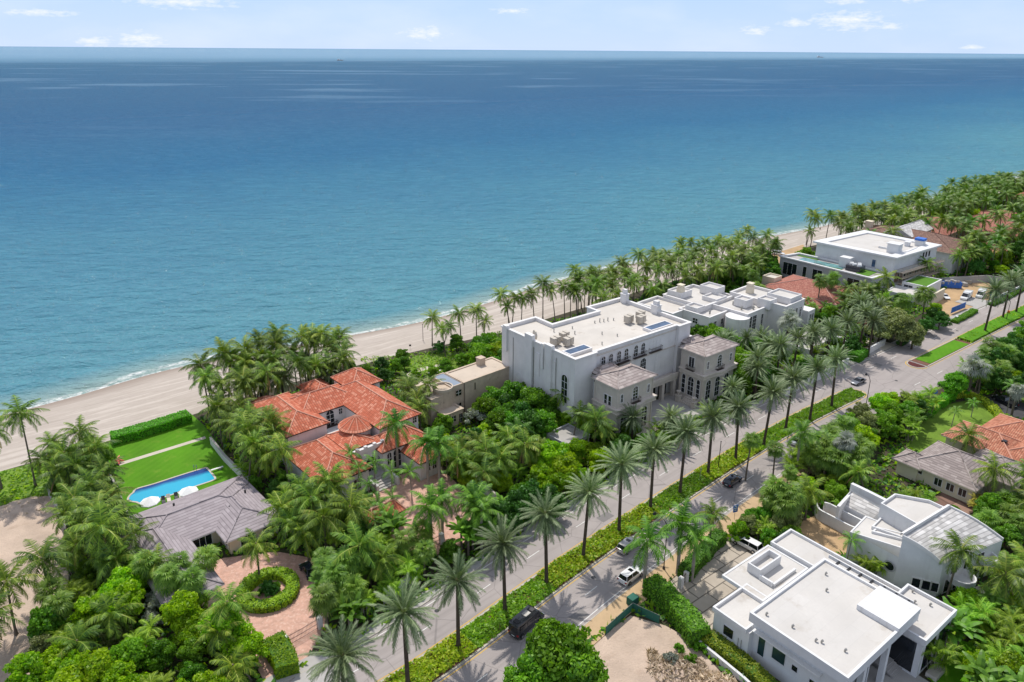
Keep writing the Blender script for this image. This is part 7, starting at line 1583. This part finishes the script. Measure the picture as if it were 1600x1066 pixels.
# ------------------------------------------------------------------ vehicles
import bmesh
def bevelled(mb, name, mat, parent, w=.07, seg=2):
    o = mb.build(name, mat, parent); bm = bmesh.new(); bm.from_mesh(o.data); bmesh.ops.remove_doubles(bm, verts=bm.verts, dist=.001)
    bmesh.ops.recalc_face_normals(bm, faces=bm.faces); ed = [e for e in bm.edges if len(e.link_faces) == 2 and e.calc_face_angle(0) > .35]
    bmesh.ops.bevel(bm, geom=ed, offset=w, segments=seg, affect='EDGES', profile=.6); bm.to_mesh(o.data); bm.free()
    o.data.polygons.foreach_set('use_smooth', [True] * len(o.data.polygons))
    try: o.data.set_sharp_from_angle(angle=R(50))
    except Exception: pass
    return o
def car(name, cat, label, rear, front, kind, paint, group=None, L=None, z=0.035, extras=None):
    A_, B_ = G(*rear), G(*front); d = (B_ - A_); d.z = 0; c = (A_ + B_) / 2; d.normalize(); n = Vector((-d.y, d.x, 0))
    D = {'suv': (4.75, 1.92, 1.70), 'sedan': (4.6, 1.82, 1.42), 'van': (6.1, 2.05, 2.65), 'pickup': (5.8, 2.0, 1.9), 'truck': (6.5, 2.2, 2.4)}[kind]
    L = L or D[0]; Wd, H = D[1], D[2]; r = thing(name, label, cat, (c.x, c.y, z), group)
    def P(x, y, zz): q = c + d * x + n * y; return (q.x, q.y, z + zz)
    hl = L / 2; hw = Wd / 2
    belt = {'suv': 1.02, 'sedan': .88, 'van': 1.25, 'pickup': 1.1, 'truck': 1.2}[kind]; hood = {'suv': .98, 'sedan': .80, 'van': 1.2, 'pickup': 1.08, 'truck': 1.15}[kind]
    prof = [(-hl, .32), (-hl, belt - .05), (-hl + .06, belt), (hl - (.35 if kind in ('van',) else 1.15), belt), (hl - .5, hood - .04), (hl - .06, hood - .22), (hl, .55), (hl - .02, .32)]
    if kind == 'van': prof = [(-hl, .35), (-hl, 2.45), (-hl + .15, 2.6), (hl - 1.75, 2.6), (hl - 1.35, 2.45), (hl - .75, 1.3), (hl - .12, 1.02), (hl, .75), (hl, .35)]
    mb = MB()
    def lof(x): return hw * (1 - .10 * max(0, (abs(x) - hl + .7) / .7) ** 2)
    Lp = [P(x, -lof(x), q) for x, q in prof]; Rp = [P(x, lof(x), q) for x, q in prof]
    if kind == 'van': Lp = [P(x, -lof(x) * (1 - .05 * max(0, q - 1.2)), q) for x, q in prof]; Rp = [P(x, lof(x) * (1 - .05 * max(0, q - 1.2)), q) for x, q in prof]
    mb.face(Lp); mb.face(Rp[::-1])
    for i in range(len(prof)): j = (i + 1) % len(prof); mb.face([Lp[j], Lp[i], Rp[i], Rp[j]])
    bevelled(mb, 'body', paint, r, .06)
    if kind != 'van':
        xr, xf = {'suv': (-hl + .12, hl - 1.25), 'sedan': (-hl + .75, hl - 1.35), 'pickup': (-.7, hl - 1.5), 'truck': (hl - 2.6, hl - 1.0)}[kind]
        tr, tf = {'suv': (-hl + .42, hl - 2.0), 'sedan': (-hl + 1.35, hl - 2.05), 'pickup': (-.45, hl - 2.15), 'truck': (hl - 2.5, hl - 1.5)}[kind]
        b0 = belt - .03; hb = hw - .08; ht = hw - .30; g = MB(); bot = [P(xr, -hb, b0), P(xf, -hb, b0), P(xf, hb, b0), P(xr, hb, b0)]; top = [P(tr, -ht, H - .06), P(tf, -ht, H - .06), P(tf, ht, H - .06), P(tr, ht, H - .06)]
        for i in range(4): j = (i + 1) % 4; g.face([bot[i], bot[j], top[j], top[i]])
        g.build('windows', 'car glass', r)
        m = MB(); up = lambda q, dz: (q[0], q[1], q[2] + dz); e = [P(tr - .06, -ht - .03, H - .07), P(tf + .05, -ht - .03, H - .07), P(tf + .05, ht + .03, H - .07), P(tr - .06, ht + .03, H - .07)]
        for i in range(4): j = (i + 1) % 4; m.face([e[i], e[j], up(e[j], .07), up(e[i], .07)])
        m.face([up(q, .07) for q in e]); m.face(e[::-1]); bevelled(m, 'roof', paint, r, .03)
        for i in range(4):
            m = MB(); m.bar(bot[i], top[i], .045, 4); m.build('pillar', paint, r)
        if kind == 'suv':
            xm = (xr + xf) / 2 - .1
            for sg in (-1, 1): m = MB(); m.bar(P(xm, sg * (hb + .0), b0), P(xm, sg * (ht + .01), H - .06), .04, 4); m.build('pillar', paint, r)
            m = MB(); m.face([P(tf - .9, -.4, H + .012), P(tf - .25, -.4, H + .012), P(tf - .25, .4, H + .012), P(tf - .9, .4, H + .012)]); m.build('sunroof', 'car glass', r)
    else:
        for sg in (-1, 1):
            m = MB(); k = lambda q: hw * (1 - .05 * max(0, q - 1.2)) + .012
            for x0, x1 in ((-hl + .5, -hl + 2.0), (-hl + 2.15, hl - 2.4), (hl - 2.25, hl - 1.35)):
                q = [P(x0, sg * k(1.45), 1.45), P(x1, sg * k(1.45), 1.45), P(x1 - (.25 if x1 > 0.5 else 0), sg * k(2.2), 2.2), P(x0, sg * k(2.2), 2.2)]; m.face(q if sg < 0 else q[::-1])
            m.build('side_window', 'car glass', r)
        m = MB(); m.face([P(hl - 1.37, -.85, 2.40), P(hl - 1.37, .85, 2.40), P(hl - .78, .9, 1.36), P(hl - .78, -.9, 1.36)]); m.build('windscreen', 'car glass', r)
        m = MB(); m.face([P(-hl - .015, -.8, 1.4), P(-hl - .015, .8, 1.4), P(-hl - .015, .75, 2.2), P(-hl - .015, -.75, 2.2)][::-1]); m.build('rear_window', 'car glass', r)
        for x, w_ in ((-hl + .8, .35), (-.2, .55), (1.0, .35)):
            m = MB(); q = [P(x - w_, -.45, 2.6), P(x + w_, -.45, 2.6), P(x + w_, .45, 2.6), P(x - w_, .45, 2.6)]; m.prism(ccw([(p[0], p[1]) for p in q]), z + 2.59, z + 2.68); m.build('roof_hatch', 'grey metal' if w_ > .4 else 'dark metal', r)
    if kind == 'pickup':
        m = MB(); q = [P(-hl + .15, -hw + .15, 0), P(-.8, -hw + .15, 0), P(-.8, hw - .15, 0), P(-hl + .15, hw - .15, 0)]; m.face([(p[0], p[1], z + belt + .006) for p in ccw([tuple(p) for p in q])]); m.build('cargo_bed', 'dark metal', r)
    if kind == 'truck':
        m = MB(); q = [P(-hl, -hw, 0), P(hl - 2.7, -hw, 0), P(hl - 2.7, hw, 0), P(-hl, hw, 0)]; m.prism(ccw([(p[0], p[1]) for p in q]), z + .7, z + 2.5, bottom=True); bevelled(m, 'box', paint, r, .04)
    rw = .34 if kind in ('suv', 'sedan') else .38
    for x in (-hl + .95, hl - .92):
        for sg in (-1, 1):
            m = MB(); m.bar(P(x, sg * (hw - .24), rw), P(x, sg * (hw + .01), rw), rw, 16); w_ = m.build('wheel', 'black rubber', r); m = MB(); m.bar(P(x, sg * (hw - .02), rw), P(x, sg * (hw + .025), rw), rw * .62, 12); m.build('rim', 'silver rim', w_)
    for sg in (-1, 1):
        m = MB(); m.box(P(hl - .07, sg * (hw - .35), 0)[:2], .06, .2, z + hood - .36, z + hood - .2, math.atan2(d.y, d.x)); m.build('headlight', 'white metal', r)
        m = MB(); m.box(P(-hl + .03, sg * (hw - .2), 0)[:2], .05, .14, z + belt - .35, z + belt - .1, math.atan2(d.y, d.x)); m.build('tail_light', 'red lamp', r)
        if kind in ('suv', 'sedan', 'van', 'pickup'):
            m = MB(); xq = {'suv': hl - 1.55, 'sedan': hl - 1.65, 'van': hl - 1.2, 'pickup': hl - 1.75}[kind]; m.box(P(xq, sg * (hw + .1), 0)[:2], .07, .12, z + belt + .02, z + belt + .16, math.atan2(d.y, d.x)); m.build('mirror', paint, r)
    m = MB(); m.face([P(-hl - .018, -.26, .62), P(-hl - .018, .26, .62), P(-hl - .018, .26, .75), P(-hl - .018, -.26, .75)][::-1]); m.build('number_plate', 'white metal', r)
    return r
plain('red lamp', (0.35, 0.01, 0.01), .3)
car('white_suv', 'car', 'white suv with black windows on the right lane of the near carriageway', (972, 914), (999, 894), 'suv', 'white car paint')
car('silver_suv', 'car', 'beige silver suv half hidden by a royal palm on the near carriageway', (970, 866), (993, 848), 'suv', 'silver car paint')
car('black_van', 'van', 'tall black passenger van beside the median on the near carriageway', (803, 998), (842, 964), 'van', 'black car paint')
car('black_suv', 'car', 'black suv on the near carriageway beside the yellow shrub bed', (1131, 765), (1157, 746), 'suv', 'navy car paint')
car('silver_sedan', 'car', 'silver grey car on the far carriageway near the median nose', (1352, 594), (1329, 604), 'sedan', 'grey car paint')
car('white_sedan', 'car', 'white car on the near carriageway behind a fan palm', (1236, 699), (1258, 685), 'sedan', 'white car paint')
car('blue_car', 'car', 'dark blue car parked by the bushes in the pink motor court', (492, 908), (474, 884), 'sedan', 'navy car paint')
car('parked_suv', 'car', 'white suv parked in the driveway of the modern house', (1184, 864), (1150, 846), 'suv', 'white car paint', L=5.2)
car('parked_car', 'car', 'dark car under the carport roof edge of the bungalow', (418, 838), (438, 826), 'suv', 'black car paint')
car('pickup_truck', 'truck', 'black pickup truck parked at the right edge of the side street', (1588, 640), (1551, 622), 'pickup', 'black car paint')
car('beach_car', 'car', 'white car parked on the sandy gap beside the unfinished villa', (1206, 397), (1226, 400), 'suv', 'white car paint', L=5.0)
car('beach_car', 'car', 'dark suv parked behind the white car on the sandy gap', (1203, 389), (1222, 392), 'suv', 'black car paint')
car('site_truck', 'truck', 'white cab truck with blue front in the building yard', (1516, 462), (1502, 472), 'truck', 'white car paint')
car('site_truck', 'truck', 'white concrete truck at the back right of the building yard', (1538, 458), (1526, 470), 'truck', 'white car paint')
car('site_car', 'car', 'white car parked by the sand coloured wall of the building yard', (1470, 462), (1482, 470), 'sedan', 'white car paint')
car('court_car', 'car', 'white car parked in front of the low white garage', (1302, 530), (1320, 538), 'sedan', 'white car paint')
car('street_truck', 'truck', 'brown rubbish truck far down the far carriageway', (1592, 458), (1600, 453), 'suv', 'white car paint') if False else None

def boat_or_dumpster():
    r = thing('dumpster', 'blue construction dumpster full of debris in the building yard', 'dumpster', (*G(1484, 449).xy, 0)); p = G(1484, 449); mb = MB(); q = [(-3.4, -1.3), (3.4, -1.3), (3.4, 1.3), (-3.4, 1.3)]; a = R(-12); f = lambda x, y: (p.x + x * math.cos(a) - y * math.sin(a), p.y + x * math.sin(a) + y * math.cos(a))
    mb.prism([f(*k) for k in q], .2, 2.2, top=False); mb.prism([f(x * .97, y * .93) for x, y in q], 1.4, 1.5)
    for x in np.arange(-3.2, 3.3, .8): mb.prism([f(x - .06, -1.38), f(x + .06, -1.38), f(x + .06, 1.38), f(x - .06, 1.38)], .3, 2.25)
    mb.build('body', 'blue sheet', r); g = random.Random(3); m = MB()
    for _ in range(22): c = f(g.uniform(-3, 3), g.uniform(-1, 1)); m.box(c, g.uniform(.2, .7), g.uniform(.1, .4), 1.4, g.uniform(1.9, 2.9), g.uniform(0, 3))
    m.build('debris', 'grey concrete', r)
boat_or_dumpster()
for i, (u, v, c_) in enumerate(((1497, 446, 'white pallet of wrapped boards'), (1506, 447, 'grey pallet of blocks'), (1512, 443, 'beige stack of timber'))):
    p = G(u, v); r = thing('material_stack', c_ + ' behind the trucks in the building yard', 'stack', (p.x, p.y, 0), 'building materials in the yard'); mb = MB()
    mb.box(p.xy, 1.3, .8, 0, .15, .5 + i)
    mb.build('pallet', 'dark timber', r); m = MB()
    for k in range(4): m.box(p.xy, 1.2 - .05 * k, .7, .15 + .3 * k, .42 + .3 * k, .5 + i + .04 * k)
    m.build('load', ['white metal', 'grey concrete', 'beige metal'][i], r)

# ------------------------------------------------------------------ street furniture
def street_lamp(label, foot, h, toward, arm=3.2):
    p = G(*foot); q = G(*toward); d = q - p; d.z = 0; d.normalize(); r = thing('street_lamp', label, 'street lamp', (p.x, p.y, 0.1), 'black street lamps with curved arms')
    mb = MB(); mb.tube([(p.x, p.y, 0), (p.x, p.y, 1.0), (p.x, p.y, h * .8)], [.13, .09, .07], 8); mb.tube([tuple(p + Vector((0, 0, h * .8)) + d * (arm * .9 * (1 - math.cos(a))) + Vector((0, 0, h * .2 * math.sin(a)))) for a in np.linspace(0, 1.45, 9)], [.09 - .005 * k for k in range(9)], 6); mb.build('pole', 'dark metal', r)
    e = p + d * (arm * .9 * (1 - math.cos(1.45))) + Vector((0, 0, h * .8 + h * .2 * math.sin(1.45) - .1)); m = MB(); m.bar(tuple(e), tuple(e - Vector((0, 0, .35))), .12, 8, .3); m.bar(tuple(e - Vector((0, 0, .35))), tuple(e - Vector((0, 0, .5))), .3, 10, .22); m.build('lamp_head', 'dark metal', r)
    m = MB(); m.bar((p.x, p.y, 0), (p.x, p.y, .5), .24, 8, .2); m.build('base', 'dark metal', r)
street_lamp('black street lamp on the tan sidewalk beside the royal palms', (1037, 890), 9.8, (985, 862))
street_lamp('black street lamp in the grass near the median nose', (1353, 634), 7.6, (1334, 618), 2.6)
street_lamp('black street lamp on the far median beyond the lawn bed', (1572, 501), 7.5, (1550, 494), 4)
for i, (u, v, h, lab) in enumerate(((1122, 733, 6.2, 'bare dark pole standing in the yellow shrub bed of the median'), (661, 530, 4.5, 'thin pole on the sand behind the dune plants'))):
    p = G(u, v); r = thing('slim_pole', lab, 'pole', (p.x, p.y, 0)); m = MB(); m.bar((p.x, p.y, -1), (p.x, p.y, h), .09, 6, .07); m.build('shaft', 'dark metal', r); m = MB(); m.bar((p.x, p.y, h), (p.x, p.y, h + .15), .12, 6); m.build('cap', 'dark metal', r)
def sign(name, label, foot, w, h, z, mat, ang, post='grey metal'):
    p = G(*foot); r = thing(name, label, 'sign', (p.x, p.y, 0)); m = MB(); m.bar((p.x, p.y, 0), (p.x, p.y, z + h), .04, 6); m.build('post', post, r)
    a = R(ang); u = Vector((math.cos(a), math.sin(a))); n = Vector((u.y, -u.x)) * .05; c = p.xy + n; q = [c - u * w / 2, c + u * w / 2]; m = MB(); m.prism(ccw([tuple(q[0]), tuple(q[1]), tuple(q[1] + n * .5), tuple(q[0] + n * .5)]), z, z + h, bottom=True); m.build('panel', mat, r)
    return r, p, u, n
r, p, u, n = sign('blue_sign', 'blue sign with white stripes on the sidewalk behind the bushes', (1147, 812), 1.0, 1.5, 1.6, 'blue sheet', 20)
for zz, w_ in ((2.75, .55), (2.35, .7), (1.95, .45)):
    m = MB(); c = p.xy + n * 1.62; m.face([(*(c - u * w_ / 2), zz), (*(c + u * w_ / 2), zz), (*(c + u * w_ / 2), zz + .18), (*(c - u * w_ / 2), zz + .18)]); m.build('lettering', 'white metal', r)
sign('road_sign', 'back of a grey road sign in the shrub bed of the median', (1093, 752), .75, .9, 2.1, 'grey metal', 60)
sign('white_sign', 'small pale sign board in the dunes behind the tan house', (641, 545), .6, .5, .8, 'dark metal', 10)
for i, (u_, v_, z_) in enumerate(((1537, 500, 2), (1411, 518, 2))):
    pass
def traffic_sign_round():
    p = G(1457, 632); r = thing('round_mirror', 'round blue traffic mirror on a post beside the tall trimmed hedge', 'mirror', (p.x, p.y, 0)); m = MB(); m.bar((p.x, p.y, 0), (p.x, p.y, 3.4), .05, 6); m.build('post', 'grey metal', r); m = MB(); m.bar((p.x, p.y - .05, 3.4), (p.x - .05, p.y - .2, 3.42), .5, 16); w_ = m.build('frame', 'blue sheet', r); m = MB(); m.bar((p.x - .05, p.y - .2, 3.42), (p.x - .055, p.y - .23, 3.42), .4, 16); m.build('glass', 'silver rim', w_)
traffic_sign_round()
def utility_boxes():
    for i, (u, v, lab) in enumerate(((1424, 517, 'white utility box on the grass corner by the pale driveway'), (1494, 500, 'white gate post box by the low kerb hedge'))):
        p = G(u, v); r = thing('utility_box', lab, 'utility box', (p.x, p.y, 0)); m = MB(); m.box(p.xy, .5, .35, 0, 1.3, .7); bevelled(m, 'cabinet', 'white metal', r, .04); m = MB(); m.box(p.xy, .6, .45, 0, .12, .7); m.build('base', 'grey concrete', r)
    p = G(988, 944); r = thing('utility_box', 'green utility cabinet behind the green site fence', 'utility box', (p.x, p.y, 0)); m = MB(); m.box(p.xy, .75, .6, .1, 1.4, .7); bevelled(m, 'cabinet', 'green mesh', r, .04); m = MB(); m.box(p.xy, .8, .65, 0, .1, .7); m.build('base', 'grey concrete', r)
utility_boxes()
def barrel():
    p = G(1575, 492); r = thing('traffic_barrel', 'orange and black striped traffic barrel beside the far median', 'barrel', (p.x, p.y, 0)); m = MB(); m.bar((p.x, p.y, 0), (p.x, p.y, 1.4), .45, 12, .38); m.build('drum', 'orange plastic', r); m = MB(); m.bar((p.x, p.y, .3), (p.x, p.y, .6), .46, 12, .44); m.build('stripe', 'black rubber', r)
barrel()
def fence_screen():
    r = thing('site_fence', 'green mesh screen fence at the corner of the sandy lot', 'fence', (*G(975, 960).xy, 0)); line = [G(u, v).xy for u, v in ((946, 993), (962, 978), (988, 955), (1002, 962), (1030, 975))]
    for a, b in zip(line, line[1:]):
        u = (b - a); n = Vector((u.y, -u.x)).normalized() * .02; m = MB(); m.prism(ccw([tuple(a - n), tuple(b - n), tuple(b + n), tuple(a + n)]), .05, 1.5, bottom=True); m.build('screen', 'green mesh', r)
    for a in line: m = MB(); m.bar((*a, 0), (*a, 1.6), .04, 5); m.build('post', 'dark metal', r)
    for a, b in zip(line, line[1:]): m = MB(); m.bar((*a, 1.53), (*b, 1.53), .03, 5); m.build('top_rail', 'grey metal', r)
fence_screen()
def iron_gate(label, pts, h, name='iron_gate'):
    r = thing(name, label, 'gate', (*G(*pts[0]).xy, 0)); line = [G(*q).xy for q in pts]
    for k, (a, b) in enumerate(zip(line, line[1:])):
        d = b - a; n_ = int(d.length / .2); m = MB()
        for i in range(n_ + 1):
            p = a + d * i / n_; t = i / n_; m.bar((*p, .1), (*p, h + .35 * math.sin(math.pi * t)), .022, 4)
        for zz in (.2, h * .55, h): m.bar((*a, zz), (*b, zz), .04, 4)
        m.build('leaf', 'bronze rail', r)
    for a in line[::max(1, len(line) - 1)]: m = MB(); m.box(a, .35, .35, 0, h + .3, .7); m.build('gate_post', 'white stucco', r)
iron_gate('black wrought iron gate across the pink motor court entrance', [(447, 1012), (474, 997), (500, 981)], 1.7)
iron_gate('dark iron driveway gate of the villa behind the date palms', [(657, 868), (672, 858), (690, 849)], 1.7)
iron_gate('dark iron gate between the hedges of the modern house drive', [(1063, 918), (1072, 908)], 1.6)
wall_run('garden_wall', 'low pale wall under the bright hedge of the modern house', [G(u, v) for u, v in ((1092, 1010), (1128, 1040), (1162, 1068), (1210, 1115))], .9, .25, cap='cool white paint')
wall_run('garden_wall', 'pale street wall beside the gatehouse palms', [G(u, v) for u, v in ((600, 945), (625, 922), (655, 897))], 1.6, .25, cap='cut limestone')
# debris heap in the sandy lot
def heap(name, label, u, v, rx, ry, h, mat, seed, n=2200, size=.5):
    p = G(u, v); r = thing(name, label, 'debris', (p.x, p.y, 0)); g = np.random.default_rng(seed); mb = MB(); K = 18; J = 5; hs = g.uniform(.6, 1.1, (J + 1, K))
    def Q(j, k): t = j / J; a = 2 * math.pi * k / K; q = (1 - t); return (p.x + rx * q * math.cos(a) * (.85 + .25 * hs[0][k % K]), p.y + ry * q * math.sin(a) * (.85 + .25 * hs[0][k % K]), -.05 + h * math.sin(t * math.pi / 2) * hs[j][k % K] if j else -.1)
    for j in range(J):
        for k in range(K): mb.face([Q(j, k), Q(j, k + 1), Q(j + 1, k + 1), Q(j + 1, k)])
    mb.build('mound', 'dry brush' if 'brush' in mat else mat, r, smooth=True)
    a = g.uniform(0, 6.28, n); q = np.sqrt(g.uniform(0, 1, n)) * .95; z = h * np.sin((1 - q) * math.pi / 2) * g.uniform(.7, 1.1, n); P = np.column_stack([rx * q * np.cos(a), ry * q * np.sin(a), z]); C4 = cards(g, P, np.tile([0, 0, 1.], (n, 1)), size, 4.5, 1.2)
    f = bpy.data.objects.new('twigs', leafmesh('twigs', C4, np.clip(g.normal(.5, .25, n), 0, 1), ['dry twigs'])); COL.objects.link(f); f.parent = r; return r
heap('brush_pile', 'low heap of pale earth and cut brush in the sandy lot', 1062, 1048, 4.6, 3.0, .9, 'dry sandy earth', 1, 620, .28)
heap('brush_pile', 'second pale earth and brush heap against the low pale wall', 1112, 1074, 4.0, 2.6, 1.1, 'dry sandy earth', 2, 700, .28)
heap('dirt_mound', 'rust brown branch heap on the sand of the lot', 1022, 1028, .9, 1.7, .25, 'brown brush', 3, 160, .3)
heap('dirt_mound', 'sandy mound with tracks in the left lot', 60, 790, 6, 3.2, 1.0, 'dry sandy earth', 4, 30, .3)

# terrace life right of the curved house
p = G(1504, 921); r = thing('patio_chairs', 'dark patio seating under the round balcony', 'seat', (p.x, p.y, 0)); m = MB(); m.box(p.xy, 1.3, .5, .1, .5, .6); m.build('seat', 'green mesh', r); m = MB(); m.box((p.x + .1, p.y + .5), 1.3, .12, .1, 1.0, .6); m.build('backrest', 'green mesh', r)
r['label'] = 'dark green patio bench under the round balcony'; r.name = 'patio_bench'
p = G(1533, 948); r = thing('plunge_pool', 'small round blue plunge pool on the pale terrace', 'pool', (p.x, p.y, 0)); m = MB(); m.bar((p.x, p.y, 0), (p.x, p.y, .3), 1.7, 24); m.build('rim', 'pale paving', r); m = MB(); m.bar((p.x, p.y, .29), (p.x, p.y, .32), 1.4, 24); m.build('water', 'pool water', r)

# ships on the horizon
for u, v, lab in ((1281, 90, 'tiny grey ship on the horizon towards the right'), (531, 95, 'tiny ship on the horizon left of the middle')):
    t = G(u, v, -2.5); t = t; r = thing('ship', lab, 'ship', (t.x, t.y, -2.5)); s_ = (t.xy.length) / 4000; m = MB(); m.prism([(t.x - 14 * s_, t.y - 3 * s_), (t.x + 12 * s_, t.y - 3 * s_), (t.x + 17 * s_, t.y), (t.x + 12 * s_, t.y + 3 * s_), (t.x - 14 * s_, t.y + 3 * s_)], -3, 2.5 * s_); m.build('hull', 'grey stucco', r)
    m = MB(); m.box((t.x - 6 * s_, t.y), 5 * s_, 2.5 * s_, 2.5 * s_, 7 * s_); m.build('cabin', 'white metal', r)
# people by the water far down the beach
def person(label, u, v, z, sh):
    p = G(u, v, z); me = bpy.data.meshes.new('person'); J = [(0, 0, .92), (0, 0, 1.2), (0, 0, 1.42), (0, 0, 1.55), (0, 0, 1.68), (.19, 0, 1.38), (.25, .04, 1.12), (.24, .12, .88), (-.19, 0, 1.38), (-.25, .02, 1.12), (-.26, .06, .86), (.1, 0, .85), (.12, .06, .48), (.12, .02, .06), (.12, .16, .03), (-.1, 0, .85), (-.12, -.08, .48), (-.12, -.18, .06), (-.12, -.05, .03)]
    E = [(0, 1), (1, 2), (2, 3), (3, 4), (2, 5), (5, 6), (6, 7), (2, 8), (8, 9), (9, 10), (0, 11), (11, 12), (12, 13), (13, 14), (0, 15), (15, 16), (16, 17), (17, 18)]
    rad = [.16, .14, .16, .06, .11, .06, .045, .03, .06, .045, .03, .09, .06, .045, .035, .09, .06, .045, .035]
    me.from_pydata(J, [], []); me.edges.add(len(E)); me.edges.foreach_set('vertices', [i for e in E for i in e]); me.update(); o = bpy.data.objects.new('person', me); COL.objects.link(o); o.location = p
    md = o.modifiers.new('skin', 'SKIN'); 
    for i, x in enumerate(rad): me.skin_vertices[0].data[i].radius = (x, x)
    me.skin_vertices[0].data[0].use_root = True; s2 = o.modifiers.new('sub', 'SUBSURF'); s2.levels = s2.render_levels = 1; me.materials.append(MATS['brown brush'])
    setp(o, label, 'person'); m = MB(); m.bar((p.x, p.y, p.z + .75), (p.x, p.y, p.z + 1.4), .2, 8, .2); c = m.build('shirt', sh); c.parent = o; c.matrix_parent_inverse = o.matrix_world.inverted(); c.matrix_parent_inverse = Matrix.Translation(-p)
try: person('person in dark clothes standing at the waterline beyond the beach grove', 1281, 361, -2.3, 'navy car paint')
except Exception as ex: print('person', ex)

pc('bush', 'beside the earth heaps of the sandy lot', [(1060, 1012, .6, .7), (1078, 1030, .6, .8), (1094, 1012, .8, 1.0)])
pc('silverbush', 'beside the earth heaps of the sandy lot', [(1048, 1030, .6, .5)])
# ------------------------------------------------------------------ past 300 coconut palms, the farthest become one object
def far_palms(keep=296):
    cs = [q for q in PLACED if q[1] == 'coconut']; cs.sort(key=lambda q: math.hypot(q[3], q[4])); ext = cs[keep:]
    if not ext: return
    bpy.context.view_layer.update(); bm = bmesh.new()
    for o, *_r in ext:
        for ch in list(o.children):
            me = ch.data.copy(); me.transform(ch.matrix_world)
            if ch.name.startswith('trunk'): me.polygons.foreach_set('material_index', [2] * len(me.polygons))
            bm.from_mesh(me); bpy.data.meshes.remove(me); bpy.data.objects.remove(ch)
        bpy.data.objects.remove(o)
    me = bpy.data.meshes.new('distant_palms'); bm.to_mesh(me); bm.free()
    for m in ('coconut palm leaves', 'dead fronds', 'coconut bark'): me.materials.append(MATS[m])
    o = bpy.data.objects.new('distant_palms', me); COL.objects.link(o); o['kind'] = 'stuff'; o['label'] = 'farthest coconut palms merging into one strip along the distant beach'; o['category'] = 'palms'
    gone = set(id(q) for q in ext); PLACED[:] = [q for q in PLACED if id(q) not in gone]
far_palms()
# ------------------------------------------------------------------ labels of the plants
ORD = ['first', 'second', 'third', 'fourth', 'fifth', 'sixth', 'seventh', 'eighth', 'ninth', 'tenth', 'eleventh', 'twelfth', 'thirteenth', 'fourteenth', 'fifteenth', 'sixteenth', 'seventeenth', 'eighteenth', 'nineteenth', 'twentieth', 'twenty-first', 'twenty-second', 'twenty-third', 'twenty-fourth']
def label_plants():
    G_ = {}; RAD = {}
    for o, k, w, x, y in PLACED: G_.setdefault((k, w), []).append((math.atan2(x, y), o)); RAD[o.name] = math.hypot(x, y)
    for (k, w), L_ in G_.items():
        L_.sort(key=lambda q: q[0]); n = len(L_)
        for i, (_, o) in enumerate(L_):
            sm = k.startswith('small '); kk = k.replace('small ', ''); base = (DESC[kk].replace('tree', 'shrub') if sm else DESC[kk]) + ' ' + w
            if n == 1: o['label'] = base; continue
            o['group'] = base.replace(' ' + w, '') + 's ' + w
            if 'median' in w and k == 'date': o['label'] = DESC[kk] + ' in the road median, ' + ORD[i] + ' from the near end'
            elif n <= 24 and True: o['label'] = base + ', ' + ORD[i] + ' from left'
            else:
                cell = int(5 * i / n); mates = sorted(RAD[q.name] for _, q in L_[cell * n // 5:(cell + 1) * n // 5 + 1]); f = sum(m < RAD[o.name] for m in mates) / max(1, len(mates))
                o['label'] = base + ', ' + ('front', 'centre', 'rear')[min(2, int(f * 3))] + ' ' + ('far left', 'left', 'middle', 'right', 'far right')[cell]
label_plants()

for _o in bpy.data.objects:
    if 'label' in _o and len(_o['label'].split()) > 16: print('LONG', _o['label'])
